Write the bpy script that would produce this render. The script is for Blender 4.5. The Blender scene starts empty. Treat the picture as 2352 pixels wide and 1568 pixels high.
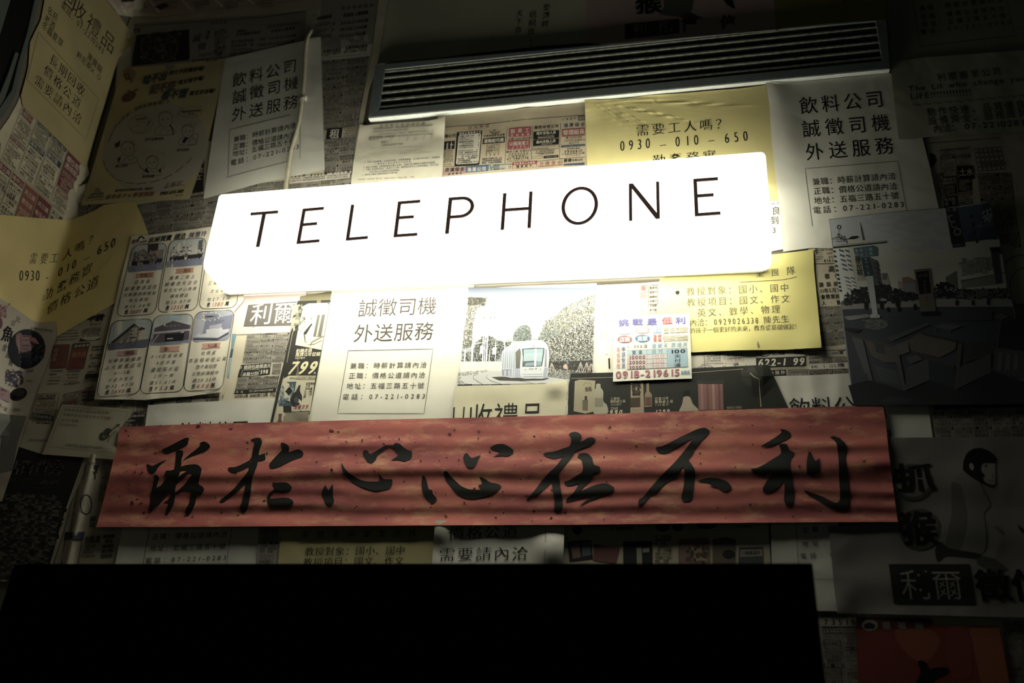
import bpy, bmesh, math, random
import numpy as np
from mathutils import Vector, Matrix
from mathutils.geometry import tessellate_polygon

# ---------------------------------------------------------------- camera, world, exposure
W, H = 2352, 1568
CX, CY = W / 2, H / 2
VP1 = (-10500.0, 1300.0)      # where the wall's level lines meet
VP2 = (1420.0, -3750.0)       # where its plumb lines meet
a = np.array([VP1[0] - CX, VP1[1] - CY]); b = np.array([VP2[0] - CX, VP2[1] - CY])
F = math.sqrt(-(a @ b))
def unit(v):
    v = np.array(v, float); return v / np.linalg.norm(v)
XA = -unit([a[0], a[1], F])
ZA = unit([b[0], b[1], F])
YA = np.cross(XA, -ZA)
D = 1.55                      # metres from the lens to the wall
CAM = np.array([0, -D, 0.0])
BASIS = np.stack([XA, YA, ZA])          # rows: world axes in camera coordinates

sc = bpy.context.scene
COL = sc.collection
cam_d = bpy.data.cameras.new('camera'); cam = bpy.data.objects.new('camera', cam_d); COL.objects.link(cam)
R = Matrix(((XA[0], -XA[1], -XA[2]), (YA[0], -YA[1], -YA[2]), (ZA[0], -ZA[1], -ZA[2])))
cam.matrix_world = Matrix.Translation(Vector(CAM)) @ R.to_4x4()
cam_d.sensor_width = 36.0; cam_d.lens = F / W * 36.0; cam_d.clip_start = 0.02
cam_d.dof.use_dof = True; cam_d.dof.focus_distance = 1.76; cam_d.dof.aperture_fstop = 2.6
sc.camera = cam
wd = bpy.data.worlds.new('night'); sc.world = wd; wd.use_nodes = True
wd.node_tree.nodes['Background'].inputs[0].default_value = (0.75, 0.85, 0.70, 1)
wd.node_tree.nodes['Background'].inputs[1].default_value = 0.010
sc.view_settings.view_transform = 'Standard'; sc.view_settings.look = 'None'
sc.view_settings.exposure = 0.0; sc.view_settings.gamma = 1.0; sc.view_settings.use_curve_mapping = False
SIGN_POWER = 12.0; UNDER = 2.55; FACE = 4.0       # the tube lies low and at the back of the box

# ---------------------------------------------------------------- pixels on the photograph -> points on the real walls
def rays(p):
    p = np.asarray(p, float).reshape(-1, 2)
    v = np.column_stack([p[:, 0] - CX, p[:, 1] - CY, np.full(len(p), F)])
    return v @ BASIS.T
def back(p, h=0.0):
    d = rays(p); t = (D - h) / d[:, 1]
    return CAM + d * t[:, None]
cA, cB = back([(270, 138)])[0], back([(0, 996)])[0]
CDIR = unit(cA - cB); SN = unit(np.cross(CDIR, [0, -1.0, 0]))
if SN[0] < 0: SN = -SN
def side(p, h=0.0):
    d = rays(p); t = (np.dot(cA - CAM, SN) + h) / (d @ SN)
    return CAM + d * t[:, None]
def surf(p, h=0.0, k=0.006):
    """the papered wall as seen at pixel p: back wall, left wall and the rounded fold between them"""
    d = rays(p); d = d / np.linalg.norm(d, axis=1)[:, None]; h = np.zeros(len(d)) + h
    t1 = (D - h) / d[:, 1]
    dn = d @ SN
    t2 = (np.dot(cA - CAM, SN) + h) / np.where(dn < -1e-4, dn, -1e-4)
    m = np.minimum(t1, t2)
    t = m - k * np.log(np.exp(-np.clip((t1 - m) / k, 0, 60)) + np.exp(-np.clip((t2 - m) / k, 0, 60)))
    return CAM + d * t[:, None]

# ---------------------------------------------------------------- materials
def lin(c):
    if isinstance(c, str):
        c = [int(c[i:i + 2], 16) / 255 for i in (0, 2, 4)]
    return tuple(x / 12.92 if x <= 0.04045 else ((x + 0.055) / 1.055) ** 2.4 for x in c)
MATS = {}
def nodes(m):
    m.use_nodes = True; return m.node_tree.nodes, m.node_tree.links, m.node_tree.nodes['Principled BSDF']
def ink(c):
    key = 'ink_' + c
    if key not in MATS:
        m = bpy.data.materials.new(key); n, l, b = nodes(m)
        q = np.array(lin(c)); q = q * 0.68 + q.mean() * 0.32
        b.inputs['Base Color'].default_value = (*q, 1); b.inputs['Roughness'].default_value = 0.7
        b.inputs['Specular IOR Level'].default_value = 0.25
        MATS[key] = m
    return MATS[key]
def paper(c, mott=0.12, scale=14, bump=0.25, rough=0.75, c2=None, spec=0.25, stretch=(1, 1, 1), bscale=38.0, bdist=0.004):
    """printed or plain paper: faint mottling, fine creases"""
    key = 'paper_%s_%s_%s_%s_%s_%s' % (c, mott, scale, bump, c2, stretch)
    if key in MATS: return MATS[key]
    m = bpy.data.materials.new('paper'); n, l, b = nodes(m)
    tc = n.new('ShaderNodeTexCoord'); mp = n.new('ShaderNodeMapping'); mp.inputs['Scale'].default_value = stretch
    l.new(tc.outputs['Object'], mp.inputs['Vector'])
    nz = n.new('ShaderNodeTexNoise'); nz.inputs['Scale'].default_value = scale; nz.inputs['Detail'].default_value = 5
    l.new(mp.outputs['Vector'], nz.inputs['Vector'])
    cr = n.new('ShaderNodeValToRGB'); cr.color_ramp.elements[0].position = 0.36; cr.color_ramp.elements[1].position = 0.66
    base = np.array(lin(c)); dark = np.array(lin(c2)) if c2 else base * (1 - mott * 2.2)
    cr.color_ramp.elements[0].color = (*dark, 1); cr.color_ramp.elements[1].color = (*base, 1)
    l.new(nz.outputs['Fac'], cr.inputs['Fac']); l.new(cr.outputs['Color'], b.inputs['Base Color'])
    b.inputs['Roughness'].default_value = rough; b.inputs['Specular IOR Level'].default_value = spec
    mp2 = n.new('ShaderNodeMapping'); mp2.inputs['Scale'].default_value = (1.0, 1.0, 1.0); mp2.inputs['Rotation'].default_value = (0, 0.5, 0)
    l.new(tc.outputs['Object'], mp2.inputs['Vector'])
    n2 = n.new('ShaderNodeTexNoise'); n2.inputs['Scale'].default_value = bscale * 0.35; n2.inputs['Detail'].default_value = 2.5; n2.inputs['Distortion'].default_value = 0.35
    l.new(mp2.outputs['Vector'], n2.inputs['Vector'])
    bp = n.new('ShaderNodeBump'); bp.inputs['Strength'].default_value = bump; bp.inputs['Distance'].default_value = bdist
    l.new(n2.outputs['Fac'], bp.inputs['Height']); l.new(bp.outputs['Normal'], b.inputs['Normal'])
    MATS[key] = m; return m
def plain(name, c, rough=0.6, metal=0.0, spec=0.4, grime=0.0):
    if name in MATS: return MATS[name]
    m = bpy.data.materials.new(name); n, l, b = nodes(m)
    b.inputs['Base Color'].default_value = (*lin(c), 1); b.inputs['Roughness'].default_value = rough
    b.inputs['Metallic'].default_value = metal; b.inputs['Specular IOR Level'].default_value = spec
    if grime:
        tc = n.new('ShaderNodeTexCoord'); nz = n.new('ShaderNodeTexNoise'); nz.inputs['Scale'].default_value = 90; nz.inputs['Detail'].default_value = 6
        l.new(tc.outputs['Object'], nz.inputs['Vector'])
        cr = n.new('ShaderNodeValToRGB'); cr.color_ramp.elements[0].position = 0.35; cr.color_ramp.elements[1].position = 0.6
        k = np.array(lin(c)); cr.color_ramp.elements[0].color = (*(k * (1 - grime)), 1); cr.color_ramp.elements[1].color = (*k, 1)
        l.new(nz.outputs['Fac'], cr.inputs['Fac']); l.new(cr.outputs['Color'], b.inputs['Base Color'])
    MATS[name] = m; return m

# ---------------------------------------------------------------- meshes and tags
def mesh_obj(name, verts, faces, mats, parent=None, midx=None, smooth=False):
    me = bpy.data.meshes.new(name)
    me.from_pydata([tuple(v) for v in verts], [], [tuple(int(i) for i in f) for f in faces])
    for m in (mats if isinstance(mats, list) else [mats]): me.materials.append(m)
    if midx is not None: me.polygons.foreach_set('material_index', np.asarray(midx, np.int32))
    if smooth: me.polygons.foreach_set('use_smooth', np.ones(len(me.polygons), bool))
    me.update()
    o = bpy.data.objects.new(name, me); COL.objects.link(o)
    if parent: o.parent = parent
    return o
def tag(o, label=None, cat=None, group=None, kind=None):
    if label: o['label'] = label
    if cat: o['category'] = cat
    if group: o['group'] = group
    if kind: o['kind'] = kind
    return o
def empty(name, loc):
    o = bpy.data.objects.new(name, None); COL.objects.link(o); o.location = loc; o.empty_display_size = 0.05
    return o
def adopt(o, root):
    """hand an already placed mesh to a root standing elsewhere"""
    o.parent = root; o.matrix_parent_inverse = Matrix.Translation(-Vector(root.location)); return o
def tri2d(pts):
    return tessellate_polygon([[Vector((p[0], p[1], 0)) for p in pts]])
def cut(pts, gx, gy=None, tris=None):
    """triangles of a flat outline, cut along a grid so that they can follow a curved sheet"""
    gy = gy or gx
    pts = np.asarray(pts, float); tris = tri2d(pts) if tris is None else tris
    bm = bmesh.new(); vs = [bm.verts.new((p[0], p[1], 0)) for p in pts]
    for t in tris:
        try: bm.faces.new([vs[i] for i in t])
        except ValueError: pass
    x0, y0 = pts.min(0); x1, y1 = pts.max(0)
    for axis, lo, hi, g in ((0, x0, x1, gx), (1, y0, y1, gy)):
        k = math.floor(lo / g) + 1
        while k * g < hi - 1e-3:
            co = [0, 0, 0]; no = [0, 0, 0]; co[axis] = k * g; no[axis] = 1
            bmesh.ops.bisect_plane(bm, geom=bm.verts[:] + bm.edges[:] + bm.faces[:], plane_co=co, plane_no=no, dist=1e-4)
            k += 1
    bmesh.ops.triangulate(bm, faces=bm.faces[:])
    bm.verts.index_update()
    v = np.array([v.co[:2] for v in bm.verts]); f = [[w.index for w in fc.verts] for fc in bm.faces]
    bm.free(); return v, f
def crom(pts, n=3):
    """closed outline through the traced points, rounded"""
    P = np.asarray(pts, float); N = len(P); out = []
    for i in range(N):
        p0, p1, p2, p3 = P[i - 1], P[i], P[(i + 1) % N], P[(i + 2) % N]
        a1 = unit(p1 - p0 + 1e-9) @ unit(p2 - p1 + 1e-9)
        for k in range(n):
            t = k / n
            m1 = (p2 - p0) * 0.5 * (0.25 if a1 < -0.2 else 0.8); m2 = (p3 - p1) * 0.4
            L = np.linalg.norm(p2 - p1)
            for mm in (m1, m2):
                q = np.linalg.norm(mm)
                if q > L: mm *= L / q
            h00 = 2 * t**3 - 3 * t**2 + 1; h10 = t**3 - 2 * t**2 + t; h01 = -2 * t**3 + 3 * t**2; h11 = t**3 - t**2
            out.append(h00 * p1 + h10 * m1 + h01 * p2 + h11 * m2)
    return np.array(out)

# ---------------------------------------------------------------- glyphs: outlines of the built-in face, laid out here
_tc = bpy.data.curves.new('glyph', 'FONT'); _to = bpy.data.objects.new('glyph', _tc); COL.objects.link(_to)
GLY = {}
STY = {'r': 0.0, 'b': 0.0, 'B': 0.0, 'l': -0.005, 'L': -0.005, 'k': -0.014, 's': -0.014, 't': 0.0}
def glyph(ch, style):
    off = STY[style]; res = 1 if style == 't' else 3
    key = (ch, off, res)
    if key not in GLY:
        _tc.body = ch; _tc.offset = off; _tc.resolution_u = res
        dg = bpy.context.evaluated_depsgraph_get(); dg.update(); e = _to.evaluated_get(dg); m = e.to_mesh()
        n = len(m.vertices)
        co = np.zeros(n * 3); m.vertices.foreach_get('co', co); co = co.reshape(-1, 3)[:, :2]
        m.calc_loop_triangles(); t = np.zeros(len(m.loop_triangles) * 3, np.int32); m.loop_triangles.foreach_get('vertices', t)
        e.to_mesh_clear()
        GLY[key] = (co, t.reshape(-1, 3))
    return GLY[key]
def is_cjk(ch): return ord(ch) > 0x2E80 or ch in '△～'
_adv = {}
def advance(ch):
    if is_cjk(ch): return 1.0
    if ch == ' ': return 0.5
    if ch not in _adv:
        co, _ = glyph(ch, 'r'); _adv[ch] = (co[:, 0].max() + 0.06) if len(co) else 0.4
    return _adv[ch]

def level_dir(p): return unit([p[0] - VP1[0], p[1] - VP1[1]])
def plumb_dir(p): return unit([p[0] - VP2[0], p[1] - VP2[1]])
def rot2(v, c, s): return np.array([v[0] * c - v[1] * s, v[0] * s + v[1] * c])

class Print:
    """everything printed on one sheet; coordinates are pixels of the photograph, optionally of an enlarged crop"""
    def __init__(s): s.v = []; s.f = []; s.l = []; s.m = []; s.n = 0; s.mats = []; s.fr = (0, 0, 1.0); s.up = None; s.k = 0; s.tone = None
    def frame(s, ox=0, oy=0, sc=1.0): s.fr = (ox, oy, sc); return s
    def px(s, p): return np.array([s.fr[0] + p[0] / s.fr[2], s.fr[1] + p[1] / s.fr[2]])
    def add(s, v, f, c, lvl):
        if len(f) == 0: return
        if s.tone:
            c = ''.join('%02x' % int(round(int(c[i:i + 2], 16) * (1 - s.tone[1]) + int(s.tone[0][i:i + 2], 16) * s.tone[1])) for i in (0, 2, 4))
        if c not in s.mats: s.mats.append(c)
        s.v.append(np.asarray(v)); s.f.append(np.asarray(f, np.int64) + s.n); s.l.append(np.full(len(v), float(lvl) + s.k * 0.03))
        s.m.append(np.full(len(f), s.mats.index(c))); s.n += len(v)
    def poly(s, pts, c, lvl=1, g=24, smooth=False):
        P = np.array([s.px(p) for p in pts])
        if smooth: P = crom(P, 3)
        if (P.max(0) - P.min(0)).max() > g * 1.3: v, f = cut(P, g)
        else: v, f = P, tri2d(P)
        s.k += 1; s.add(v, f, c, lvl)
    def line(s, pts, w, c, lvl=2, close=False):
        P = [s.px(p) for p in pts]; w = w / 2
        if close: P.append(P[0])
        Q = []
        for p, q in zip(P, P[1:]):
            n = max(1, int(np.linalg.norm(q - p) / 24)); Q += [p + (q - p) * k / n for k in range(n)]
        Q.append(P[-1]); V = []; Fs = []
        for i, p in enumerate(Q):
            d = Q[min(i + 1, len(Q) - 1)] - Q[max(i - 1, 0)]
            d = d / (np.linalg.norm(d) + 1e-9); n = np.array([-d[1], d[0]]) * w
            V += [p + n, p - n]
            if i: Fs += [(2 * i - 2, 2 * i - 1, 2 * i + 1), (2 * i - 2, 2 * i + 1, 2 * i)]
        s.add(V, Fs, c, lvl)
    def ell(s, cx, cy, rx, ry, c, lvl=1, n=18, rot=0, tilt=0):
        P = []
        for k in range(n):
            t = 2 * math.pi * k / n; x, y = rx * math.cos(t), ry * math.sin(t)
            P.append((cx + x * math.cos(rot) - y * math.sin(rot) + tilt * y, cy + x * math.sin(rot) + y * math.cos(rot)))
        s.poly(P, c, lvl)
    def oval(s, cx, cy, rx, ry, w, c, lvl=2, a0=0, a1=360, n=20, rot=0):
        P = []
        for k in range(n + 1):
            t = math.radians(a0 + (a1 - a0) * k / n); x, y = rx * math.cos(t), ry * math.sin(t)
            P.append((cx + x * math.cos(rot) - y * math.sin(rot), cy + x * math.sin(rot) + y * math.cos(rot)))
        s.line(P, w, c, lvl)
    def rframe(s, quad, r, w, c, lvl=2, fill=None):
        P = []
        q = [np.array(p, float) for p in quad]
        for i in range(4):
            p, a_, b_ = q[i], q[i - 1], q[(i + 1) % 4]
            da, db = unit(a_ - p), unit(b_ - p)
            for k in range(5):
                t = math.pi / 2 * k / 4
                P.append(p + da * r * (1 - math.sin(t)) + db * r * (1 - math.cos(t)))
        if fill: s.poly(P, fill, lvl - 1)
        if w: s.line(P, w, c, lvl, close=True)
        return P
    def one(s, ch, c, ex, ey, style, col, lvl):
        co, tr = glyph(ch, style)
        if not len(co): return
        x = co[:, 0] - (0.5 if is_cjk(ch) else advance(ch) / 2); y = co[:, 1] - (0.38 if is_cjk(ch) else 0.365)
        if style == 'k': y = y + 0.05 * x
        if style in 'bB':
            w = 0.016 if style == 'b' else 0.03
            for i_, (dx, dy) in enumerate(((-w, -w * .6), (w, -w * .6), (w, w * .6), (-w, w * .6))):
                s.add(c + np.outer(x + dx, ex) - np.outer(y + dy, ey), tr, col, lvl + i_ * 0.05)
        elif style == 'k' or style == 's':
            for dx in (-0.016, 0.016) if style == 'k' else (-0.026, 0.0, 0.026):
                v = c + np.outer(x + dx, ex) - np.outer(y, ey); s.add(v, tr, col, lvl)
        else:
            s.add(c + np.outer(x, ex) - np.outer(y, ey), tr, col, lvl)
    def t(s, text, x0, y0, x1, y1, h, style='r', c='141310', lvl=3, asp=1.0, ital=0.0, up=None):
        """one line of writing between the middles of its left and right ends; h = height of a character"""
        p0, p1 = s.px((x0, y0)), s.px((x1, y1)); h = h / s.fr[2]
        u = p1 - p0; Lw = np.linalg.norm(u); e = u / Lw
        m = (p0 + p1) / 2
        if up is not None or s.up is not None:
            dn = unit(up if up is not None else s.up)
        else:
            ld = level_dir(m); cs, sn = ld @ e, ld[0] * e[1] - ld[1] * e[0]
            dn = rot2(plumb_dir(m), cs, sn)
        cjk = any(is_cjk(q) for q in text)
        em = h / 0.90 if cjk else h / 0.73
        ex = e * em * asp; ey = (dn - e * ital) * em
        adv = [advance(q) * em * asp for q in text]; tot = sum(adv); n = len(text)
        if tot > Lw or n == 1:
            k = Lw / tot if n > 1 or tot > Lw else 1.0; ex = ex * k; adv = [q * k for q in adv]; gap = 0.0
        else: gap = (Lw - tot) / (n - 1)
        x = (Lw - sum(adv)) / 2 if n == 1 else 0.0
        for ch, w in zip(text, adv):
            if ch != ' ': s.one(ch, p0 + e * (x + w / 2), ex, ey, style, c, lvl)
            x += w + gap
    def col(s, text, x0, y0, x1, y1, w, style='r', c='141310', lvl=3):
        """writing set downwards"""
        p0, p1 = s.px((x0, y0)), s.px((x1, y1)); w = w / s.fr[2]
        for i, ch in enumerate(text):
            p = p0 + (p1 - p0) * (i / max(1, len(text) - 1)); e = level_dir(p) if s.up is None else unit([1, 0.95])
            dn = plumb_dir(p) if s.up is None else unit(s.up)
            if ch != ' ': s.one(ch, p, e * w / 0.9, dn * w / 0.9, style, c, lvl)
    def ch(s, ch, cx, cy, w, h, slope, style='k', c='141310', lvl=3, lean=None):
        p = s.px((cx, cy)); e = unit([1, slope]); dn = unit(lean) if lean is not None else plumb_dir(p)
        s.one(ch, p, e * w / 0.9, dn * h / 0.9, style, c, lvl)
    def q(s, quad, u, v):
        a_, b_, c_, d_ = [np.array(p, float) for p in quad]
        return (a_ * (1 - u) + b_ * u) * (1 - v) + (d_ * (1 - u) + c_ * u) * v
    def sub(s, quad, u0, v0, u1, v1):
        return [s.q(quad, u0, v0), s.q(quad, u1, v0), s.q(quad, u1, v1), s.q(quad, u0, v1)]
    NEWS = '租售坪萬地區透天公寓大樓電洽全新近路口間房廳衛車位市場高雄左營三民前鎮工作司機待遇月薪詳談時段保全作業員'
    def rows(s, quad, n, c='2a2824', fillr=0.9, seed=0, digits=0.15, style='t', hk=0.78, lvl=3, pitch=None):
        """small newsprint: n rows of writing inside the quad"""
        rnd = random.Random(seed * 7 + n); 
        Q = [s.px(p) for p in quad]; fr = s.fr; s.fr = (0, 0, 1.0)
        for i in range(n):
            v = (i + 0.5) / n; p0 = s.q(Q, 0.02, v); p1 = s.q(Q, 0.98, v)
            top = s.q(Q, 0.5, i / n); bot = s.q(Q, 0.5, (i + 1) / n); hh = np.linalg.norm(bot - top) * hk
            L = np.linalg.norm(p1 - p0); hh = min(hh, L / 3.1); e = (p1 - p0) / L; dn = unit(bot - top)
            x = 0.0 if rnd.random() < fillr else L * rnd.uniform(0.05, 0.2)
            end = L if rnd.random() < fillr else L * rnd.uniform(0.55, 0.95)
            num = rnd.random() < digits
            while x + hh * 0.8 < end:
                ch = rnd.choice('0123456789') if num else rnd.choice(s.NEWS)
                w = hh * (0.62 if num else 1.02)
                if rnd.random() > 0.05: s.one(ch, p0 + e * (x + w / 2), e * hh * 1.05, dn * hh * 1.1, style, c, lvl)
                x += w
        s.fr = fr
    def dense(s, quad, nx, ny, seed=0, head='26241f', bg=None, rowsper=4):
        """page of tiny boxed notices with reversed headings"""
        rnd = random.Random(seed)
        if bg is None: s.poly(quad, '8f8877', 0.4)
        for j in range(ny):
            for i in range(nx):
                cell = s.sub(quad, (i + 0.03) / nx, (j + 0.03) / ny, (i + 0.97) / nx, (j + 0.97) / ny)
                if rnd.random() < 0.75:
                    hd = s.sub(cell, 0, 0, 1, 0.26); s.poly(hd, head, 1); s.rows(hd, 1, 'b9b4a0', 1, seed + i + 31 * j, 0.1, hk=0.8)
                    s.rows(s.sub(cell, 0, 0.28, 1, 1), rowsper - 1, '1c1a16', 0.9, seed + i * 3 + j, 0.35, hk=0.92)
                else: s.rows(cell, rowsper, '1c1a16', 0.92, seed + i * 5 + j, 0.3, hk=0.92)
                s.line([cell[1] + 0, cell[2] + 0], 0.8, '3a372f', 1)
    def ads(s, quad, nx, ny, seed=0, pal=('7c3634', '2c2a26', '3a4250', '96503f', '7c3634'), hue=0.55):
        rnd = random.Random(seed)
        cuts = []
        for i in range(nx):
            v = 0.0; ks = sorted(rnd.random() for _ in range(ny - 1)); ks = [0] + [0.6 * k + 0.4 * (j + 1) / ny for j, k in enumerate(ks)] + [1]
            for j in range(ny):
                cell = s.sub(quad, (i + 0.03) / nx, ks[j] + 0.006, (i + 0.97) / nx, ks[j + 1] - 0.006)
                c = rnd.choice(pal) if rnd.random() < hue else '2c2a26'
                s.line([cell[0], cell[1], cell[2], cell[3]], 0.9, '3d3932', 1, close=True)
                k = rnd.random()
                cw = np.linalg.norm(cell[1] - cell[0]) + 1e-6; chh = np.linalg.norm(cell[3] - cell[0]); nr = max(3, min(9, int(chh / cw * 8)))
                if k < 0.42:
                    hd = s.sub(cell, 0.04, 0.03, 0.96, 0.03 + 1.3 / nr); s.poly(hd, c, 1); s.rows(hd, 1, 'c9c2ad', 1, seed + j + 7 * i, 0, style='t', hk=0.8)
                    s.rows(s.sub(cell, 0.05, 0.06 + 1.3 / nr, 0.95, 0.98), nr, '24221e', 0.8, seed + i + j * 9, .2, hk=.85)
                elif k < 0.58:
                    s.poly(s.sub(cell, 0.02, 0.02, 0.98, 0.98), c, 1); s.rows(s.sub(cell, 0.06, 0.08, 0.94, 0.45), 2, 'cfc8b2', 1, seed + j * 3, 0, hk=.9)
                    s.rows(s.sub(cell, 0.08, 0.5, 0.92, 0.95), nr - 1, 'c0b8a2', 0.7, seed + j * 4)
                else:
                    s.rows(s.sub(cell, 0.05, 0.04, 0.95, 0.3), 2, c, 1, seed + j * 5, 0, style='b', hk=0.9)
                    s.rows(s.sub(cell, 0.05, 0.33, 0.95, 0.97), nr, '2a2823', 0.75, seed + i * 4 + j, .25, hk=.85)
    def blobs(s, region, n, r, cols, seed=0, lvl=2, sq=1.0):
        """dappled patch: a jittered mosaic of about n small facets filling the region, none overlapping another"""
        rnd = random.Random(seed); R_ = [s.px(p) for p in region]; xs = [p[0] for p in R_]; ys = [p[1] for p in R_]
        def inside(x, y):
            k = False
            for (x1, y1), (x2, y2) in zip(R_, R_[1:] + R_[:1]):
                if (y1 > y) != (y2 > y) and x < (x2 - x1) * (y - y1) / (y2 - y1) + x1: k = not k
            return k
        r = r / s.fr[2]
        A = abs(sum(p[0] * q[1] - q[0] * p[1] for p, q in zip(R_, R_[1:] + R_[:1]))) / 2
        g = max(1.3, math.sqrt(A / n)); nx = int((max(xs) - min(xs)) / g) + 2; ny = int((max(ys) - min(ys)) / (g * sq)) + 2
        J = [[(min(xs) + (i - .5 + rnd.uniform(-.42, .42)) * g, min(ys) + (j - .5 + rnd.uniform(-.42, .42)) * g * sq) for i in range(nx + 1)] for j in range(ny + 1)]
        by = {}
        for j in range(ny):
            for i in range(nx):
                c4 = [J[j][i], J[j][i + 1], J[j + 1][i + 1], J[j + 1][i]]
                mx_, my_ = sum(p[0] for p in c4) / 4, sum(p[1] for p in c4) / 4
                if not inside(mx_ + rnd.uniform(-.4, .4) * g, my_ + rnd.uniform(-.4, .4) * g) or rnd.random() < .08: continue
                V, T = by.setdefault(rnd.choice(cols), ([], [])); b0 = len(V); V += c4; T += [(b0, b0 + 1, b0 + 2), (b0, b0 + 2, b0 + 3)]
        s.k += 1
        for c, (V, T) in by.items(): s.add(V, T, c, lvl)
    def build(s, hf, parent, name='printing', k=0.006):
        if not s.v: return None
        V = np.concatenate(s.v); Fc = np.concatenate(s.f); L = np.concatenate(s.l); M = np.concatenate(s.m)
        h = hf(V[:, 0], V[:, 1]) + 0.00008 * L + 0.00014
        o = mesh_obj(name, surf(V, h, k), Fc, [ink(c) for c in s.mats], None, M)
        adopt(o, parent)
        return o

def sheet(name, outline, z, mat, label, cat, pr=None, warp=None, grid=22, group=None, gy=None, part='printing'):
    """one sheet of paper pasted on the wall: z = how far its face stands off, warp = extra height in metres"""
    def hf(x, y):
        h = np.full(len(np.atleast_1d(x)), z * 0.001)
        if warp is not None: h = h + warp(np.asarray(x, float), np.asarray(y, float))
        return h
    v, f = cut(outline, grid, gy)
    P = surf(v, hf(v[:, 0], v[:, 1]))
    c = P.mean(0)
    o = mesh_obj(name, P - c, f, mat, smooth=True); o.location = c
    # every face towards the lens
    me = o.data
    if np.dot(np.array(me.polygons[0].normal), CAM - c) < 0: me.flip_normals()
    tag(o, label, cat, group)
    if pr is not None: pr.build(hf, o, part)
    return o
def ripple(ax=0.0, ay=0.0, wx=90.0, wy=90.0, ph=0.0, mix=0.6):
    """gentle standing waves in a sheet, always outwards"""
    def w(x, y):
        r = 0.0
        if ax: r = r + ax * 0.5 * (1 + np.sin(x * 2 * math.pi / wx + ph + mix * np.sin(y / 61.0 + ph)))
        if ay: r = r + ay * 0.5 * (1 + np.sin(y * 2 * math.pi / wy + ph * 1.7 + mix * np.sin(x / 83.0 + ph)))
        return r * 0.001
    return w
def sstep(t): t = np.clip(t, 0, 1); return t * t * (3 - 2 * t)
def near(px, py, r, amp):
    """a corner lifting off the wall"""
    return lambda x, y: amp * 0.001 * sstep(1 - np.hypot(x - px, y - py) / r)
def both(*fs): return lambda x, y: sum(f(x, y) for f in fs)

# ---------------------------------------------------------------- the walls themselves
def quad_pts(fn, pts): return fn(np.array(pts, float))
wall_m = paper('6d675a', 0.15, 6, 0.3)
wb = [(cA[0] + CDIR[0] * s_, 0.0, cA[2] + CDIR[2] * s_) for s_ in (0.9, -1.6)]
xr = 1.9
def slab(name, pts, nrm, thick, mat):
    pts = [np.array(p, float) for p in pts]; bk = [p - nrm * thick for p in pts]
    return mesh_obj(name, pts + bk, [(0, 1, 2, 3), (7, 6, 5, 4), (0, 4, 5, 1), (1, 5, 6, 2), (2, 6, 7, 3), (3, 7, 4, 0)], mat)
o = slab('wall_back', [wb[0], wb[1], (xr, 0, wb[1][2]), (xr, 0, wb[0][2])], np.array([0, -1.0, 0]), 0.06, wall_m); tag(o, kind='structure')
out = np.array([0, -1.0, 0]) * 0.62
o = slab('wall_left', [wb[0], wb[0] + out, wb[1] + out, wb[1]], SN, 0.05, wall_m); tag(o, kind='structure')

# ---------------------------------------------------------------- solid pieces standing on the back wall
def prism(name, pts, h0, h1, mat, parent=None, inset=None, onside=False):
    fn = side if onside else back
    T = fn(np.array(pts, float), h1); nrm = SN if onside else np.array([0, -1.0, 0])
    B = T - nrm * (h1 - h0); n = len(pts); V = np.vstack([T, B])
    tr = tri2d(pts)
    Fs = [tuple(t) for t in tr] + [tuple(n + i for i in t[::-1]) for t in tr] + [(i, (i + 1) % n, n + (i + 1) % n, n + i) for i in range(n)]
    o = mesh_obj(name, V, Fs, mat)
    bm = bmesh.new(); bm.from_mesh(o.data); bmesh.ops.recalc_face_normals(bm, faces=bm.faces[:]); bm.to_mesh(o.data); bm.free()
    if parent is not None: adopt(o, parent)
    return o
def bevel(o, w, seg=2):
    m = o.modifiers.new('bevel', 'BEVEL'); m.width = w; m.segments = seg; m.limit_method = 'ANGLE'; m.angle_limit = 0.6
    return o

# ---- the lit sign
SD = 0.103
sq_x = (back([(500, 443)], SD)[0][0], back([(1759, 343)], SD)[0][0])
glow = bpy.data.materials.new('glowing_acrylic'); n_, l_, b_ = nodes(glow)
b_.inputs['Base Color'].default_value = (0.85, 0.84, 0.76, 1); b_.inputs['Roughness'].default_value = 0.35
g_ = n_.new('ShaderNodeNewGeometry'); sx = n_.new('ShaderNodeSeparateXYZ'); l_.new(g_.outputs['Position'], sx.inputs[0])
sn_ = n_.new('ShaderNodeSeparateXYZ'); l_.new(g_.outputs['True Normal'], sn_.inputs[0])
def mrange(src, a0, a1, b0, b1):
    m = n_.new('ShaderNodeMapRange'); m.interpolation_type = 'SMOOTHSTEP'
    for k_, v_ in zip(('From Min', 'From Max', 'To Min', 'To Max'), (a0, a1, b0, b1)): m.inputs[k_].default_value = v_
    l_.new(src, m.inputs['Value']); return m.outputs['Result']
def mth(op, x, y):
    m = n_.new('ShaderNodeMath'); m.operation = op
    for k_, v_ in enumerate((x, y)):
        if isinstance(v_, (int, float)): m.inputs[k_].default_value = v_
        else: l_.new(v_, m.inputs[k_])
    return m.outputs[0]
down = mrange(sn_.outputs['Z'], -0.2, -0.9, 0.0, 1.0)                                   # 1 on the underside
under_ = mrange(sx.outputs['Y'], -0.002, -0.075, 0.10, SIGN_POWER * UNDER)
rest_ = mrange(sx.outputs['Y'], -0.035, -0.088, SIGN_POWER, FACE)
xa_, xb_ = sq_x
ends_ = mrange(sx.outputs['X'], xa_ - 0.05, xa_ + 0.30 * (xb_ - xa_), 0.62, 1.0)         # the tube stops short of the ends
mixd = mth('ADD', mth('MULTIPLY', under_, down), mth('MULTIPLY', rest_, mth('SUBTRACT', 1.0, down)))
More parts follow.
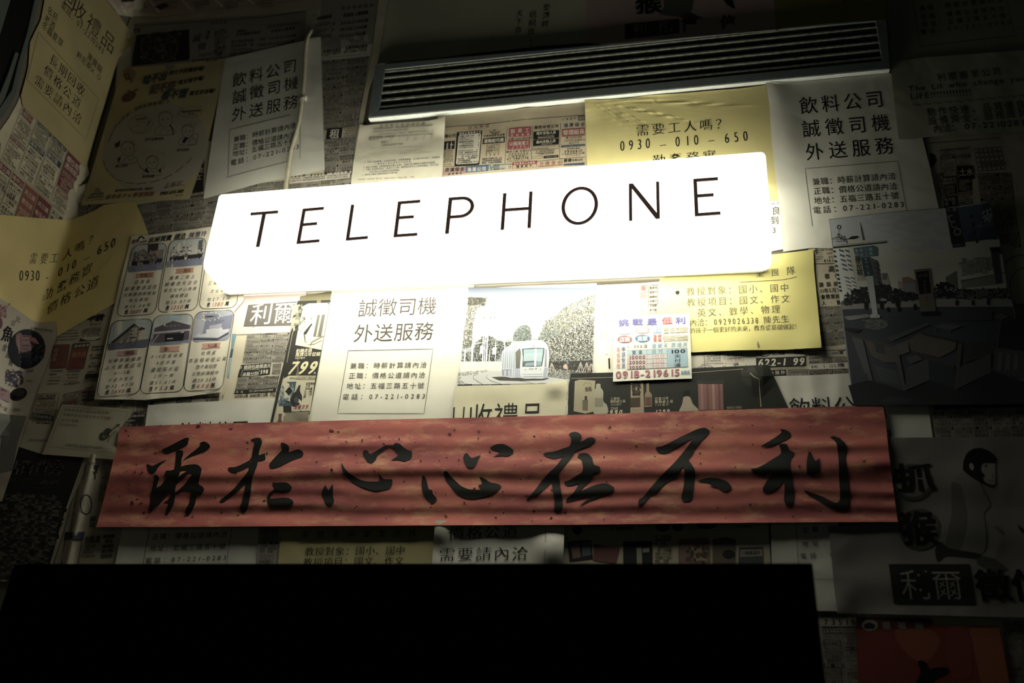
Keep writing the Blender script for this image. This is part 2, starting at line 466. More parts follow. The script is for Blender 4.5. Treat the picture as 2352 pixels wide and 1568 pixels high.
ends_ = mth('MULTIPLY', ends_, mrange(sx.outputs['X'], xb_ - 0.24 * (xb_ - xa_), xb_ + 0.02, 1.0, 0.52))
l_.new(mth('MULTIPLY', mixd, ends_), b_.inputs['Emission Strength'])
b_.inputs['Emission Color'].default_value = (1.0, 0.975, 0.81, 1)
sq = [back([p], SD)[0] for p in ((500, 443), (1759, 343), (1777, 556), (456, 620))]
sign = empty('telephone_sign', tuple(np.mean(sq, 0) + [0, SD, 0]))
tag(sign, 'glowing white box sign reading TELEPHONE in thin dark capitals', 'sign')
def rrect(q, rs, n=6):
    P = []
    for i in range(4):
        p, a_, b_2 = q[i], q[i - 1], q[(i + 1) % 4]; da, db = unit(a_ - p), unit(b_2 - p); r = rs[i]
        for k in range(n + 1):
            t = math.pi / 2 * k / n
            P.append(p + da * r * (1 - math.sin(t)) + db * r * (1 - math.cos(t)))
    return P
cen = np.mean(sq, 0); rs = (0.007, 0.007, 0.020, 0.020); BR = 0.016
loops = []
for yy, ins in [(0.0035, 0.0), (0.05, 0.0)] + [(SD - BR * (1 - math.sin(t)), BR * (1 - math.cos(t)) * 0.75) for t in [math.pi / 2 * k / 6 for k in range(7)]]:
    q = []
    for i in range(4):
        p = sq[i]; da, db = unit(sq[i - 1] - p), unit(sq[(i + 1) % 4] - p); qq = p + (da + db) * ins * (1.0 if i > 1 else 0.5)
        q.append(np.array([qq[0], -yy, qq[2]]))
    loops.append(rrect(q, rs))
nl = len(loops[0]); V = [p for lp in loops for p in lp]; Fc = []
for j in range(len(loops) - 1):
    for i in range(nl):
        k = (i + 1) % nl; Fc.append((j * nl + i, j * nl + k, (j + 1) * nl + k, (j + 1) * nl + i))
Fc.append(tuple(range((len(loops) - 1) * nl, len(loops) * nl))); Fc.append(tuple(range(nl))[::-1])
body = mesh_obj('light_box', V, Fc, glow); bm = bmesh.new(); bm.from_mesh(body.data); bmesh.ops.recalc_face_normals(bm, faces=bm.faces[:]); bm.to_mesh(body.data); bm.free()
adopt(body, sign)
let = plain('letter_vinyl', '3a2b26', 0.5); let.node_tree.nodes['Principled BSDF'].inputs['Emission Color'].default_value = (0.045, 0.028, 0.022, 1)
let.node_tree.nodes['Principled BSDF'].inputs['Emission Strength'].default_value = 0.7
def strokes(ch):
    v, h = 0.145, 0.072
    E_ = [(0, 0), (1, 0), (1, h), (v, h), (v, .46 - h / 2), (.78, .46 - h / 2), (.78, .46 + h / 2), (v, .46 + h / 2), (v, 1 - h), (1, 1 - h), (1, 1), (0, 1)]
    if ch == 'E': return [E_]
    if ch == 'T': return [[(0, 0), (1, 0), (1, h), (.5 + v / 2.3, h), (.5 + v / 2.3, 1), (.5 - v / 2.3, 1), (.5 - v / 2.3, h), (0, h)]]
    if ch == 'L': return [[(0, 0), (v, 0), (v, 1 - h), (1, 1 - h), (1, 1), (0, 1)]]
    if ch == 'H': return [[(0, 0), (.11, 0), (.11, .46 - h / 2), (.89, .46 - h / 2), (.89, 0), (1, 0), (1, 1), (.89, 1), (.89, .46 + h / 2), (.11, .46 + h / 2), (.11, 1), (0, 1)]]
    if ch == 'N': return [[(0, 0), (.13, 0), (.9, .84), (.9, 0), (1, 0), (1, 1), (.87, 1), (.1, .13), (.1, 1), (0, 1)]]
    if ch == 'O':
        o_ = []; N = 36
        for k in range(N + 1):
            t = 2 * math.pi * k / N; o_.append((.5 + .5 * math.sin(t), .5 - .5 * math.cos(t)))
        for k in range(N, -1, -1):
            t = 2 * math.pi * k / N; o_.append((.5 + (.5 - .095) * math.sin(t), .5 - (.5 - h * .95) * math.cos(t)))
        return ['ring', o_]
    if ch == 'P':
        r = [(0, 0), (.5, 0)] + [(.5 + .5 * math.sin(t), .29 - .29 * math.cos(t)) for t in [math.pi * k / 14 for k in range(1, 14)]] + [(.5, .58), (.135, .58)]
        r2 = [(.135, 1), (0, 1)]
        inn = [(.135, .58 - h), (.5, .58 - h)] + [(.5 + (.5 - .13) * math.sin(t), .29 - (.29 - h) * math.cos(t)) for t in [math.pi * k / 14 for k in range(13, 0, -1)]] + [(.5, h), (.135, h)]
        return [[(0, 0), (.135, 0), (.135, 1), (0, 1)], ['bowl', r[1:-1], inn[1:-1][::-1]]]
LET = [('T', (575.8, 488), (638.6, 482.9), (560.4, 568.3), (622.6, 563.6)), ('E', (695.2, 479), (743.7, 474.7), (680.7, 559.4), (732.7, 555)),
       ('L', (806.2, 469.9), (855, 465.6), (793.9, 551.8), (843.9, 547.4)), ('E', (914, 462.5), (965, 458.4), (903.6, 544), (957.7, 540.3)),
       ('P', (1030.7, 453.6), (1091, 449), (1022.2, 536), (1083, 532)), ('H', (1155.6, 443.8), (1223, 439.2), (1149.7, 527), (1218.9, 522.3)),
       ('O', (1291.5, 431.5), (1375.5, 425.5), (1287.5, 518), (1371.5, 512.5)), ('N', (1444.4, 421.6), (1513.8, 416.5), (1444.9, 506.3), (1515.6, 501)),
       ('E', (1592.3, 410.6), (1648.7, 406.5), (1596, 495.8), (1655, 491.5))]
for ch, tl, tr, bl, br in LET:
    def mp(p):
        tl_, tr_, bl_, br_ = [np.array(q) for q in (tl, tr, bl, br)]
        return (tl_ * (1 - p[0]) + tr_ * p[0]) * (1 - p[1]) + (bl_ * (1 - p[0]) + br_ * p[0]) * p[1]
    V, Fc = [], []
    def put(P2, T2):
        n = len(P2); b0 = len(V); pp = np.array([mp(p) for p in P2])
        top = back(pp, SD + 0.0024); bot = top + [0, 0.0021, 0]
        V.extend(top); V.extend(bot); Fc.extend([tuple(b0 + i for i in t) for t in T2]); Fc.extend([(b0 + i, b0 + (i + 1) % n, b0 + n + (i + 1) % n, b0 + n + i) for i in range(n)])
    S_ = strokes(ch)
    if S_[0] == 'ring':
        P2 = S_[1]; m_ = len(P2) // 2; put(P2, [(i, i + 1, 2 * m_ - 2 - i, 2 * m_ - 1 - i) for i in range(m_ - 1)])
    else:
        for s_ in S_:
            if s_[0] == 'bowl':
                A, B = s_[1], s_[2]; m_ = min(len(A), len(B)); A, B = A[:m_], B[:m_]
                put(A + B[::-1], [(i, i + 1, 2 * m_ - 2 - i, 2 * m_ - 1 - i) for i in range(m_ - 1)])
                put([(0.1, 0), (0.5, 0), (0.5, .072), (0.1, .072)], [(0, 1, 2, 3)]); put([(0.1, .508), (0.5, .508), (0.5, .58), (0.1, .58)], [(0, 1, 2, 3)])
            else: put(s_, tri2d(s_))
    adopt(mesh_obj('letter', V, Fc, let), sign)
scr_m = plain('screw_steel', '8a8270', 0.35, 0.8); slot_m = plain('screw_slot', '2a2520', 0.6)
zb = lambda x: None
for x, y in ((715, 694), (1543, 653)):
    # on the underside, close to the wall
    d = rays([(x, y)])[0]
    p0, p1 = sq[3], sq[2]; t = None
    # find where the ray meets the underside plane through the two lower front corners
    nrm = unit(np.cross(p1 - p0, [0, 1.0, 0])); t = ((p0 - CAM) @ nrm) / (d @ nrm); c = CAM + d * t
    V, Fc = [c + np.array([0, 0, -0.0016])], []
    for rr, dz in ((0.0026, -0.0014), (0.0038, 0.0)):
        for k in range(14):
            q = 2 * math.pi * k / 14; V.append(c + np.array([rr * math.cos(q), rr * math.sin(q), dz]))
    Fc = [(0, 1 + k, 1 + (k + 1) % 14) for k in range(14)] + [(1 + k, 15 + k, 15 + (k + 1) % 14, 1 + (k + 1) % 14) for k in range(14)]
    s_ = adopt(mesh_obj('screw', V, Fc, scr_m, smooth=True), sign)
    V, Fc = [], []
    for dx, dy in ((0.0022, 0.0005), (0.0005, 0.0022)):
        b0 = len(V)
        V += [c + np.array([sx_ * dx, sy_ * dy, -0.0019]) for sx_, sy_ in ((-1, -1), (1, -1), (1, 1), (-1, 1))]; Fc.append((b0, b0 + 1, b0 + 2, b0 + 3))
    o = mesh_obj('screw_slot', V, Fc, slot_m); adopt(o, sign)
    o.parent = s_; o.matrix_parent_inverse = Matrix.Translation(-Vector(sign.location))

# ---- the louvred vent
vent = empty('vent_grille', tuple(back([(1440, 200)])[0])); tag(vent, 'long grey louvred vent grille high on the papered wall', 'vent')
vm = plain('vent_paint', '6c7474', 0.42, 0.0, 0.5, 0.12); sm = plain('slat_paint', '8d9085', 0.5, 0.0, 0.4, 0.45); bk = plain('vent_dark', '0a0a0a', 0.9)
O_ = [(862, 149), (2036, 46), (2044, 157), (846, 270)]; I_ = [(884, 160), (2010, 42.5), (2026, 139), (870.5, 252)]
for nm, i, j in (('frame_rail', 0, 1), ('frame_stile', 1, 2), ('frame_rail', 2, 3), ('frame_stile', 3, 0)):
    bevel(prism(nm, [O_[i], O_[j], I_[j], I_[i]], 0.0, 0.014, vm, vent), 0.0012)
bevel(prism('bottom_lip', [(846, 270), (2044, 157), (2044, 159), (846, 272.2)], 0.0, 0.0135, plain('lip_lit_pale', 'c9cec9', 0.35, 0, .5, .1), vent), 0.0004)  # strip added and coloured pale to stand for light on the frame's underside
prism('back_panel', I_, 0.0, 0.0012, bk, vent)
for k in range(6):
    yl = (164, 178, 195, 212, 229, 245.5)[k]; yr = (46, 61, 78, 95.5, 113, 131)[k]
    xl = 884 - (yl - 160) * 0.147; xr_ = 2010 + (yr - 42.5) * 0.166
    bevel(prism('slat', [(xl, yl - 2.4), (xr_, yr - 2.2), (xr_, yr + 1.6), (xl, yl + 2.0)], 0.0005, 0.0125, sm, vent), 0.0005)

# ---- the cable
def tube(name, pts, r, mat, parent=None, n=10, sub=4):
    P = [np.array(p, float) for p in pts]; Q = []
    for i in range(len(P) - 1):
        p0, p1, p2, p3 = P[max(i - 1, 0)], P[i], P[i + 1], P[min(i + 2, len(P) - 1)]
        for k in range(sub):
            t = k / sub; Q.append(0.5 * (2 * p1 + (p2 - p0) * t + (2 * p0 - 5 * p1 + 4 * p2 - p3) * t * t + (3 * p1 - p0 - 3 * p2 + p3) * t**3))
    Q.append(P[-1]); V, Fc = [], []
    for i, p in enumerate(Q):
        d = unit(Q[min(i + 1, len(Q) - 1)] - Q[max(i - 1, 0)]); a_ = unit(np.cross(d, [0.03, 1.0, 0.02])); b2 = np.cross(d, a_)
        for k in range(n):
            q = 2 * math.pi * k / n; V.append(p + (a_ * math.cos(q) + b2 * math.sin(q)) * r)
        if i:
            for k in range(n): Fc.append(((i - 1) * n + k, (i - 1) * n + (k + 1) % n, i * n + (k + 1) % n, i * n + k))
    Fc.append(tuple(range(n))[::-1]); Fc.append(tuple(range((len(Q) - 1) * n, len(Q) * n)))
    return mesh_obj(name, V, Fc, mat, smooth=True)
cab = empty('power_cable', tuple(back([(690, 240)])[0])); tag(cab, 'pale round power cable running down the papers into the glowing sign', 'cable')
path = [((722, 62), -0.012), ((714, 72), 0.004), ((706, 88), 0.009), ((701, 120), 0.0085), ((699, 165), 0.0085), ((696, 205), 0.009), ((692, 240), 0.008), ((685, 285), 0.009), ((675, 322), 0.0095), ((667, 350), 0.009), ((662, 385), 0.0085), ((657, 425), 0.009), ((655, 470), 0.012)]
adopt(tube('sheath', [back([p], h)[0] for p, h in path], 0.0041, plain('cable_sheath', 'b3ad98', 0.5, 0, 0.4, 0.15)), cab)
tape = plain('clear_tape', 'cfcbb8', 0.25, 0, 0.8)
V, Fc = [], []
for i, (x, y, h) in enumerate(((682, 226, 4.2), (686, 229, 8), (689.5, 224, 14.4), (695, 221, 15.4), (701, 224, 14), (705, 227, 4.4))):
    for j, (dx, dy, dh) in enumerate(((1.5, -5, 0), (0, 0, 0.9), (-1, 5.5, 0))):
        V.append(back([(x + dx, y + dy + (i % 2) * 1.6)], (h + dh) * 0.001)[0])
    if i:
        for j in range(2): Fc.append((i * 3 - 3 + j, i * 3 - 2 + j, i * 3 + 1 + j, i * 3 + j))
adopt(mesh_obj('tape_loop', V, Fc, tape, smooth=False), cab)
hole = prism('cable_hole', [(708, 63), (727, 66), (736, 70), (735, 82), (726, 87), (716, 86), (706, 82), (703, 72)], 0.0, 0.0019, bk); tag(hole, 'ragged black hole in the newspaper where the pale cable enters', 'hole')

# ---- the dark cabinet in front
bm_ = plain('black_cabinet_paint', '030303', 0.9, 0, 0.03)
o = prism('telephone_cabinet', [(33, 1296), (60, 1294), (1866, 1292.5), (1905, 1640), (-76, 1640)], 0.02, 0.30, bm_); bevel(o, 0.004)
tag(o, 'wide plain black telephone cabinet top below the red banner', 'cabinet')

# ---- the door edge at the left
rb = plain('black_rubber', '0c0c0b', 0.5, 0, 0.3); al = plain('grey_door_edge', '59605c', 0.45, 0.2)
de = prism('trim_1', [(84, -30), (62, 70), (40, 145), (28, 200), (0, 250), (-60, 330), (-160, 330), (-100, -30)], 0.0, 0.012, rb, None, onside=True); tag(de, kind='structure')
for nm, P_, h in (('metal_strip', [(97, -30), (73, 75), (52, 150), (38, 215), (12, 262), (-30, 312), (-42, 300), (-2, 250), (28, 205), (42, 145), (64, 70), (86, -30)], 0.016),
                  ('glass_edge', [(34, -30), (0, 82), (-40, 160), (-60, 140), (-14, 40), (6, -30)], 0.019),
                  ('inner_strip', [(44, 122), (30, 170), (12, 225), (-20, 280), (-34, 268), (0, 215), (20, 165), (36, 118)], 0.018)):
    s_ = prism(nm, P_, 0.006, h, al, None, onside=True); s_.parent = de; bevel(s_, 0.0015)

# ================================================================ newspapers, the lowest layers
NP = 'c5bda6'
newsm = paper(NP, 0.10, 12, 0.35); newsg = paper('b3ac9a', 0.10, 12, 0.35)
K = '141310'
pr = Print().frame(0, 0, 3.92)
pr.poly([(990, -20), (1060, 75), (1450, 140), (1900, 70), (2350, 20), (2700, -15)], 'b59d8c', 1)
for k in range(5):
    x = 1040 + k * 285; y = -10 - k * 4
    pr.line([(x, y - 20), (x + 110, y + 150 - k * 22)], 4, 'd8cfbe', 2); pr.poly([(x + 30, y - 10), (x + 240, y - 35), (x + 280, y - 8), (x + 60, y + 22)], '8a4a44', 2)
    pr.rows([(x + 100, y + 36), (x + 280, y + 14), (x + 300, y + 80), (x + 150, y + 110)], 3, '6d3b36', 0.9, k)
pr.poly([(1390, 62), (1480, 25), (1530, 50), (1450, 90)], '3b3a38', 3); pr.poly([(1100, -10), (1250, -20), (1240, 12), (1090, 20)], '201f1d', 3)
sheet('coupon_sheet', [(236, -15), (262, 20), (272, 34), (300, 38), (363, 38), (430, 29), (500, 18), (600, 6), (728, -6), (728, -15)], 5.5, newsm,
      'strip of pinkish discount coupons along the top left edge', 'coupon', pr, near(262, 22, 40, 5))

pr = Print()
pr.poly([(303, 54), (600, 36), (704, 26), (691, 210), (296, 226)], '8f8a7c', 0.5)
pr.line([(306, 60), (600, 40), (705, 26)], 1, '2d2a26'); pr.line([(306, 60), (301, 85)], 1, '2d2a26')
pr.poly([(306, 66), (323, 65), (321, 74), (304, 75)], '3b3833', 1); pr.t('G5', 308, 71, 319, 70, 6, 'b', 'aaa595', 3)
pr.poly([(314, 80), (360, 76), (434, 67), (436, 138), (303, 152), (304, 130)], '1e1e1c', 1)
pr.blobs([(325, 84), (410, 72), (412, 132), (330, 142)], 130, 9, ['3a3832', '2a2926', '55524a', '1a1a18'], 4, 2)
pr.oval(366, 108, 42, 34, 3, '57534a', 2.9)
pr.t('自由時報', 482, 54, 522, 50, 8, 'k', '3a3732'); pr.ch('誠', 452, 87, 17, 19, -0.1, 'k'); pr.ch('徵', 464, 106, 17, 17, -0.1, 'k')
pr.col('第八號', 479, 74, 476, 86, 7, 'b', '2e2b27')
pr.blobs([(495, 72), (522, 68), (515, 125), (490, 128)], 40, 5, ['6c685d', '55524a', '7a766a'], 6)
pr.t('業績金', 545, 72, 566, 70, 6, 'b', '2e2b27'); pr.t('年度團體獎業績', 543, 80, 597, 74, 6, 'b', '24211e'); pr.t('年度各人績業績', 623, 72, 678, 64, 6, 'b', '24211e')
pr.t('“福金業績業績業績', 610, 62, 690, 53, 8, 'r', '6d6659')
pr.t('3人以上', 596, 90, 612, 88, 7, 'b', '2a2724', 3, 1, .2); pr.t('3人以上1,000萬', 618, 88, 680, 81, 7, 'b', '2a2724', 3, 1, .2)
pr.t('7人以上', 592, 103, 612, 101, 7, 'b', '2a2724', 3, 1, .2); pr.t('28人以上500萬', 614, 101, 676, 95, 7, 'b', '2a2724', 3, 1, .2); pr.t('69人以上200萬', 612, 115, 668, 109, 7, 'b', '2a2724', 3, 1, .2)
pr.rows([(530, 92), (590, 87), (583, 135), (526, 138)], 5, '3b3833', 0.9, 3); pr.rows([(440, 122), (520, 114), (517, 140), (438, 148)], 2, '3b3833', 0.9, 3)
sheet('newspaper_sheet', [(290, 66), (300, 40), (306, 24), (330, 34), (363, 38), (600, 5), (733, -15), (738, -15), (735, 60), (700, 100), (693, 215), (520, 235), (262, 238), (270, 140)], 2.0, newsg,
      'newspaper page with a dark round photo behind the upper left flyers', 'newspaper', pr, ripple(0.4, 0.3, 120, 90, 1))

pr = Print()
pr.poly([(722, -12), (868, -12), (857, 101), (737, 115), (700, 118), (703, 90)], '8b8678', 1)
pr.t('“福金業績業績', 775, 20, 858, 12, 9, 'r', '5d584d'); pr.t('金', 716, 32, 730, 31, 10, 'r', '4c483f'); pr.t('年度各人績業績', 788, 36, 846, 28, 9, 'b', '24211e')
pr.t('績業績業績', 728, 43, 762, 37, 8, 'b', '24211e')
for i, (a1, a2, y) in enumerate((('3', '3人以上1,000萬', 50), ('7', '28人以上500萬', 65), ('', '69人以上200萬', 80))):
    if a1: pr.t(a1, 763 - i * 3, y + 5, 770 - i * 3, y + 4, 8, 'b', '24211e', 3, 1, .2)
    pr.t(a2, 783 - i * 2, y + 3, 846 - i * 3, y - 4, 8, 'b', '24211e', 3, 1, .25)
    pr.rows([(728, y + 2), (762, y - 3), (760, y + 6), (727, y + 11)], 2, '2e2b27', 0.9, i)
pr.blobs([(740, 84), (850, 78), (846, 98), (742, 104)], 16, 3, ['9d988a', '7d786b'], 5); pr.poly([(812, 82), (828, 81), (826, 90), (813, 92)], 'a39d8e', 2)
pr.poly([(737, 115), (857, 101), (853, 130), (738, 139)], 'b9b29f', 1)
pr.t('華鴻龍加盟店', 741, 119, 783, 113, 7, 'b', K); pr.t('巨蛋明華加盟店', 793, 111, 845, 105, 7, 'b', K)
pr.t('7-537-9977', 737, 126, 783, 121, 7.5, 'b', K); pr.t('07-556-7555', 790, 119, 842, 113, 7.5, 'b', K)
pr.rows([(740, 131), (848, 121), (847, 126), (740, 136)], 1, '4b473e', 1, 3)
pr.line([(870, -12), (852, 130), (825, 262), (808, 400)], 1.1, '2d2a26')
pr.dense([(738, 140), (849, 128), (822, 290), (744, 300)], 2, 8, 11, rowsper=4)
pr.dense([(745, 321), (817, 313), (809, 394), (744, 400)], 2, 4, 12, rowsper=3)
pr.poly([(751, 296), (787, 293), (784, 317), (748, 320)], '1d1c19', 3); pr.t('租', 756, 308, 781, 306, 21, 'b', 'c9c2ad', 4)
pr.rows([(789, 294), (820, 291), (818, 312), (788, 316)], 4, '2a2824', 1, 77)
pr.dense([(520, 430), (808, 396), (806, 440), (512, 470)], 8, 2, 14, rowsper=4)
pr.poly([(665, 408), (806, 392), (803, 408), (664, 422)], NP, 3.6)
for tx, x0, x1, y in (('465坪', 668, 702, 405), ('$480萬', 713, 752, 401), ('$104萬', 763, 804, 396)): pr.t(tx, x0, y + 1, x1, y - 2, 6, 'b', K, 4.4, 1.2)
pr.rows([(665, 409), (806, 397), (804, 407), (664, 419)], 2, '2a2824', 1, 8, lvl=4.4)
sheet('newspaper_sheet', [(735, -15), (893, -15), (880, 70), (868, 150), (848, 205), (832, 295), (826, 330), (806, 450), (500, 480), (520, 400), (690, 300), (702, 100), (712, 60)], 1.6, newsm,
      'newspaper page of rental notices left of the grey vent', 'newspaper', pr, ripple(0.5, 0.4, 150, 110, 2))

pr = Print()
pr.dense([(315, 470), (520, 436), (490, 545), (332, 556)], 5, 5, 21, rowsper=4); pr.dense([(180, 466), (300, 462), (300, 520), (175, 540)], 4, 2, 24)
pr.poly([(449, 362), (470, 360), (467, 440), (441, 444)], '1f1e1b', 3); pr.col('完工', 461, 391, 458, 407, 12, 'b', 'bdb6a2', 4); pr.col('水電修', 465, 340, 462, 366, 9, 'b', K, 4)
pr.rows([(440, 418), (466, 414), (464, 452), (436, 456)], 6, '2a2824', 1, 3, lvl=4)
sheet('newspaper_sheet', [(150, 440), (430, 330), (520, 320), (530, 455), (470, 590), (250, 660), (150, 640)], 0.9, newsm,
      'small-print newspaper showing between the cartoon flyer and the sign', 'newspaper', pr, ripple(0.4, 0.4, 110, 95, 3))

# coloured notices above the sign
pr = Print().frame(1010, 230, 6.72)
S = '2b2924'
pr.line([(80, 415), (700, 372), (1300, 300), (2235, 230)], 0.9, S); pr.t('自由時報', 440, 430, 762, 395, 52, 'k', '8e2f33')
pr.t('人事資訊', 1885, 298, 2110, 278, 38, 'r', '3a3630'); pr.poly([(2130, 245), (2240, 236), (2240, 312), (2135, 320)], '6d685c'); pr.t('G2', 2155, 278, 2230, 270, 34, 'r', 'b5ae9c')
pr.poly([(60, 640), (235, 625), (225, 752), (55, 768)], '1c1b18'); pr.t('計', 95, 705, 210, 695, 105, 'b', NP); pr.t('鴻公司', 70, 560, 250, 545, 55, 'b', S); pr.rows([(60, 775), (215, 765), (210, 920), (45, 935)], 6, S, .8, 1)
pr.t('5355152', 30, 955, 205, 930, 36, 'r', S); pr.rows([(40, 980), (205, 965), (200, 1005), (35, 1020)], 1, S, 1, 3)
pr.rframe([(262, 495), (658, 462), (612, 998), (225, 1020)], 20, 0, S, 2, '211f1b'); pr.rframe([(292, 535), (640, 508), (600, 972), (250, 992)], 28, 0, S, 3, NP)
pr.t('勝鼎企業有限公司', 300, 515, 640, 485, 34, 'b', NP, 3.5)
pr.rows([(300, 545), (630, 520), (612, 730), (280, 755)], 7, S, .85, 5, .2, 'b', .8); pr.rows([(282, 770), (610, 745), (598, 960), (262, 985)], 7, S, .85, 6, .2, 'b', .8)
pr.oval(848, 465, 78, 55, 1, S, 2, 0, 180); pr.oval(848, 465, 60, 38, 1, S, 2, 20, 160); pr.t('W', 815, 470, 880, 466, 40, 'r', S)
pr.t('文華高級乾洗連鎖', 675, 557, 1005, 530, 33, 'b', S); pr.poly([(668, 592), (1005, 560), (1003, 652), (658, 680)], '1c1b18'); pr.t('運輸組司機', 680, 633, 990, 608, 62, 'b', NP)
for i, tx in enumerate(('具小客車駕照', '工作時間固定一～六', '早上8:30-下午17:30', '偶爾需要下午代班', '薪時160元', '享勞健保')):
    pr.t(tx, 720 - i * 3, 700 + i * 30, 930 - i * 2, 682 + i * 30, 25, 'r', S)
pr.rows([(650, 895), (985, 870), (980, 965), (640, 990)], 3, '34405c', .9, 9, .1, 'b', .8)
pr.line([(1040, 425), (1005, 975)], .8, S); pr.line([(1435, 400), (1410, 930)], .8, S); pr.line([(1868, 350), (1845, 900)], .8, S)
pr.rframe([(1068, 430), (1415, 405), (1410, 548), (1062, 572)], 22, 0, S, 2, '9c3a40'); pr.t('割草工', 1090, 482, 1385, 460, 66, 'b', NP); pr.t('技術熟練', 1095, 545, 1385, 524, 38, 'b', 'c9a79a')
pr.t('日薪1200.供午餐', 1058, 605, 1408, 580, 34, 'b', S)
pr.rframe([(1050, 622), (1400, 603), (1395, 745), (1042, 768)], 22, 0, S, 2, '9c3a40'); pr.t('公園清潔工', 1070, 675, 1385, 652, 58, 'b', NP); pr.t('工作地點', 1125, 718, 1320, 704, 24, 'b', 'c9a79a'); pr.t('小港/大寮/林園', 1060, 748, 1380, 730, 28, 'r', 'c9a79a')
pr.t('部份工時.日薪800', 1030, 800, 1408, 772, 33, 'b', S); pr.t('享勞健保及團保', 1060, 835, 1365, 815, 28, 'r', S); pr.t('意者請洽', 1120, 868, 1300, 856, 24, 'b', S)
pr.line([(1055, 862), (1370, 838), (1368, 866), (1053, 888)], .6, S, 2, True); pr.t('07-7881748', 1040, 912, 1370, 890, 27, 'B', S, 3, 1.3); pr.t('大寮區光華路52巷32-1號', 1030, 946, 1385, 922, 22, 'r', S)
pr.t('騰閎有限公司', 1460, 425, 1835, 398, 50, 'b', S); pr.rows([(1540, 450), (1750, 436), (1750, 465), (1540, 478)], 1, S, 1, 3)
pr.poly([(1445, 490), (1845, 460), (1840, 580), (1443, 610)], '1c1b18'); pr.t('場外安裝人員', 1490, 515, 1795, 492, 46, 'b', NP); pr.rows([(1510, 545), (1790, 525), (1788, 575), (1508, 595)], 2, NP, 1, 4)
pr.poly([(1443, 616), (1842, 588), (1838, 678), (1438, 706)], '1c1b18'); pr.t('廠內安裝人員', 1490, 648, 1790, 625, 46, 'b', NP); pr.rows([(1560, 672), (1740, 658), (1738, 680), (1558, 694)], 1, NP, 1, 4)
pr.rframe([(1438, 712), (1838, 684), (1832, 745), (1432, 772)], 10, .7, S); pr.rows([(1445, 716), (1828, 690), (1826, 742), (1442, 768)], 2, S, .9, 4)
pr.rows([(1480, 780), (1780, 755), (1790, 818), (1470, 838)], 2, S, .9, 5); pr.t('735-2799', 1525, 838, 1750, 820, 30, 'r', S)
pr.rframe([(1605, 862), (1835, 845), (1832, 885), (1600, 900)], 16, 0, S, 2, '1c1b18'); pr.rows([(1625, 868), (1825, 852), (1823, 880), (1620, 894)], 1, NP, 1, 6); pr.rframe([(1430, 875), (1590, 862), (1590, 895), (1425, 905)], 5, .6, S)
pr.t('瑞晟保全', 1912, 392, 2240, 372, 60, 'b', '2b3a56'); pr.poly([(1885, 448), (2240, 420), (2240, 545), (1885, 565)], '9c3a40'); pr.t('管理組長', 1900, 500, 2236, 478, 76, 'b', NP)
for i, tx in enumerate(('薪30000元起', '(白天班)薪優電洽', '男女不拘')): pr.t(tx, (1950, 1925, 1995)[i], 582 + i * 42, (2195, 2240, 2150)[i], 568 + i * 42, 31, 'b' if i == 0 else 'r', S)
pr.poly([(1875, 700), (2240, 676), (2240, 708), (1873, 732)], '2b3a56'); pr.rows([(1880, 702), (2236, 680), (2236, 704), (1878, 728)], 1, NP, 1, 6)
pr.t('意者電洽面試', 1965, 752, 2165, 740, 26, 'b', S); pr.t('7930417', 1925, 795, 2200, 780, 34, 'B', S, 3, 1.3); pr.t('小港區桂明街166號', 1878, 838, 2236, 812, 34, 'r', S); pr.t('男女內洽即可', 1950, 865, 2170, 850, 26, 'r', '9c5a4c')
pr.line([(1845, 905), (2240, 878)], .8, S); pr.line([(1888, 905), (1885, 1010)], .8, S); pr.t('鋼鐵', 1915, 935, 2035, 925, 50, 'B', S); pr.t('有限公司', 2040, 930, 2210, 918, 40, 'b', S); pr.poly([(1915, 985), (2235, 960), (2235, 1000), (1912, 1010)], '3b4a64')
pr.line([(40, 1030), (1120, 985), (1880, 905)], .8, S)
pr.poly([(45, 1060), (400, 1030), (395, 1130), (30, 1160)], 'a88378', 1); pr.t('京鴻保全', 82, 1078, 378, 1062, 58, 'B', S); pr.t('誠徵職員', 130, 1140, 340, 1125, 30, 'b', S)
pr.poly([(400, 1025), (755, 995), (750, 1092), (398, 1122)], '4c6684', 1); pr.t('漁業公司', 425, 1072, 715, 1055, 60, 'b', 'd6cdb2'); pr.poly([(760, 990), (1110, 968), (1105, 1065), (755, 1090)], 'a3a791', 1)
pr.rows([(775, 1005), (930, 995), (925, 1045), (770, 1060)], 2, '3f5e7a', 1, 5, 0, 'b'); pr.rows([(780, 1060), (1010, 1040), (1008, 1070), (778, 1085)], 1, S, 1, 5, 0, 'b'); pr.ell(1058, 1025, 38, 32, 'a4504a', 2); pr.oval(1055, 1022, 22, 18, 1.2, 'd6cdb2', 3)
pr.poly([(1120, 960), (1505, 930), (1500, 985), (1118, 1010)], 'a4433f', 1); pr.t('茂林環保公司誠徵', 1140, 985, 1470, 958, 30, 'b', NP); pr.line([(1125, 1000), (1120, 1065)], 1.2, 'a4433f'); pr.t('隨車助手', 1182, 1025, 1425, 1008, 38, 'b', S)
pr.rows([(1130, 1045), (1490, 1020), (1488, 1040), (1128, 1062)], 1, '7b5048', 1, 5); pr.line([(1505, 940), (1495, 1030)], 1, 'a4433f'); pr.t('巨將保全', 1540, 985, 1880, 960, 60, 'b', 'a4504a'); pr.line([(1520, 1030), (1880, 1000)], 1.6, 'a4433f')
browng = paper('bfb298', 0.14, 9, 0.5)
sheet('newspaper_sheet', [(1005, 262), (1040, 260), (1100, 256), (1180, 252), (1206, 247), (1260, 245), (1350, 234), (1352, 395), (1200, 410), (1002, 430)], 1.2, browng,
      'yellowed newspaper of coloured job notices between vent and sign', 'newspaper', pr, both(ripple(0.6, 0.3, 70, 140, 0.5), near(1206, 250, 34, 3)))

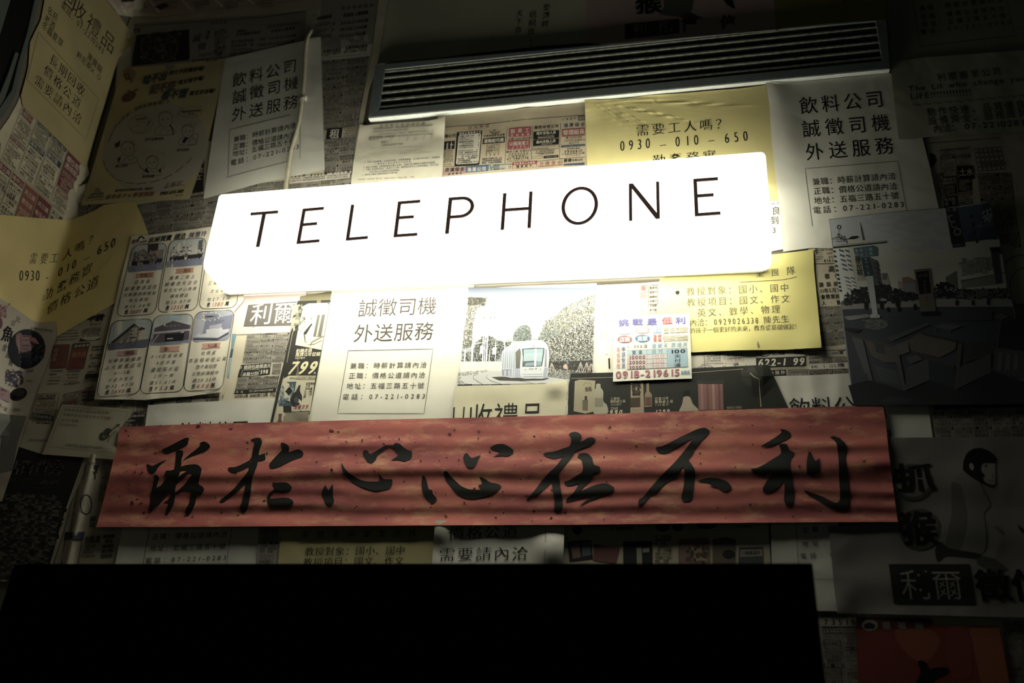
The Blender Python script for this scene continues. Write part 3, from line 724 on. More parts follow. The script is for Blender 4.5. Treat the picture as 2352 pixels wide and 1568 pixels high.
# lower left page
pr = Print()
pr.poly([(200, 733), (243, 727), (240, 722), (203, 727)], '7c3c36'); pr.frame(110, 720, 6.816)
pr.t('中鋼', 622, 80, 872, 55, 112, 'B', K, 3, 1.1); pr.t('0911-335185', 548, 275, 835, 255, 62, 'r', S, 3, .8); pr.t('07-8033035', 535, 340, 815, 322, 62, 'r', S, 3, .8)
pr.ell(655, 370, 150, 50, NP, 1.5); pr.poly([(495, 440), (505, 380), (600, 415), (720, 415), (835, 370), (805, 410)], '39433f', 2)
pr.rows([(590, 205), (850, 185), (845, 235), (580, 250)], 2, S, .9, 3); pr.rows([(640, 150), (850, 130), (850, 175), (635, 195)], 1, '7c3c36', .9, 3)
for i in range(6): pr.rows([(270 - i * 28, 160 + i * 48), (530 - i * 10, 140 + i * 48), (520 - i * 10, 172 + i * 48), (262 - i * 28, 192 + i * 48)], 1, S, .95, i, .3)
pr.rframe([(95, 490), (345, 480), (285, 850), (25, 862)], 18, 1, '5c4038', 2, '7f4640'); pr.rframe([(395, 470), (655, 450), (560, 865), (300, 880)], 18, 1, '5c4038', 2, '8a3f33')
for i in range(3): pr.rows([(95 - i * 18, 545 + i * 70), (170 - i * 18, 540 + i * 70), (162 - i * 18, 600 + i * 70), (86 - i * 18, 605 + i * 70)], 2, 'b59a90', 1, i, 0, 'b')
pr.rows([(55, 745), (285, 735), (265, 835), (35, 845)], 1, 'a2505a', 1, 1, 0, 'b', .8); pr.t('操作員', 375, 645, 600, 630, 85, 'b', 'b07a4e'); pr.poly([(405, 475), (660, 462), (648, 530), (392, 545)], '3f3d37', 3.2); pr.t('達威精密', 410, 510, 650, 492, 48, 'b', NP, 4)
pr.rows([(385, 700), (590, 690), (560, 850), (335, 858)], 4, '6c332c', 1, 7)
for j, (x, y) in enumerate(((40, 885), (310, 890))):
    for i in range(5): pr.rows([(x - i * 16, y + i * 50), (x + 220 - i * 16, y - 10 + i * 50), (x + 215 - i * 16, y + 25 + i * 50), (x - 8 - i * 16, y + 36 + i * 50)], 1, S, .95, i + j * 7, .25, 'b' if i < 2 else 't')
pr.t('8711526', 330, 1085, 500, 1075, 40, 'r', S)
for i in range(4): pr.rows([(690 - i * 22, 500 + i * 130), (890 - i * 22, 490 + i * 130), (880 - i * 24, 580 + i * 130), (670 - i * 24, 590 + i * 130)], 2, S, .95, i + 40, .1, 'b')
pr.poly([(590, 950), (800, 940), (790, 1010), (575, 1020)], '2e2d28'); pr.t('2710888', 570, 1048, 780, 1035, 44, 'b', S, 3, .8)
pr.rows([(560, 1140), (750, 1130), (740, 1370), (530, 1380)], 4, '26241f', .9, 61, .05, 'b')
pr.frame()
pr.ads([(146, 905), (222, 888), (200, 985), (118, 1000)], 2, 2, 31); pr.ads([(85, 905), (138, 902), (118, 1000), (62, 985)], 1, 2, 35)
pr.rows([(88, 948), (122, 948), (116, 986), (78, 984)], 4, S, .9, 33, .3, 'b')
pr.ads([(218, 925), (350, 905), (345, 1000), (205, 1010)], 4, 2, 36); pr.t('07-3509', 316, 932, 343, 931, 7, 'b', S)
pr.ads([(330, 925), (520, 900), (515, 920), (325, 945)], 5, 1, 37); pr.t('高雄市大學城新農會', 466, 913, 514, 910, 6, 'b', S); pr.t('義七路200-1號', 472, 920, 506, 918, 5, 'b', S)
pr.rframe([(300, 950), (337, 950), (334, 1000), (290, 1000)], 10, 1, S); pr.t('預約賞車', 307, 948, 333, 945, 7, 'b', S); pr.poly([(302, 958), (332, 956), (330, 970), (299, 972)], '26241f'); pr.t('技術', 302, 976, 330, 974, 12, 'B', S)
pr.ads([(285, 725), (310, 722), (260, 880), (236, 884)], 1, 3, 39, hue=.2)
sheet('newspaper_sheet', [(122, 770), (190, 715), (250, 690), (330, 640), (560, 690), (650, 900), (640, 1010), (270, 1020), (142, 1060), (50, 1005), (59, 973), (88, 890)], 0.9, newsg,
      'newspaper of job notices under the dark yellow sheet at lower left', 'newspaper', pr, both(ripple(0.5, 0.4, 75, 120, 1.2), near(300, 930, 60, 1.0)))

# dense page under the sign
pr = Print().frame(450, 640, 3.92)
pr.dense([(462, 490), (845, 485), (800, 750), (415, 765)], 3, 5, 51, rowsper=4)
pr.poly([(405, 775), (680, 757), (665, 860), (375, 885)], '201f1b', 3.2); pr.t('橋頭低總價透天', 430, 798, 675, 782, 36, 'b', NP, 4); pr.t('五甲', 395, 800, 415, 798, 30, 'b', NP, 4)
pr.rframe([(420, 822), (570, 815), (560, 870), (405, 876)], 5, .7, NP, 3.6); pr.t('598', 580, 838, 650, 833, 36, 'B', NP, 4, .8); pr.t('高醫分院', 420, 862, 560, 850, 34, 'b', NP, 4)
pr.dense([(690, 765), (770, 760), (755, 860), (680, 862)], 1, 2, 53); pr.dense([(375, 890), (750, 870), (728, 985), (352, 1000)], 4, 2, 54, rowsper=4)
pr.poly([(352, 1005), (722, 980), (718, 1015), (345, 1035)], '201f1b', 3.2); pr.rows([(356, 1008), (720, 984), (716, 1012), (350, 1032)], 1, NP, 1, 5, lvl=4)
pr.t('30坪售6.5萬', 345, 1060, 470, 1050, 34, 'b', S, 3, .8); pr.t('8485售7.5萬', 488, 1052, 650, 1040, 34, 'b', S, 3, .8); pr.t('1702', 665, 1040, 712, 1036, 34, 'b', S, 3, .8)
pr.poly([(325, 495), (368, 495), (335, 640), (318, 640)], '5d8b98'); pr.poly([(318, 632), (338, 632), (325, 710), (304, 710)], '2d5157', 2); pr.poly([(304, 712), (325, 712), (300, 900), (280, 880)], '86a3a4', 2)
sheet('newspaper_sheet', [(528, 760), (668, 754), (668, 765), (629, 925), (500, 930)], 1.6, newsm, 'small-print property page below the pink sheet under the sign', 'newspaper', pr, ripple(0.4, 0.3, 60, 90, 2))

# right of the yellow tutor flyer
pr = Print().frame(1400, 560, 3.92)
pr.t('卡', 1835, 68, 1885, 62, 52, 'B', S); pr.t('1-30', 1945, 55, 2008, 50, 20, 'r', S); pr.t('男優薪', 1950, 88, 2008, 82, 20, 'r', '9c4a44'); pr.t('09', 1972, 122, 2010, 118, 24, 'r', S); pr.t('8161', 1930, 152, 2012, 147, 26, 'b', S)
pr.rows([(1880, 50), (1935, 46), (1925, 160), (1850, 165)], 6, S, .9, 2); pr.line([(1830, 180), (2020, 176)], 1.6, S)
pr.t('高', 1968, 226, 2030, 224, 58, 'b', S); pr.t('都市', 1935, 292, 2070, 284, 46, 'b', S, 3, .9)
for i, tx in enumerate(('建築師', '11年5月3', '會教育訓', '人 · 會')): pr.t(tx, 1885 + i * 8, 368 + i * 55, 2058 + i * 8, 358 + i * 55, 42, 'b', S, 3, .9)
pr.dense([(1880, 565), (2090, 555), (2130, 900), (1915, 925)], 3, 5, 61, rowsper=5)
pr.dense([(1790, 965), (2140, 945), (2160, 1170), (1800, 1180)], 3, 3, 62, rowsper=3); pr.poly([(1800, 968), (2140, 960), (2150, 1012), (1790, 1020)], NP, 3.5); pr.t('$698萬', 1795, 995, 1930, 985, 32, 'b', S, 4, 1.1); pr.t('$1100萬', 1975, 985, 2105, 978, 32, 'b', S, 4, 1.1)
pr.poly([(1800, 1080), (2150, 1065), (2155, 1120), (1795, 1130)], NP, 3.5); pr.t('$1600萬', 1815, 1105, 1940, 1098, 32, 'b', S, 4, 1.1); pr.t('123.5萬', 1975, 1100, 2115, 1090, 32, 'b', S, 4, 1.1)
pr.poly([(1320, 960), (1760, 945), (1765, 1010), (1325, 1025)], NP, 3.4); pr.oval(1390, 955, 70, 58, 2, S, 4, 0, 180); pr.t('21', 1350, 965, 1440, 960, 40, 'B', S, 4); pr.t('岡山海鮮批發 特選魚', 1460, 985, 1750, 970, 40, 'B', S, 4)
pr.poly([(1320, 1028), (1765, 1010), (1768, 1095), (1322, 1108)], '201f1b', 4); pr.t('622-1999', 1340, 1068, 1758, 1054, 66, 'B', NP, 5, 1, .2)
pr.rows([(1330, 1112), (1768, 1098), (1768, 1125), (1330, 1138)], 1, S, 1, 7, lvl=4); pr.poly([(1325, 1140), (1590, 1130), (1592, 1180), (1325, 1190)], '201f1b', 4); pr.t('崗仲', 1490, 1160, 1580, 1155, 36, 'b', NP, 5); pr.t('拼信', 1345, 1175, 1480, 1168, 40, 'B', NP, 5)
pr.dense([(1600, 1130), (2160, 1115), (2170, 1180), (1600, 1190)], 3, 1, 63, rowsper=3)
pr.dense([(740, 995), (1310, 975), (1310, 1130), (740, 1150)], 4, 1, 64); pr.poly([(735, 990), (1315, 965), (1320, 1130), (735, 1160)], 'c9c2ae', 3.5)
pr.rframe([(850, 995), (1030, 985), (1035, 1070), (855, 1080)], 14, .8, S, 4); pr.rows([(870, 1000), (1010, 990), (1015, 1060), (872, 1068)], 3, S, .8, 5, lvl=5); pr.rframe([(1045, 985), (1205, 978), (1210, 1070), (1050, 1078)], 6, .8, '9c5a54', 4)
pr.rows([(1055, 990), (1195, 982), (1195, 1040), (1055, 1048)], 2, S, .9, 6, lvl=5); pr.t('310-0955', 1060, 1055, 1200, 1048, 22, 'r', '9c5a54', 5); pr.oval(870, 1128, 72, 34, 1, S, 4); pr.t('優質商店', 815, 1125, 935, 1118, 28, 'b', S, 5); pr.poly([(1125, 1082), (1230, 1078), (1232, 1120), (1125, 1125)], '3b465c', 4); pr.t('漁業公', 1130, 1105, 1228, 1100, 30, 'b', NP, 5)
pr.line([(740, 1085), (1230, 1075)], .8, '9c4a44', 4); pr.oval(1035, 1110, 14, 12, 1, S, 4)
sheet('newspaper_sheet', [(1575, 780), (1700, 770), (1862, 566), (1925, 560), (1945, 700), (1975, 930), (1770, 900), (1572, 862)], 1.1, newsm, 'newspaper beside the yellow tutoring flyer, with the number 622-1999', 'newspaper', pr, ripple(0.5, 0.5, 80, 70, 0))

pr = Print().frame(1752, 0, 3.92)
pr.ads([(1590, 1345), (1870, 1320), (1900, 1990), (1640, 2030)], 2, 5, 71, hue=.1); pr.line([(1480, 1290), (2140, 1240)], 1, S); pr.poly([(1500, 1375), (1545, 1390), (1565, 1440), (1545, 1490), (1510, 1510)], '201f1b')
pr.poly([(1755, 1495), (1890, 1490), (1905, 1610), (1775, 1615)], '1a1916', 3.5); pr.t('土水', 1768, 1550, 1895, 1545, 66, 'b', NP, 4.5)
for i in range(6):
    for j in range(5): pr.rframe([(1900 + i * 42 + j * 9, 1340 + j * 42 - i * 3), (1936 + i * 42 + j * 9, 1337 + j * 42 - i * 3), (1940 + i * 42 + j * 9, 1372 + j * 42 - i * 3), (1905 + i * 42 + j * 9, 1375 + j * 42 - i * 3)], 8, 1, '26241f', 3)
pr.t('0912-321-3253-4321', 1960, 1480, 2190, 1465, 26, 'r', S, 4)
pr.dense([(1930, 1560), (2230, 1550), (2330, 2300), (2020, 2330)], 3, 7, 72, rowsper=5); pr.dense([(1560, 1560), (1620, 1555), (1650, 1800), (1600, 1810)], 1, 3, 73)
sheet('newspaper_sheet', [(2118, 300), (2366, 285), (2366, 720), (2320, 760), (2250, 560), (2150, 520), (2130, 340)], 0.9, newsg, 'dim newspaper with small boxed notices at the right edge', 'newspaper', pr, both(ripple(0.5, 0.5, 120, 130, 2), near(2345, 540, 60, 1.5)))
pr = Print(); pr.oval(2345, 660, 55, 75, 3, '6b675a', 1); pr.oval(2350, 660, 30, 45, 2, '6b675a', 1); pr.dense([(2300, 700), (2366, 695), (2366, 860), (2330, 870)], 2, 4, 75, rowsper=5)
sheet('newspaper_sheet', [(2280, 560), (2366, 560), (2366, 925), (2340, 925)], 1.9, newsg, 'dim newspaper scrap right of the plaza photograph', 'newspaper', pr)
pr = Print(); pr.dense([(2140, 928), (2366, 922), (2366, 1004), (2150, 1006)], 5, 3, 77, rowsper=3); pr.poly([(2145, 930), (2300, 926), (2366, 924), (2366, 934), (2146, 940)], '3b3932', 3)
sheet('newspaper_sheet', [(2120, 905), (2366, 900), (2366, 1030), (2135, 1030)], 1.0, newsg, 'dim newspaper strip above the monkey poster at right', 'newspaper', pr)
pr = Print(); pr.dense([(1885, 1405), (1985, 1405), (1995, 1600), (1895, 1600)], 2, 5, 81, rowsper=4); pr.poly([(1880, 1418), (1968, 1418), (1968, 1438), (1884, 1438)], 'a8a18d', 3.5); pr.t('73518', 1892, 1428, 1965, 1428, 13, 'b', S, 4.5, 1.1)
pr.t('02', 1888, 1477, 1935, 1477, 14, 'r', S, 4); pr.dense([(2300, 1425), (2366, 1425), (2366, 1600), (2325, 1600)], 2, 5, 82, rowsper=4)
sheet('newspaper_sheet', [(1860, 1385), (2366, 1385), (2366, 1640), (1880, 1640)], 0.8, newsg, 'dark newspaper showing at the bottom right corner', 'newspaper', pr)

# below the banner
pr = Print().frame(1250, 1150, 3.752)
pr.poly([(200, 350), (405, 335), (420, 500), (220, 525)], '2c2a28', 1); pr.poly([(225, 365), (300, 358), (315, 485), (245, 500)], '8f6a5c', 2); pr.poly([(320, 355), (400, 345), (405, 465), (330, 480)], '5e6a78', 2)
pr.poly([(430, 370), (520, 385), (655, 400), (620, 540), (420, 515)], '7d4a42', 1); pr.poly([(680, 350), (930, 345), (935, 560), (680, 560)], '23272b', 1); pr.poly([(795, 405), (840, 405), (845, 555), (800, 555)], 'a79f86', 2); pr.poly([(850, 410), (905, 405), (905, 440), (850, 445)], 'a79f86', 2)
pr.rows([(950, 290), (1110, 290), (1110, 560), (950, 560)], 9, '3a342c', .8, 4, 0, 'b'); pr.rframe([(1160, 330), (1420, 320), (1430, 560), (1160, 560)], 30, 1, '6d5548', 2, '8f6f5e')
pr.blobs([(1240, 390), (1400, 390), (1400, 520), (1230, 520)], 40, 26, ['b08a6a', '6e4a3c', '4f4a34'], 3, 3); pr.poly([(1450, 330), (1560, 310), (1650, 330), (1650, 560), (1450, 560)], '6f604e', 1); pr.ell(1590, 460, 55, 40, '2b2723', 2)
pr.poly([(1680, 400), (1885, 395), (1890, 560), (1670, 560)], '4b4f52', 1); pr.poly([(1690, 420), (1880, 415), (1880, 475), (1690, 480)], 'a39b84', 2); pr.rows([(1700, 430), (1870, 425), (1870, 465), (1700, 470)], 1, S, 1, 4, 0, 'b')
pr.ell(285, 250, 42, 40, '22262a', 1, 14); pr.rows([(560, 225), (780, 215), (780, 250), (560, 255)], 1, S, 1, 2, .6, 'b'); pr.ell(1020, 225, 60, 40, '34302a', 1); pr.ell(1150, 222, 50, 40, '3f372e', 1); pr.ell(1400, 200, 90, 42, '4b4235', 1)
pr.rows([(1240, 215), (1460, 205), (1460, 245), (1240, 250)], 1, S, 1, 3, .5, 'b'); pr.rows([(1650, 205), (1810, 200), (1810, 235), (1650, 240)], 1, S, 1, 3, .5, 'b')
pr.line([(1940, 190), (1962, 600)], 4, '141310')
sheet('catalogue_page', [(1292, 1188), (1775, 1186), (1785, 1340), (1288, 1340)], 1.4, newsm, 'dim product catalogue page below the banner, right of centre', 'newspaper', pr)
pr = Print()
pr.poly([(-20, 1019), (42, 1022), (194, 1048), (150, 1170), (105, 1330), (-20, 1330)], '1f1f1c', .6)
pr.t('站百貨旁', 12, 1074, 147, 1074, 36, 's', '7c786a'); pr.t('賢正七賢路金融商圈', 14, 1101, 133, 1107, 14, 's', '6b675b')
pr.blobs([(-20, 1130), (140, 1140), (150, 1180), (100, 1330), (-20, 1330)], 460, 8, ['4b4a44', '37362f', '2a2a26', '191917', '5a584f'], 8, 1, .6)
sheet('newspaper_sheet', [(-20, 1000), (60, 960), (110, 985), (196, 1040), (208, 1056), (150, 1180), (110, 1335), (-20, 1335)], 1.9, newsg, 'dark newspaper advertisement with a night city view at lower left', 'newspaper', pr)
pr = Print(); pr.t('2021年4月16', 66, 1009, 112, 1012, 7, 'k', '4b473e')
sheet('paper_scrap', [(40, 1020), (60, 972), (118, 974), (120, 990), (104, 1045), (44, 1026)], 2.3, paper('b6b09c', .1, 12, .3), 'small blank paper scrap left of the violin flyer, dated 2021', 'paper', pr)
pr = Print().frame(0, 1000, 3.92)
pr.ads([(780, 215), (900, 220), (860, 400), (745, 395)], 1, 2, 91, ('3c3b52', '2b2a2e')); pr.ads([(925, 225), (1010, 225), (960, 600), (880, 600)], 1, 3, 92, ('3c3b44',), .5); pr.oval(775, 620, 50, 88, 2.2, '24242a', 2)
pr.col('錄司', 836, 750, 828, 805, 50, 'b', '2a2a30'); pr.t('包裝員', 760, 938, 905, 932, 66, 'b', '24242a'); pr.poly([(585, 870), (765, 865), (750, 930), (575, 940)], '3a3950'); pr.t('鋼鐵', 650, 885, 750, 882, 40, 'b', '8f8a90')
pr.rows([(610, 900), (700, 400), (720, 400), (650, 900)], 1, '2e2c28', 1, 4); pr.rows([(930, 890), (1040, 880), (1030, 1100), (900, 1110)], 5, '2e2c28', .8, 4, 0, 'b'); pr.rows([(760, 980), (880, 975), (850, 1100), (720, 1100)], 4, '4e3c38', .8, 5)
pr.line([(715, 330), (575, 870), (450, 1260)], 1.2, '24242a'); pr.rframe([(585, 945), (740, 935), (690, 1240), (540, 1240)], 10, 1.2, '2e2c28')
sheet('newspaper_sheet', [(196, 1042), (275, 1045), (240, 1180), (225, 1205), (300, 1205), (275, 1340), (96, 1340), (150, 1180)], 1.3, newsg, 'folded newspaper strip left of the banner, lower corner', 'newspaper', pr, lambda x, y: 0.004 * np.exp(-((x - (213 - (y - 1050) * .24)) / 9.0) ** 2), grid=7, gy=30)

# ================================================================ flyers and posters
white = paper('dedbcb', 0.05, 10, 0.30); white2 = paper('d6d4c8', 0.06, 9, 0.55); yell = paper('d8cd92', 0.06, 8, 0.30); yell2 = paper('d9c88e', 0.08, 8, 0.35)
beige = paper('c0b48c', 0.08, 9, 0.3); pinkp = paper('c9b5ae', 0.05, 9, 0.3); creamp = paper('d8d2b4', 0.07, 9, 0.4)
INK = '121311'; BR = '4a3f34'
def drink(pr, head, box, small, hh, sh, c=INK, hs='r'):
    for tx, (x0, y0, x1, y1) in zip(('飲料公司', '誠徵司機', '外送服務'), head):
        if x1 > x0: pr.t(tx, x0, y0, x1, y1, hh, hs, c, 3, 1.03)
    pr.line(box, 1.1, '5a5648', 2)
    for tx, (x0, y0, x1, y1) in zip(('兼職：時薪計算請內洽', '正職：價格公道請內洽', '地址：五福三路五十號', '電話：07-221-0283'), small):
        if x1 > x0: pr.t(tx, x0, y0, x1, y1, sh, 'r' if tx[0] != '電' else 'r', c, 3, 1.05)

pr = Print()
drink(pr, [(533, 186, 683, 149), (533, 225, 686, 187), (532, 265, 685, 231)], [(524, 398), (527, 298), (689, 258), (689.5, 363.5), (600, 386), (520, 407), (524, 398)],
      [(536, 321, 680, 287), (535, 338, 679, 308), (534, 354, 678, 322), (529, 375, 687, 336)], 31, 13)
sheet('flyer', [(517, 134), (560, 125), (620, 111), (700, 93), (717, 87), (737, 84), (741, 240), (746, 389), (702, 399), (666, 406), (600, 420), (467, 457), (490, 300)], 3.2, white2,
      'white driver-wanted flyer under the cable, left of the vent', 'flyer', pr, both(ripple(0.35, 0.0, 110, 90, 0.4), near(720, 92, 40, 3), lambda x, y: 0.0022 * np.exp(-((x - 690 + (y - 150) * .06) / 14.0) ** 2)))

pr = Print().frame(0, 0, 3.92)
for tx, c, x0, y0, x1, y1 in (('唸不出', '2f4560', 1285, 722, 1508, 676), ('記不住', '6a3f42', 1350, 808, 1588, 762), ('看不懂', '2f4a52', 1455, 862, 1688, 834)):
    pr.t(tx, x0 + 4, y0 + 4, x1 + 4, y1 + 4, 84, 'B', '8f8a70', 2, 1, .2); pr.t(tx, x0, y0, x1, y1, 80, 'B', c, 3, 1, .2)
pr.t('英文字的聲音嗎?', 1520, 658, 1842, 612, 40, 'B', INK, 3, 1, .2); pr.t('英文單字嗎?', 1605, 745, 1840, 700, 40, 'B', INK, 3, 1, .2); pr.t('英文文法嗎?', 1705, 842, 1938, 815, 40, 'B', INK, 3, 1, .2)
pr.oval(1145, 685, 20, 22, 4, '7f5a48', 3); pr.oval(1160, 725, 24, 20, 4, '7f5a48', 3, 180, 420); pr.ell(1165, 665, 60, 55, 'a58562', 1); pr.ell(1160, 870, 72, 40, '7a4b42', 2, 16, -.5); pr.line([(1150, 815), (1190, 830), (1245, 800)], 4, '7a4b42')
pr.ell(1400, 1330, 480, 400, 'aea592', 0.5, 36, -.3)
arc = [(985, 1262), (1005, 1205), (1045, 1135), (1110, 1065), (1190, 1000), (1260, 965), (1350, 940), (1440, 925), (1520, 915)]
for i, ch_ in enumerate('你的孩子英文碰到，有這些現象嗎？？'):
    t = i / 16 * 8; k = min(int(t), 7); f_ = t - k; x = arc[k][0] + (arc[k + 1][0] - arc[k][0]) * f_; y = arc[k][1] + (arc[k + 1][1] - arc[k][1]) * f_
    pr.ch(ch_, x, y, 9, 9, -(1.6 - i * .1) if i < 15 else -.1, 'B', '6a5a34')
def curve(pts, w=2.2, c='4a4638', lvl=3):
    P = crom(np.array(pts + pts[::-1][1:-1], float), 3)[:3 * (len(pts) - 1) + 1]; fr_ = pr.fr
    pr.line([tuple(p) for p in P], w / 3.92, c, lvl)
pr.fr = (0, 0, 3.92)
pr.oval(1265, 1120, 105, 82, .5, '5a5644', 3, rot=-.1); pr.t('有那個是什麼意思呢', 1220, 1078, 1320, 1062, 14, 'b', '4a4638'); pr.t('?', 1318, 1112, 1355, 1108, 48, 'b', '2c2a22', 3); pr.oval(1250, 1165, 70, 30, .5, '6a6654', 3); pr.oval(1275, 1120, 40, 25, .5, '6a6654', 3, 180, 360)
pr.oval(1715, 1005, 112, 50, .5, '5a5644', 3, rot=-.08); pr.t('hippopotamus', 1636, 1004, 1815, 990, 20, 'B', '2e2c24', 3, 1, .2); pr.t('(河馬)', 1680, 1030, 1760, 1022, 18, 'b', '4a4638'); curve([(1580, 1060), (1610, 1020), (1650, 975)])
for hx, hy, sc_, flip in ((1490, 1075, 1.0, 1), (1690, 1185, .85, 1), (1150, 1340, .95, 1), (1370, 1465, .85, 1)):
    r = 62 * sc_
    pr.oval(hx, hy, r, r * 1.08, .7, '3e3b30', 3, rot=-.2); pr.oval(hx + 4, hy - 14 * sc_, r * 1.12, r, .7, '3e3b30', 3, 190, 350)
    pr.ell(hx - 22 * sc_, hy + 2, 4, 9, '2c2a22', 3); pr.ell(hx + 22 * sc_, hy - 4, 4, 9, '2c2a22', 3); pr.oval(hx + 2, hy + 30 * sc_, 9, 4, .5, '3e3b30', 3, 0, 180)
    curve([(hx - r * .7, hy + r * .8), (hx - r * 1.4, hy + r * 1.5), (hx - r * 1.5, hy + r * 2.2), (hx + r * .2, hy + r * 2.3), (hx + r * 1.5, hy + r * 2.0), (hx + r * 1.2, hy + r * 1.3), (hx + r * .7, hy + r * .9)], 2.8)
    curve([(hx - r * .9, hy + r * 2.1), (hx - r * .3, hy + r * 1.3), (hx + r * .4, hy + r * 1.7), (hx + r * 1.0, hy + r * 1.2)], 2.4)
pr.line([(1530, 1120), (1560, 1180), (1555, 1215)], 2.6, '3e3b30'); pr.poly([(1300, 1540), (1318, 1505), (1345, 1560)], '1f1e19', 3); pr.poly([(1425, 1540), (1448, 1510), (1450, 1560)], '1f1e19', 3); pr.poly([(1058, 1425), (1090, 1412), (1070, 1465)], '1f1e19', 3)
pr.poly([(1030, 1300), (1085, 1262), (1075, 1320), (1040, 1330)], '3b3930', 3); curve([(1170, 1290), (1200, 1270), (1195, 1330)]); pr.poly([(1640, 1280), (1665, 1235), (1700, 1235), (1660, 1290)], '1f1e19', 3); pr.rframe([(1720, 1215), (1785, 1205), (1765, 1300), (1695, 1310)], 4, .6, '3e3b30', 3)
for k in range(7): a_ = 200 + k * 24; pr.line([(1380 + 95 * math.cos(math.radians(a_)), 1400 + 40 * math.sin(math.radians(a_))), (1380 + 112 * math.cos(math.radians(a_)), 1400 + 48 * math.sin(math.radians(a_)))], .9, '5a5644', 3)
for k in range(4): curve([(1690 + k * 22, 1120), (1705 + k * 20, 1098), (1725 + k * 20, 1125), (1700 + k * 24, 1140)], 1.4, '6a6654')
curve([(1255, 1500), (1300, 1540), (1250, 1480), (1275, 1525)]); curve([(1480, 1470), (1440, 1540), (1490, 1490)])
pr.t('拼不出聲音來', 1305, 1257, 1475, 1246, 26, 'b', '34322a', 3, 1, .2); pr.t('背不起來', 1590, 1352, 1702, 1346, 26, 'b', '5a4a38', 3, 1, .2)
pr.frame(0, 350, 3.92)
pr.t('擔心考試', 1040, 124, 1150, 118, 26, 'b', '4a3a2c', 3, 1, .2); pr.t('感到困難', 1280, 218, 1392, 212, 26, 'b', '5a3a30', 3, 1, .2)
P_ = [(930, 75), (950, 140), (990, 190), (1050, 240), (1130, 270), (1230, 285), (1350, 270), (1470, 240), (1580, 180), (1680, 100), (1745, 30)]
for p, q in zip(P_, P_[1:]): pr.line([p, (p[0] * .25 + q[0] * .75, p[1] * .25 + q[1] * .75)], 1.3, '4a4434', 3)
pr.poly([(855, 335), (878, 322), (905, 330), (908, 360), (880, 352), (858, 362)], '8f8a70', 3); pr.line([(852, 335), (878, 320), (908, 328)], .6, '3a382e', 4); pr.line([(878, 320), (882, 352)], .6, '3a382e', 4)
pr.t('APPLIED', 815, 378, 935, 366, 22, 'B', '3e463c'); pr.t('SCHOLASTICS', 790, 405, 932, 394, 20, 'B', '3e463c'); pr.t('台灣．高雄 應用教育學院', 768, 432, 940, 420, 12, 'r', '4a4638')
pr.t('我們提供有效解決方案，協助您', 1035, 345, 1378, 322, 24, 'b', '34322a', 3, 1, .2); pr.t('處理孩子', 955, 402, 1140, 388, 38, 'b', '8a3a34', 3, 1, .2); pr.t('的', 1150, 392, 1180, 390, 24, 'b', '34322a'); pr.t('學習問題', 1195, 385, 1388, 370, 42, 'b', '8a3a34', 3, 1, .2); pr.t('，', 1400, 375, 1425, 372, 24, 'b', '34322a')
pr.t('0985-693-980', 1442, 370, 1655, 346, 32, 'B', '26302c', 3, .8, .2); pr.t('黃小姐', 1580, 390, 1645, 382, 18, 'r', '4a3a2c'); pr.t('立刻打', 1480, 300, 1640, 274, 42, 'r', '2c2a22', 3, 1, .25); pr.line([(1475, 322), (1560, 300), (1640, 292), (1665, 300)], .9, '8a3a34')
sheet('flyer', [(281, 156), (330, 153), (400, 147), (517, 134), (500, 230), (470, 360), (436, 456), (430, 458), (300, 464), (186, 471), (215, 380), (250, 260)], 2.4, beige,
      'beige tutoring flyer with line drawings of schoolchildren, upper left', 'flyer', pr, ripple(0.4, 0.5, 160, 95, 1))

pr = Print().frame(500, 0, 3.92)
pr.t('掛號郵件催領通知單', 1455, 1135, 1870, 1108, 34, 'r', '8a8674', 3, 1)
for i in range(4): pr.rows([(1390 + i * 6, 1150 + i * 26), (1960, 1115 + i * 26), (1955, 1132 + i * 26), (1385, 1170 + i * 26)], 1, '8d8977' if i % 2 else '6d6959', .9, i, .2, 'r', .95)
pr.t('郵遞區號：818203', 1365, 1243, 1600, 1222, 26, 'r', '76725f'); pr.rframe([(1365, 1235), (1445, 1228), (1442, 1256), (1362, 1262)], 2, .6, '76725f')
for i in range(6):
    x = 1555 + i * 72; pr.rows([(x, 1235 - i * 5), (x + 28, 1232 - i * 5), (x + 20, 1275 - i * 4), (x - 8, 1278 - i * 4)], 3, '8d8977', 1, i, .2, 'r')
pr.t('受取人', 1470, 1282, 1535, 1276, 22, 'r', '6d6959'); pr.t('本郵遞送對招手領單', 1468, 1308, 1670, 1294, 18, 'r', '6d6959')
for i in range(4): pr.rows([(1350, 1330 + i * 18), (1950, 1310 + i * 18), (1948, 1322 + i * 18), (1348, 1342 + i * 18)], 1, 'b5b19d', .8, i + 9, .1)
for i, tx in enumerate(('3. 收件人如為機關、公司或行號者，除應攜帶機關、公司或行號印章外，並請收取', '     人攜帶個人身分證明文件及私章。', '4. 如託人代領者，除應攜帶蓋妥印章之本單外，並請代領人攜帶身分證明文件及私章。', '5. 代領人若能提出證件（例如戶口名簿）證明其係收件人之同居家屬者，得以該證', '     件及代領人身分證明文件及私章領取。', '6. 請交本人親收之國際掛號函件不得代領。')):
    L = (680, 420, 660, 680, 330, 330)[i]; x = (1320, 1340, 1312, 1306, 1322, 1302)[i]; y = (1462, 1482, 1508, 1530, 1552, 1575)[i]
    pr.t(tx, x, y, x + L, y - L * .07, 17, 'r', '4a4d58', 3, .9)
pr.t('50,000束（100張/束）106. 01.  148mm×215mm（100g/m²模）（工刷）', 1262, 1616, 1780, 1592, 14, 'r', '5f5d55')
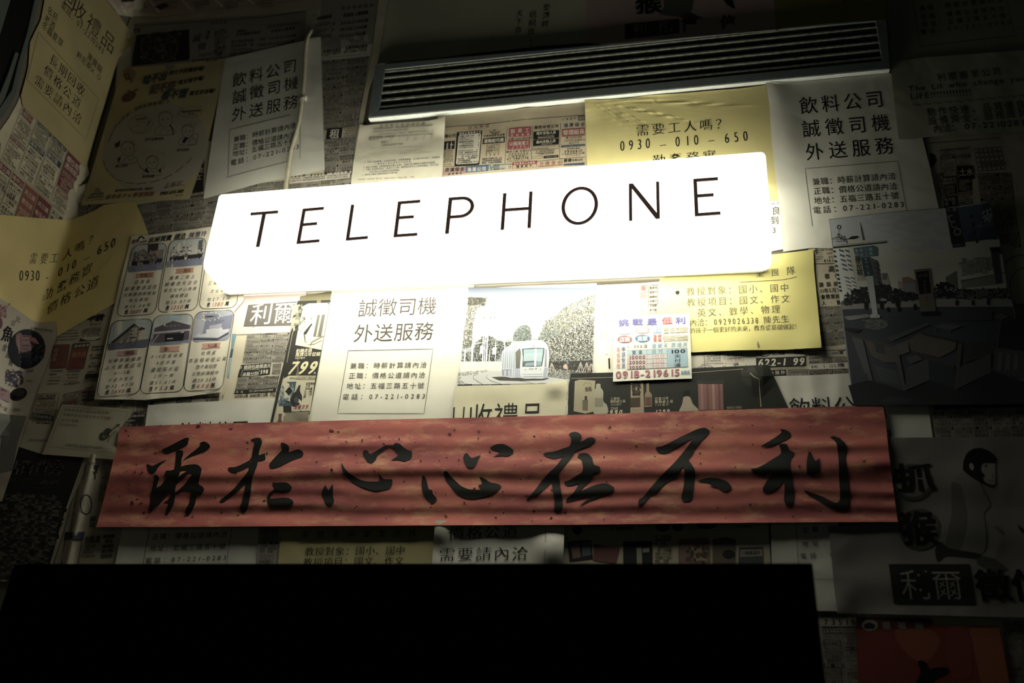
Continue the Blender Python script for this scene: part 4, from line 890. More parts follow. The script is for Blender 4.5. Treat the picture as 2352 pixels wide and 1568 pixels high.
sheet('notice', [(827, 286), (838, 288), (880, 284), (985, 277), (1010, 272), (1023, 267), (1020, 330), (1014, 440), (804, 440), (812, 370)], 2.0, paper('d2cdb9', .04, 8, .8),
      'thin grey postal notice curling under the vent, left end', 'notice', pr, both(near(1022, 268, 50, 8), near(829, 288, 40, 3), ripple(.8, .8, 120, 70, .6)), grid=14)

pr = Print().frame(1000, 0, 3.92)
pr.t('愛河畔', 0, 0, 0, 1, 1) if False else None
pr.col('愛河畔', 1002, 68, 990, 215, 62, 'k', '25241e'); pr.col('梧桐出', 878, 130, 862, 280, 64, 'k', '25241e'); pr.col('非凡', 862, 372, 856, 405, 40, 'r', '25241e'); pr.col('天下奇', 758, 120, 745, 268, 60, 'k', '25241e')
lift = lambda l0, amp=0.014: (lambda x, y: amp * sstep((y - (l0(x) - 22)) / 20))
topedge = lambda x: 149 + (x - 862) * -0.0877
sheet('poem_sheet', [(892, -15), (1352, -15), (1352, 98), (1310, 101), (1240, 106), (1190, 112), (1100, 121), (1000, 133), (905, 141), (893, 143), (877, 149), (866, 148), (872, 120)], 1.5, paper('b9b8a2', 0.08, 7, .3),
      'dull grey-green sheet with three columns of verse above the vent', 'poster', pr, lift(topedge), grid=18)
pr = Print().frame(1000, 0, 3.92)
pr.ell(1915, 50, 118, 80, '8a837b', 1, 24); pr.ch('猴', 1920, 38, 56, 40, -.08, 'B', '10100e')
pr.poly([(2050, -10), (2330, -15), (2310, 90), (2290, 130), (2180, 150), (2010, 130), (2060, 60)], '5f5b54', 1); pr.poly([(2190, 150), (2300, 110), (2410, 165), (2300, 185)], '4b4842', 1)
pr.poly([(1707, 216), (2195, 168), (2197, 297), (1706, 355)], '33342f', 2); pr.t('利爾', 1768, 275, 2145, 235, 108, 'l', 'a59f92', 3, 1.2); pr.t('徵信', 2215, 225, 2705, 190, 116, 'B', '10100e', 3, 1.1)
pr.poly([(2588, -10), (2680, 5), (2685, 45), (2702, 70), (2690, 80), (2630, 45)], '10100e', 3)
sheet('poster', [(1346, -15), (1782, -15), (1784, 68), (1700, 76), (1560, 87), (1500, 93), (1450, 101), (1400, 104), (1348, 98)], 2.2, paper('c0a8a2', .06, 7, .25),
      'pinkish private-detective poster cut off above the vent', 'poster', pr, lift(topedge), grid=18)
pr = Print(); pr.t('價格公道', 1930, -6, 2035, -16, 24, 'k', '1c1c16'); pr.line([(1786, 50), (2030, 28)], .7, '8d8650')
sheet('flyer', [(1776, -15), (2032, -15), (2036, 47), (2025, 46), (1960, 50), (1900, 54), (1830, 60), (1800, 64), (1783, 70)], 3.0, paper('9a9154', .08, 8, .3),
      'dark yellow flyer overlapping the right end of the vent', 'flyer', pr, lift(topedge), grid=18)
pr = Print()
drink(pr, [(0, 0, 0, 0)] * 3, [(2095, -8), (2114, 106), (2330, 82), (2314, 12), (2312, -5)], [(2111, 20, 2302, -1), (2114.5, 39, 2306, 19), (2117, 56, 2310, 35), (2114, 74, 2320, 50)], 1, 12, '24251f')
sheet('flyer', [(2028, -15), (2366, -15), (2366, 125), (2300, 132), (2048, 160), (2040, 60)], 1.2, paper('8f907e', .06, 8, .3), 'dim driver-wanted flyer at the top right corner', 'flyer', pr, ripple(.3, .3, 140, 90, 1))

pr = Print()
pr.t('需要工人嗎？', 1460, 300, 1674, 282, 26, 'k', INK, 3, 1.1)
pr.t('0930', 1424, 335, 1494, 328, 24, 's', INK, 3, .66); pr.t('–', 1515, 331, 1532, 329, 24, 's', INK, 3, .8); pr.t('010', 1551, 325, 1605, 320, 24, 's', INK, 3, .66); pr.t('–', 1626, 321, 1643, 319, 24, 's', INK, 3, .8); pr.t('650', 1664, 317, 1718, 311, 24, 's', INK, 3, .66)
pr.t('勤奮務實', 1498, 370, 1645, 357, 27, 'k', INK, 3, 1.05)
sheet('flyer', [(1343, 226), (1376, 230), (1440, 226), (1490, 219), (1600, 211), (1700, 203), (1759, 195), (1768, 246), (1772, 320), (1780, 392), (1787, 440), (1788, 459), (1700, 468), (1352, 480)], 3.0, yell,
      'bright yellow handyman flyer between the vent and the sign', 'flyer', pr, both(lambda x, y: 0.0025 * np.exp(-((y - 205 - (1560 - x) * .09) / 30.0) ** 2), near(1346, 228, 60, 4), lambda x, y: 0.0009 * np.exp(-((y - 245 - (1560 - x) * .1) / 45.0) ** 2) * np.exp(-((x - 1520) / 170.0) ** 2) * np.sin(y * .62 + np.sin(x / 37) * 1.2 + x * .045)), grid=14, gy=5)
pr = Print(); pr.t('品質優良', 1700, 488, 1792, 483, 18, 'r', BR); pr.t('服務周到', 1700, 510, 1789, 505, 18, 'r', BR); pr.t('07-2210283', 1680, 532, 1782, 528, 13, 'r', BR)
pr.line([(1770, 466), (1774, 469), (1779, 466)], 1, BR); pr.line([(1785, 468), (1790, 463)], 1, BR)
sheet('flyer', [(1650, 455), (1788, 459), (1793, 500), (1799, 572), (1700, 590), (1650, 560)], 2.2, white, 'strip of a white flyer at the right end of the sign, reading 3', 'flyer', pr)
pr = Print()
drink(pr, [(1835, 244, 2030, 226), (1841, 297, 2044, 280), (1849, 350, 2052, 333)], [(1866, 519), (1849, 387.3), (2062, 370), (2089, 520)],
      [(1865, 418, 2057, 404), (1868, 439, 2060.5, 427), (1869, 461, 2064, 448), (1867, 483, 2076, 468.5)], 38, 16)
sheet('flyer', [(1759, 189), (1772, 190), (1785, 193), (1820, 190), (1905, 181), (2000, 172), (2075, 165), (2120, 320), (2135, 380), (2157, 482), (2168, 560), (1905, 570), (1864, 569), (1799, 578), (1793, 500), (1788, 459), (1780, 392), (1772, 320), (1768, 246)], 3.8, white2,
      'white driver-wanted flyer to the right of the sign', 'flyer', pr, both(near(1764, 192, 55, 4), lambda x, y: 0.003 * np.exp(-((x - (1800 + (y - 280) * .22)) / 34.0) ** 2) * sstep((430 - y) / 120.0), ripple(.5, 0, 160, 90, .5)), grid=16)
pr = Print()
pr.t('利爾搬家公司', 2152, 178, 2299, 163, 18, 'r', INK); pr.t('The Lil who change your', 2086, 204, 2368, 178, 13, 'r', INK, 3, 1.2); pr.t('LIFE!!!!!!!!!!!!!', 2090, 221, 2230, 211, 14.5, 'r', INK, 3, 1.1)
for i in range(12):
    x, y = 2095 + i * 24.5, 241 - i * 2.1; pr.line([(x, y + 1), (x + 4, y - 1.5), (x + 8, y - 1.5), (x + 12, y + 1), (x + 16, y + .5), (x + 19, y - 1.5)], 1, INK)
pr.t('動作快速、品質優良', 2128, 258, 2354, 239, 19, 'r', INK); pr.t('設備齊全、服務周到', 2131, 278, 2358, 258, 19, 'r', INK); pr.t('內洽：', 2143, 296, 2205, 291, 19, 'r', INK); pr.t('07-2210283', 2215, 290, 2354, 281, 14, 'r', INK, 3, 1.2)
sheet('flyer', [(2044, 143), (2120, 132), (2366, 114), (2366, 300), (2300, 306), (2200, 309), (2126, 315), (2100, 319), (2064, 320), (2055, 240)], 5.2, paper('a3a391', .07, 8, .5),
      'grey house-moving flyer reading LIFE with many exclamation marks', 'flyer', pr, both(near(2050, 200, 70, 2), ripple(.6, .2, 95, 100, 2)))

# the plaza photograph
pr = Print().frame(1890, 450, 3.266)
pr.poly([(45, 175), (560, 115), (920, 90), (1255, 45), (1290, 200), (1345, 430), (1380, 620), (1430, 800), (1540, 1540), (800, 1530), (240, 1565), (140, 830)], '5d646c', 0.2)
pr.poly([(48, 178), (560, 118), (920, 92), (1260, 48), (1300, 330), (1345, 430), (1380, 690), (150, 760), (80, 390)], 'b3b9bd', .5)
pr.poly([(75, 330), (1320, 300), (1375, 690), (140, 740)], 'bdbcae', .7); pr.blobs([(300, 160), (900, 120), (1000, 400), (400, 420)], 60, 22, ['b7bcc0', 'aeb4ba'], 1, .9, .3)
pr.poly([(140, 815), (740, 775), (1400, 765), (1420, 800), (1430, 830), (740, 830), (145, 850)], '8a8884', 1); pr.poly([(145, 845), (730, 815), (1420, 800), (1500, 1560), (235, 1565)], '40444f', .8)
pr.poly([(75, 395), (185, 388), (245, 660), (250, 700), (130, 800), (100, 560)], 'cfd0ca', 1)
for i in range(10):
    y = 395 + i * 38 - (i * i) * .6; x = 118 + i * 7
    if i not in (5,): pr.poly([(x, y), (x + 38, y + 12), (x + 42, y + 30 - i), (x + 4, y + 16 - i)], '4f5a72', 2); pr.poly([(x + 46, y + 3), (x + 78, y + 14), (x + 82, y + 31 - i), (x + 50, y + 18 - i)], '4f5a72', 2)
    pr.poly([(76 + i * 5, y + 12), (96 + i * 5, y + 14), (98 + i * 5, y + 30), (80 + i * 5, y + 27)], '2f3340', 2)
pr.poly([(115, 280), (160, 300), (195, 390), (75, 350), (70, 330)], 'aab0b2', 1); pr.oval(121, 233, 13, 13, 2, '2a2c2c', 3); pr.col('三信', 122, 262, 122, 285, 16, 'b', '3a3c3c')
for i in range(3): pr.line([(110 + i * 25, 285 + i * 8), (140 + i * 22, 330 + i * 12)], 1.6, '30353a', 3); pr.line([(100, 318 + i * 12), (170, 300 + i * 18)], 1, '30353a', 3)
pr.line([(65, 325), (110, 305), (160, 325), (200, 322)], 1.4, '2b2d2c', 3); pr.poly([(185, 325), (215, 302), (260, 298), (273, 308), (240, 322)], '242624', 3); pr.poly([(277, 190), (290, 230), (313, 330), (300, 332), (285, 250)], '4a4c4a', 3)
pr.poly([(75, 372), (480, 330), (482, 345), (80, 390)], '97998f', 3); pr.poly([(78, 383), (480, 343), (481, 350), (82, 392)], '1e1f1e', 3.5)
pr.poly([(228, 390), (380, 370), (410, 385), (412, 448), (245, 458)], '41656d', 4); pr.t('青年一路', 240, 412, 372, 398, 24, 'b', '93aab0', 5); pr.t('中山二路', 242, 442, 375, 430, 24, 'b', '93aab0', 5); pr.poly([(285, 460), (352, 455), (375, 600), (312, 604)], '2f4a54', 4); pr.col('▲中山二路', 322, 470, 342, 580, 20, 'b', '7f959b', 5)
pr.col('廣告出租', 262, 465, 278, 575, 42, 'b', '3a3833', 3); pr.t('07-2233998', 256, 612, 325, 605, 14, 'r', '9a6f66', 3); pr.t('07-2235', 258, 628, 322, 622, 14, 'r', '9a6f66', 3)
pr.poly([(360, 460), (415, 490), (440, 640), (445, 720), (385, 760), (375, 600)], '565a5c', 2)
for i in range(6): pr.line([(378 + i * 5, 500 + i * 36), (430 + i * 3, 520 + i * 34)], 1.4, '33363a', 3)
pr.line([(402, 480), (432, 720)], 1.6, '33363a', 3)
pr.poly([(320, 602), (375, 598), (412, 885), (430, 895), (425, 915), (355, 915), (358, 890), (372, 880)], 'aab0ae', 4); pr.poly([(440, 580), (480, 575), (510, 690), (450, 695)], '9a9a90', 2); pr.poly([(442, 580), (478, 578), (482, 625), (450, 628)], '5e6a68', 3)
pr.poly([(560, 640), (600, 635), (600, 715), (570, 715)], 'a38a80', 2); pr.poly([(595, 612), (640, 605), (690, 630), (705, 720), (600, 715)], '8c6a68', 2); pr.poly([(600, 655), (690, 650), (702, 720), (605, 715)], '7c8288', 3)
pr.tone = ('3a3e42', .2)
pr.blobs([(250, 690), (440, 660), (580, 700), (720, 740), (730, 780), (150, 815), (160, 740)], 200, 22, ['17191a', '26292a', '33383a', '202425'], 2, 2.5, .8); pr.blobs([(840, 660), (930, 640), (1000, 690), (990, 760), (850, 760)], 90, 20, ['17191a', '26292a', '1e2223'], 3, 2.5)
pr.blobs([(1000, 700), (1400, 690), (1405, 765), (990, 770)], 110, 18, ['17191a', '33383a', '55585a', '6a6c6c'], 5, 2.4, .6)
pr.poly([(920, 610), (1000, 560), (1010, 700), (930, 700)], '767872', 2); pr.poly([(1035, 630), (1300, 590), (1310, 660), (1040, 690)], '92938a', 2); pr.line([(1030, 640), (1380, 570)], 1.2, '3a3c3a', 3); pr.blobs([(1030, 480), (1250, 450), (1290, 560), (1040, 590)], 40, 24, ['9c9c90', 'a6a69a', '8b8c82'], 6, 2, .5)
pr.line([(1040, 690), (1040, 760)], 3, '77797a', 3); pr.line([(1150, 690), (1155, 765)], 3, '77797a', 3); pr.poly([(1160, 700), (1240, 695), (1245, 750), (1165, 755)], '5f6464', 3); pr.poly([(1250, 385), (1330, 380), (1345, 430), (1320, 440), (1345, 650), (1300, 660), (1275, 520), (1262, 430)], '4a4c5a', 3); pr.poly([(1252, 388), (1325, 384), (1330, 420), (1270, 425)], '101212', 3.5)
pr.poly([(920, 92), (1008, 84), (1060, 345), (965, 358)], '26272b', 3); pr.oval(970, 170, 24, 26, 3.2, '8f9290', 4); pr.oval(985, 215, 20, 20, 2.4, '8f9290', 4); pr.oval(1010, 268, 24, 24, 3.2, '8f9290', 4); pr.t('76', 925, 160, 950, 158, 40, 'B', '8f9290', 4); pr.t('好禮', 930, 108, 1000, 100, 26, 'b', '8f9290', 4)
pr.poly([(1012, 84), (1255, 50), (1300, 318), (1065, 345)], '36495f', 3); pr.poly([(970, 355), (1062, 345), (1064, 378), (975, 388)], '2a2b2d', 3); pr.t('高雄旅店', 985, 372, 1050, 364, 18, 'b', '7c8088', 4)
for i, (x, y) in enumerate(((1108, 155), (1122, 215), (1138, 278), (1152, 340))): pr.poly([(x - 7, y - 14), (x + 7, y - 15), (x + 10, y + 12), (x - 4, y + 14)], '14161a', 4)
pr.blobs([(1190, 110), (1260, 90), (1280, 200), (1215, 190)], 30, 14, ['7f93a5', '93a3b0'], 9, 4); pr.poly([(1150, 215), (1285, 195), (1290, 220), (1155, 240)], '4f6276', 4)
pr.poly([(683, 552), (805, 540), (830, 730), (850, 870), (735, 880), (715, 740)], '7d6c66', 4); pr.poly([(700, 570), (790, 560), (812, 728), (725, 736)], '0f1112', 5); pr.t('城市光廊', 715, 600, 785, 592, 24, 'b', '6c6e6c', 6); pr.col('高雄玩家', 762, 640, 770, 715, 18, 'b', '6c6e6c', 6)
pr.oval(778, 762, 8, 5, 1, '3a2c28', 6); pr.line([(760, 785), (800, 782)], .8, '3a2c28', 6); pr.line([(770, 815), (808, 812)], .8, '3a2c28', 6); pr.poly([(735, 868), (870, 860), (875, 890), (738, 895)], '1b1c1c', 5)
for i in range(3): pr.poly([(150 + i * 8, 905 + i * 10), (330 + i * 20, 885 + i * 6), (340 + i * 20, 890 + i * 6), (180 + i * 15, 912 + i * 10)], '9a9c9c', 2)
for x, y, h in ((490, 850, 34), (570, 845, 40), (690, 830, 40), (1005, 800, 40), (1125, 800, 36), (1240, 795, 40), (325, 820, 55), (440, 815, 55), (560, 800, 60)): pr.ell(x, y, h * .28, h * .6, '17181a', 3)
pr.ell(455, 778, 24, 10, '9a9c9c', 3)
pr.tone = ('34383e', .5)
pr.poly([(270, 985), (380, 925), (640, 890), (760, 960), (480, 1065)], '3f5660', 3); pr.poly([(480, 1065), (780, 950), (800, 965), (520, 1090)], '6f7678', 4); pr.blobs([(300, 930), (460, 920), (490, 970), (420, 1010), (310, 990)], 40, 26, ['8b8f84', 'a3a08c', '77796f'], 8, 4, .7)
pr.poly([(215, 1045), (520, 1115), (530, 1135), (215, 1060)], '6c6058', 4); pr.poly([(216, 1060), (300, 1080), (375, 1390), (330, 1375)], '7c7f82', 4); pr.poly([(310, 1080), (530, 1140), (560, 1250), (460, 1248), (370, 1200)], '85766c', 3)
pr.poly([(380, 1095), (460, 1110), (470, 1190), (400, 1170)], '55585a', 4); pr.poly([(370, 1255), (560, 1310), (600, 1455), (400, 1390)], '59646f', 3.5)
for i in range(5): pr.line([(395 + i * 6, 1285 + i * 20), (550 + i * 8, 1325 + i * 22)], 1.6, '8a929a', 4.5)
pr.poly([(520, 1120), (560, 1130), (625, 1458), (600, 1460)], '84786e', 5); pr.poly([(540, 1120), (640, 1080), (650, 1170), (560, 1200)], '94876f', 4); pr.poly([(620, 1215), (700, 1190), (750, 1225), (660, 1260)], '7c7e78', 4)
pr.poly([(625, 1290), (790, 1215), (800, 1380), (620, 1458)], '6f767c', 4); pr.poly([(640, 1080), (720, 1030), (1000, 1100), (995, 1150), (880, 1210), (660, 1160)], '8d8263', 3.5); pr.poly([(660, 1155), (980, 1270), (985, 1290), (800, 1230), (660, 1175)], '5c5048', 5)
pr.poly([(795, 1225), (990, 1300), (1000, 1450), (800, 1385)], '34444c', 4); pr.poly([(740, 1030), (1050, 1090), (1050, 1110), (760, 1045)], '40362f', 5); pr.poly([(1010, 1110), (1045, 1105), (1010, 1450), (990, 1450)], '6c645c', 5); pr.poly([(1010, 1290), (1260, 1180), (1265, 1320), (1005, 1445)], '646a6e', 4)
pr.poly([(830, 980), (900, 955), (1050, 970), (960, 1010)], '7a7c76', 4); pr.line([(840, 990), (850, 1030)], 2, '7a7c76', 4); pr.line([(950, 1010), (955, 1050)], 2, '7a7c76', 4); pr.poly([(1050, 1100), (1290, 1080), (1290, 1180), (1060, 1250)], '4c4f4a', 3.5)
pr.poly([(940, 870), (1270, 860), (1270, 930), (950, 935)], '4d565c', 2.5); pr.poly([(1275, 905), (1330, 875), (1395, 905), (1340, 930)], '7a7c7c', 4); pr.line([(1335, 930), (1300, 1140)], 4, '6a6c6c', 4); pr.poly([(1290, 1140), (1510, 1170), (1510, 1370), (1270, 1310)], '5b6066', 4)
for i in range(3): pr.poly([(1320 + i * 60, 1170 + i * 8), (1350 + i * 60, 1175 + i * 8), (1340 + i * 60, 1310), (1305 + i * 60, 1300)], '8a8c88', 5)
pr.poly([(1340, 950), (1500, 900), (1510, 1160), (1310, 1130)], '191b1f', 3); pr.poly([(160, 985), (300, 1000), (250, 1030), (170, 1010)], '24262a', 2); pr.poly([(215, 1350), (330, 1330), (345, 1385), (225, 1410)], '4d5560', 5)
pr.poly([(190, 1420), (350, 1385), (620, 1470), (800, 1390), (1000, 1460), (1265, 1320), (1540, 1400), (1540, 1560), (235, 1570)], '22242b', 3); pr.poly([(500, 1500), (700, 1520), (640, 1545), (420, 1550)], '353a44', 3.5)
sheet('photo_print', [(1904, 503), (2000, 497), (2062, 490), (2170, 479), (2230, 470), (2262, 463), (2272, 465), (2278, 500), (2283, 505), (2294, 560), (2300, 590), (2316, 650), (2335, 760), (2366, 870), (2366, 918), (2200, 922), (2135, 920), (2080, 926), (1963, 929), (1950, 860), (1932, 710), (1915, 590)], 5.6, paper('8f969c', .05, 9, .35),
      'large dim photograph of a plaza with street signs and stalls at right', 'photo print', pr, both(near(2270, 468, 90, 5), ripple(.5, .5, 170, 120, .7)), grid=20)

# the tutoring flyer, the loan slip and their neighbours
pr = Print()
C2 = '5f5638'
pr.ch('業', 1745, 628, 17, 17, -.05, 'k', C2); pr.ch('團', 1780, 625, 16, 17, -.05, 'k', '2c2a20'); pr.ch('隊', 1816, 621, 18, 19, -.1, 'k', C2); pr.line([(1700, 648), (1772, 644), (1800, 642), (1815, 639), (1830, 635)], 1.1, '453d2c')
pr.t('教授對象：國小、國中', 1576, 669, 1812, 660, 18.5, 'k', C2); pr.t('教授項目：國文、作文', 1577, 694, 1814, 685, 18.5, 'k', C2); pr.t('英文、數學、物理', 1601, 718, 1792, 709, 18.5, 'k', C2)
pr.t('內洽：', 1584, 741, 1635, 739, 17, 'k', C2); pr.t('0929026338', 1640, 739, 1742, 735, 14, 's', C2, 3, .72); pr.t('陳先生', 1753, 735, 1812, 731, 17, 'k', C2)
pr.t('的孩子一個更好的未來，教育從基礎做起！', 1584, 759, 1838, 749, 12.5, 'k', C2); pr.poly([(1551, 670), (1556, 667), (1561, 669), (1560, 674), (1556, 677), (1552, 674)], '1c150f', 3)
pr.poly([(1740, 782), (1743, 788), (1746, 796), (1741, 800), (1739, 792)], '8f8557', 2)
sheet('flyer', [(1515, 640), (1640, 600), (1868, 573), (1870, 620), (1878, 700), (1887, 798), (1800, 803), (1700, 804), (1589, 809), (1505, 815), (1510, 730)], 4.6, paper('d9d088', .04, 8, .28),
      'yellow home-tutor flyer at the lower right corner of the sign', 'flyer', pr, both(near(1880, 795, 80, 5), near(1712, 806, 70, 3), ripple(.4, 0, 130, 90, 2.2)), grid=16)
pr = Print().frame(1400, 700, 7.84)
PU, RD, BL_, DB = '5b56a0', 'c8606a', '4a86b0', '4a5a9a'
for ch_, x, y in zip('挑戰最利', (255, 505, 765, 1280), (320, 308, 302, 280)): pr.ch(ch_, x, y, 22, 15, -.04, 'B', PU)
pr.poly([(920, 260), (1000, 215), (1060, 225), (1100, 215), (1142, 250), (1125, 300), (1142, 340), (1060, 340), (1000, 355), (930, 335), (945, 300)], 'e08a8c', 2); pr.ch('低', 1035, 285, 22, 15, -.04, 'b', 'c03c44', 4)
for x, y, tx, c in ((275, 465, '市場', '9fbccb'), (595, 452, '攤販', 'dc9090'), (275, 620, '店面', 'a8646a'), (595, 605, '商家', '3f7ba6')): pr.ell(x, y, 133, 67, c, 2, 24); pr.t(tx, x - 95, y + 6, x + 95, y - 6, 88, 'B', 'e6e2cf', 4)
pr.poly([(785, 388), (928, 378), (930, 500), (790, 510)], '7aa6c4', 2); pr.t('徵生', 795, 418, 922, 410, 52, 'B', 'dfe2d6', 4); pr.t('會計', 795, 474, 924, 467, 52, 'B', 'dfe2d6', 4)
pr.t('免押', 788, 568, 938, 560, 62, 'B', RD, 3); pr.t('免保', 790, 634, 940, 626, 62, 'B', RD, 3)
for tx, y0 in (('當日放款', 452), ('快來洽詢', 600)): pr.t(tx, 965, y0 + 8, 1418, y0 - 12, 108, 'B', 'a09060', 2); pr.t(tx, 972, y0 + 8, 1412, y0 - 12, 94, 'l', 'e2dec8', 4)
pr.t('1~300萬', 320, 755, 682, 742, 62, 's', '5a5a6a'); pr.t('借幾天.算幾天', 758, 738, 1405, 706, 78, 'b', '7fa6c4', 3, 1, .15)
pr.t('急低保密', 0, 0, 1, 1, 1) if False else None
for i, ch_ in enumerate('急低保密'): pr.ch(ch_, 160, 800 + i * 100, 8, 10, -.04, 'b', 'dc8a8c')
for i, ch_ in enumerate('申請快速'): pr.ch(ch_, 250, 795 + i * 100, 8, 11, -.04, 'b', '5a6aa8')
pr.poly([(315, 822), (1035, 790), (1037, 875), (315, 905)], 'a9c6d2', 1); pr.poly([(315, 905), (675, 890), (678, 1150), (310, 1165)], 'd6bdb4', 1); pr.poly([(675, 890), (1037, 876), (1040, 1138), (678, 1150)], 'c3c6c4', 1); pr.poly([(1037, 788), (1396, 770), (1410, 1113), (1042, 1138)], '92b4c6', 1)
for a_, b_2 in (((315, 822), (1396, 770)), ((315, 905), (1037, 875)), ((313, 985), (1038, 962)), ((311, 1072), (1040, 1050)), ((310, 1165), (1410, 1113)), ((675, 805), (678, 1150)), ((1036, 788), (1041, 1138)), ((1396, 770), (1410, 1113))): pr.line([a_, b_2], .7, '8a9698', 2)
pr.t('實拿', 400, 860, 598, 850, 72, 'r', '5f6a6e'); pr.t('日付', 762, 842, 962, 832, 72, 'r', '5f7a86')
for i, (a_, b_2) in enumerate((('10000', '100'), ('20000', '200'), ('30000', '300'))): pr.t(a_, 350, 947 + i * 90, 645, 938 + i * 90, 64, 'b', '55201e', 3, 1.1); pr.t(b_2, 745, 930 + i * 88, 990, 920 + i * 88, 70, 'b', 'd69a98', 3, 1.5)
pr.t('100', 1090, 842, 1368, 828, 66, 'B', '1c1c1c', 3, 1.9)
for i, ch_ in enumerate('天付清'): pr.ch(ch_, 1225, 925 + i * 80, 15, 8.5, -.04, 'r', '2a2c2c')
pr.t('0918-219615', 115, 1257, 1265, 1212, 128, 'B', 'a03c52', 3, 1.1); pr.t('0918-219615', 123, 1257, 1257, 1212, 118, 'r', 'c06a7c', 4.2, 1.12); pr.t('楊專員', 1285, 1220, 1452, 1212, 76, 'b', '5f8fae')
pr.oval(270, 1275, 45, 40, 1, 'cfc8b8', 5, 0, 200)
sheet('loan_slip', [(1409.5, 725), (1500, 721.5), (1584, 720), (1589, 869), (1500, 872), (1408, 876)], 6.2, paper('e3e2d3', .03, 9, .1),
      'small white loan slip with blue table and pink phone number', 'flyer', pr, lambda x, y: 0 * x + 0.0006)
pr = Print()
for x, tx, y0, y1, c in ((1386, '大圖書店', 668, 688, '8f8c7c'), (1403, '第二版', 668, 690, 'a5a290'), (1431, '上二十一日讀書', 670, 712, 'bdbaa6'), (1442.5, '大衛信用貸款到此上路', 669, 718, '5d5a4c'), (1382, '雙十二前每週末全開放', 745, 775, 'cac6b2'), (1393, '十一月三日起登記者', 745, 776, 'cac6b2'), (1404, '第六屆活動說明', 732, 776, 'cac6b2')): pr.col(tx, x, y0, x - 1.5, y1, 5.2, 'r', c)
pr.t('1', 1391, 834, 1403, 833, 26, 's', '8d8668', 3, .9); pr.poly([(1390, 814), (1395, 812), (1397, 814), (1391, 816)], 'b5b098')
sheet('printed_sheet', [(1366, 655), (1470, 650), (1520, 646), (1514, 740), (1512, 880), (1354, 872), (1361, 780)], 2.4, paper('e2dfcf', .04, 9, .15), 'white sheet with faint vertical writing right of the tram photograph', 'printed sheet', pr)
pr = Print(); pr.rframe([(1470, 655), (1487, 654), (1486, 682), (1470, 684)], 3, 1.2, '9a5a4c'); pr.col('專印', 1478, 662, 1478, 676, 12, 'b', '9a5a4c', 4); pr.rows([(1470, 686), (1486, 685), (1486, 723), (1470, 724)], 6, '9a7a6c', .8, 3)
pr.line([(1489, 654), (1488, 724)], .7, '4a463c'); pr.rframe([(1491, 655), (1511, 654), (1510, 680), (1490, 681)], 1, 1, '4a463c'); pr.rframe([(1491, 683), (1511, 682), (1510, 698), (1490, 699)], 1, 1, '4a463c'); pr.rows([(1492, 656), (1510, 655), (1509, 716), (1491, 717)], 6, '3f3b32', 1, 4, 0, 'b'); pr.t('04-237', 1490, 718.5, 1511, 717.5, 6, 'r', '5f5a4c')
sheet('newspaper_scrap', [(1469, 650), (1516, 647), (1512, 724), (1468, 727)], 3.0, newsm, 'narrow newspaper scrap with red box just below the sign', 'newspaper', pr)

# centre driver flyer
pr = Print()
drink(pr, [(0, 0, 0, 0), (822, 708, 1004, 701), (812, 766, 997, 759)], [(800, 805), (994.6, 801), (974, 949), (775, 949), (800, 805)],
      [(804, 840, 980.6, 837.5), (801, 862.5, 977, 860.8), (796, 886, 974.5, 885), (786.5, 911, 977, 909)], 40, 13.5, '3d342a')
sheet('flyer', [(760, 668), (1090, 650), (1072, 760), (1052, 886), (1047, 905), (1040, 972), (870, 976), (704, 982), (735, 830)], 2.8, white,
      'white driver-wanted flyer centred below the glowing sign', 'flyer', pr, both(ripple(.35, 0, 190, 90, 1), near(900, 960, 70, 1.2)))

# tram photograph
pr = Print().frame(1050, 660, 6.72)
pr.poly([(172, 0), (2142, 0), (2085, 1330), (1750, 1330), (1730, 1520), (5, 1500), (60, 1140)], 'a2a8ac', .3); pr.poly([(172, 0), (2142, 0), (2138, 150), (160, 230)], '6f788a', .6)
for y, c in ((260, '8a92a0'), (330, '969ca6')): pr.poly([(160, y - 120), (2130, y - 200), (2125, y - 60), (150, y + 30)], c, .7)
pr.poly([(240, 620), (620, 620), (640, 700), (1300, 640), (1300, 800), (240, 830)], 'a0a6b2', 1); pr.poly([(545, 640), (620, 640), (618, 740), (548, 740)], 'a3b2c6', 1.5); pr.poly([(752, 600), (785, 600), (775, 800), (742, 800)], 'a0a6c0', 1.5); pr.poly([(1160, 650), (1220, 650), (1218, 710), (1158, 712)], 'a8b4c6', 1.5)
G1 = ['55543f', '6d6b58', '858270', '5d5f50']; G2 = ['56645c', '6d7a72', '45524a', '7d867e']; G3 = ['3f3d34', '55534a', '77766a', 'c4c8bc', 'a8aca0', '8a8c80']
pr.blobs([(170, 150), (480, 160), (430, 260), (300, 330), (250, 520), (230, 720), (240, 900), (80, 960), (110, 650), (150, 350)], 726, 24, G1 + ['dcdcd0', '55533f'], 1, 2); pr.blobs([(172, 145), (440, 160), (420, 290), (300, 270), (170, 280)], 264, 20, ['3a382c', '55533f', '2c2a22'], 2, 3)
pr.blobs([(860, 760), (900, 660), (1000, 580), (1080, 580), (1140, 650), (1140, 800), (1050, 820), (870, 820)], 440, 24, G2, 3, 2); pr.blobs([(310, 830), (400, 760), (500, 740), (600, 800), (740, 850), (840, 830), (820, 900), (600, 1140), (70, 1140), (80, 990), (220, 1000)], 924, 22, ['6d7068', '4c4f48', '95988f', '33352f'], 4, 2)
pr.blobs([(1250, 800), (1370, 520), (1540, 430), (1640, 310), (1780, 240), (2000, 150), (2135, 90), (2120, 420), (1900, 560), (1700, 700), (1500, 760)], 1364, 30, ['6a6c5e', '828474', '55574a', '949688'], 5, 2); pr.blobs([(1250, 800), (1330, 680), (1560, 640), (1600, 780), (1400, 820)], 330, 24, ['6f7a70', '8a938a', '545c54'], 6, 2.6)
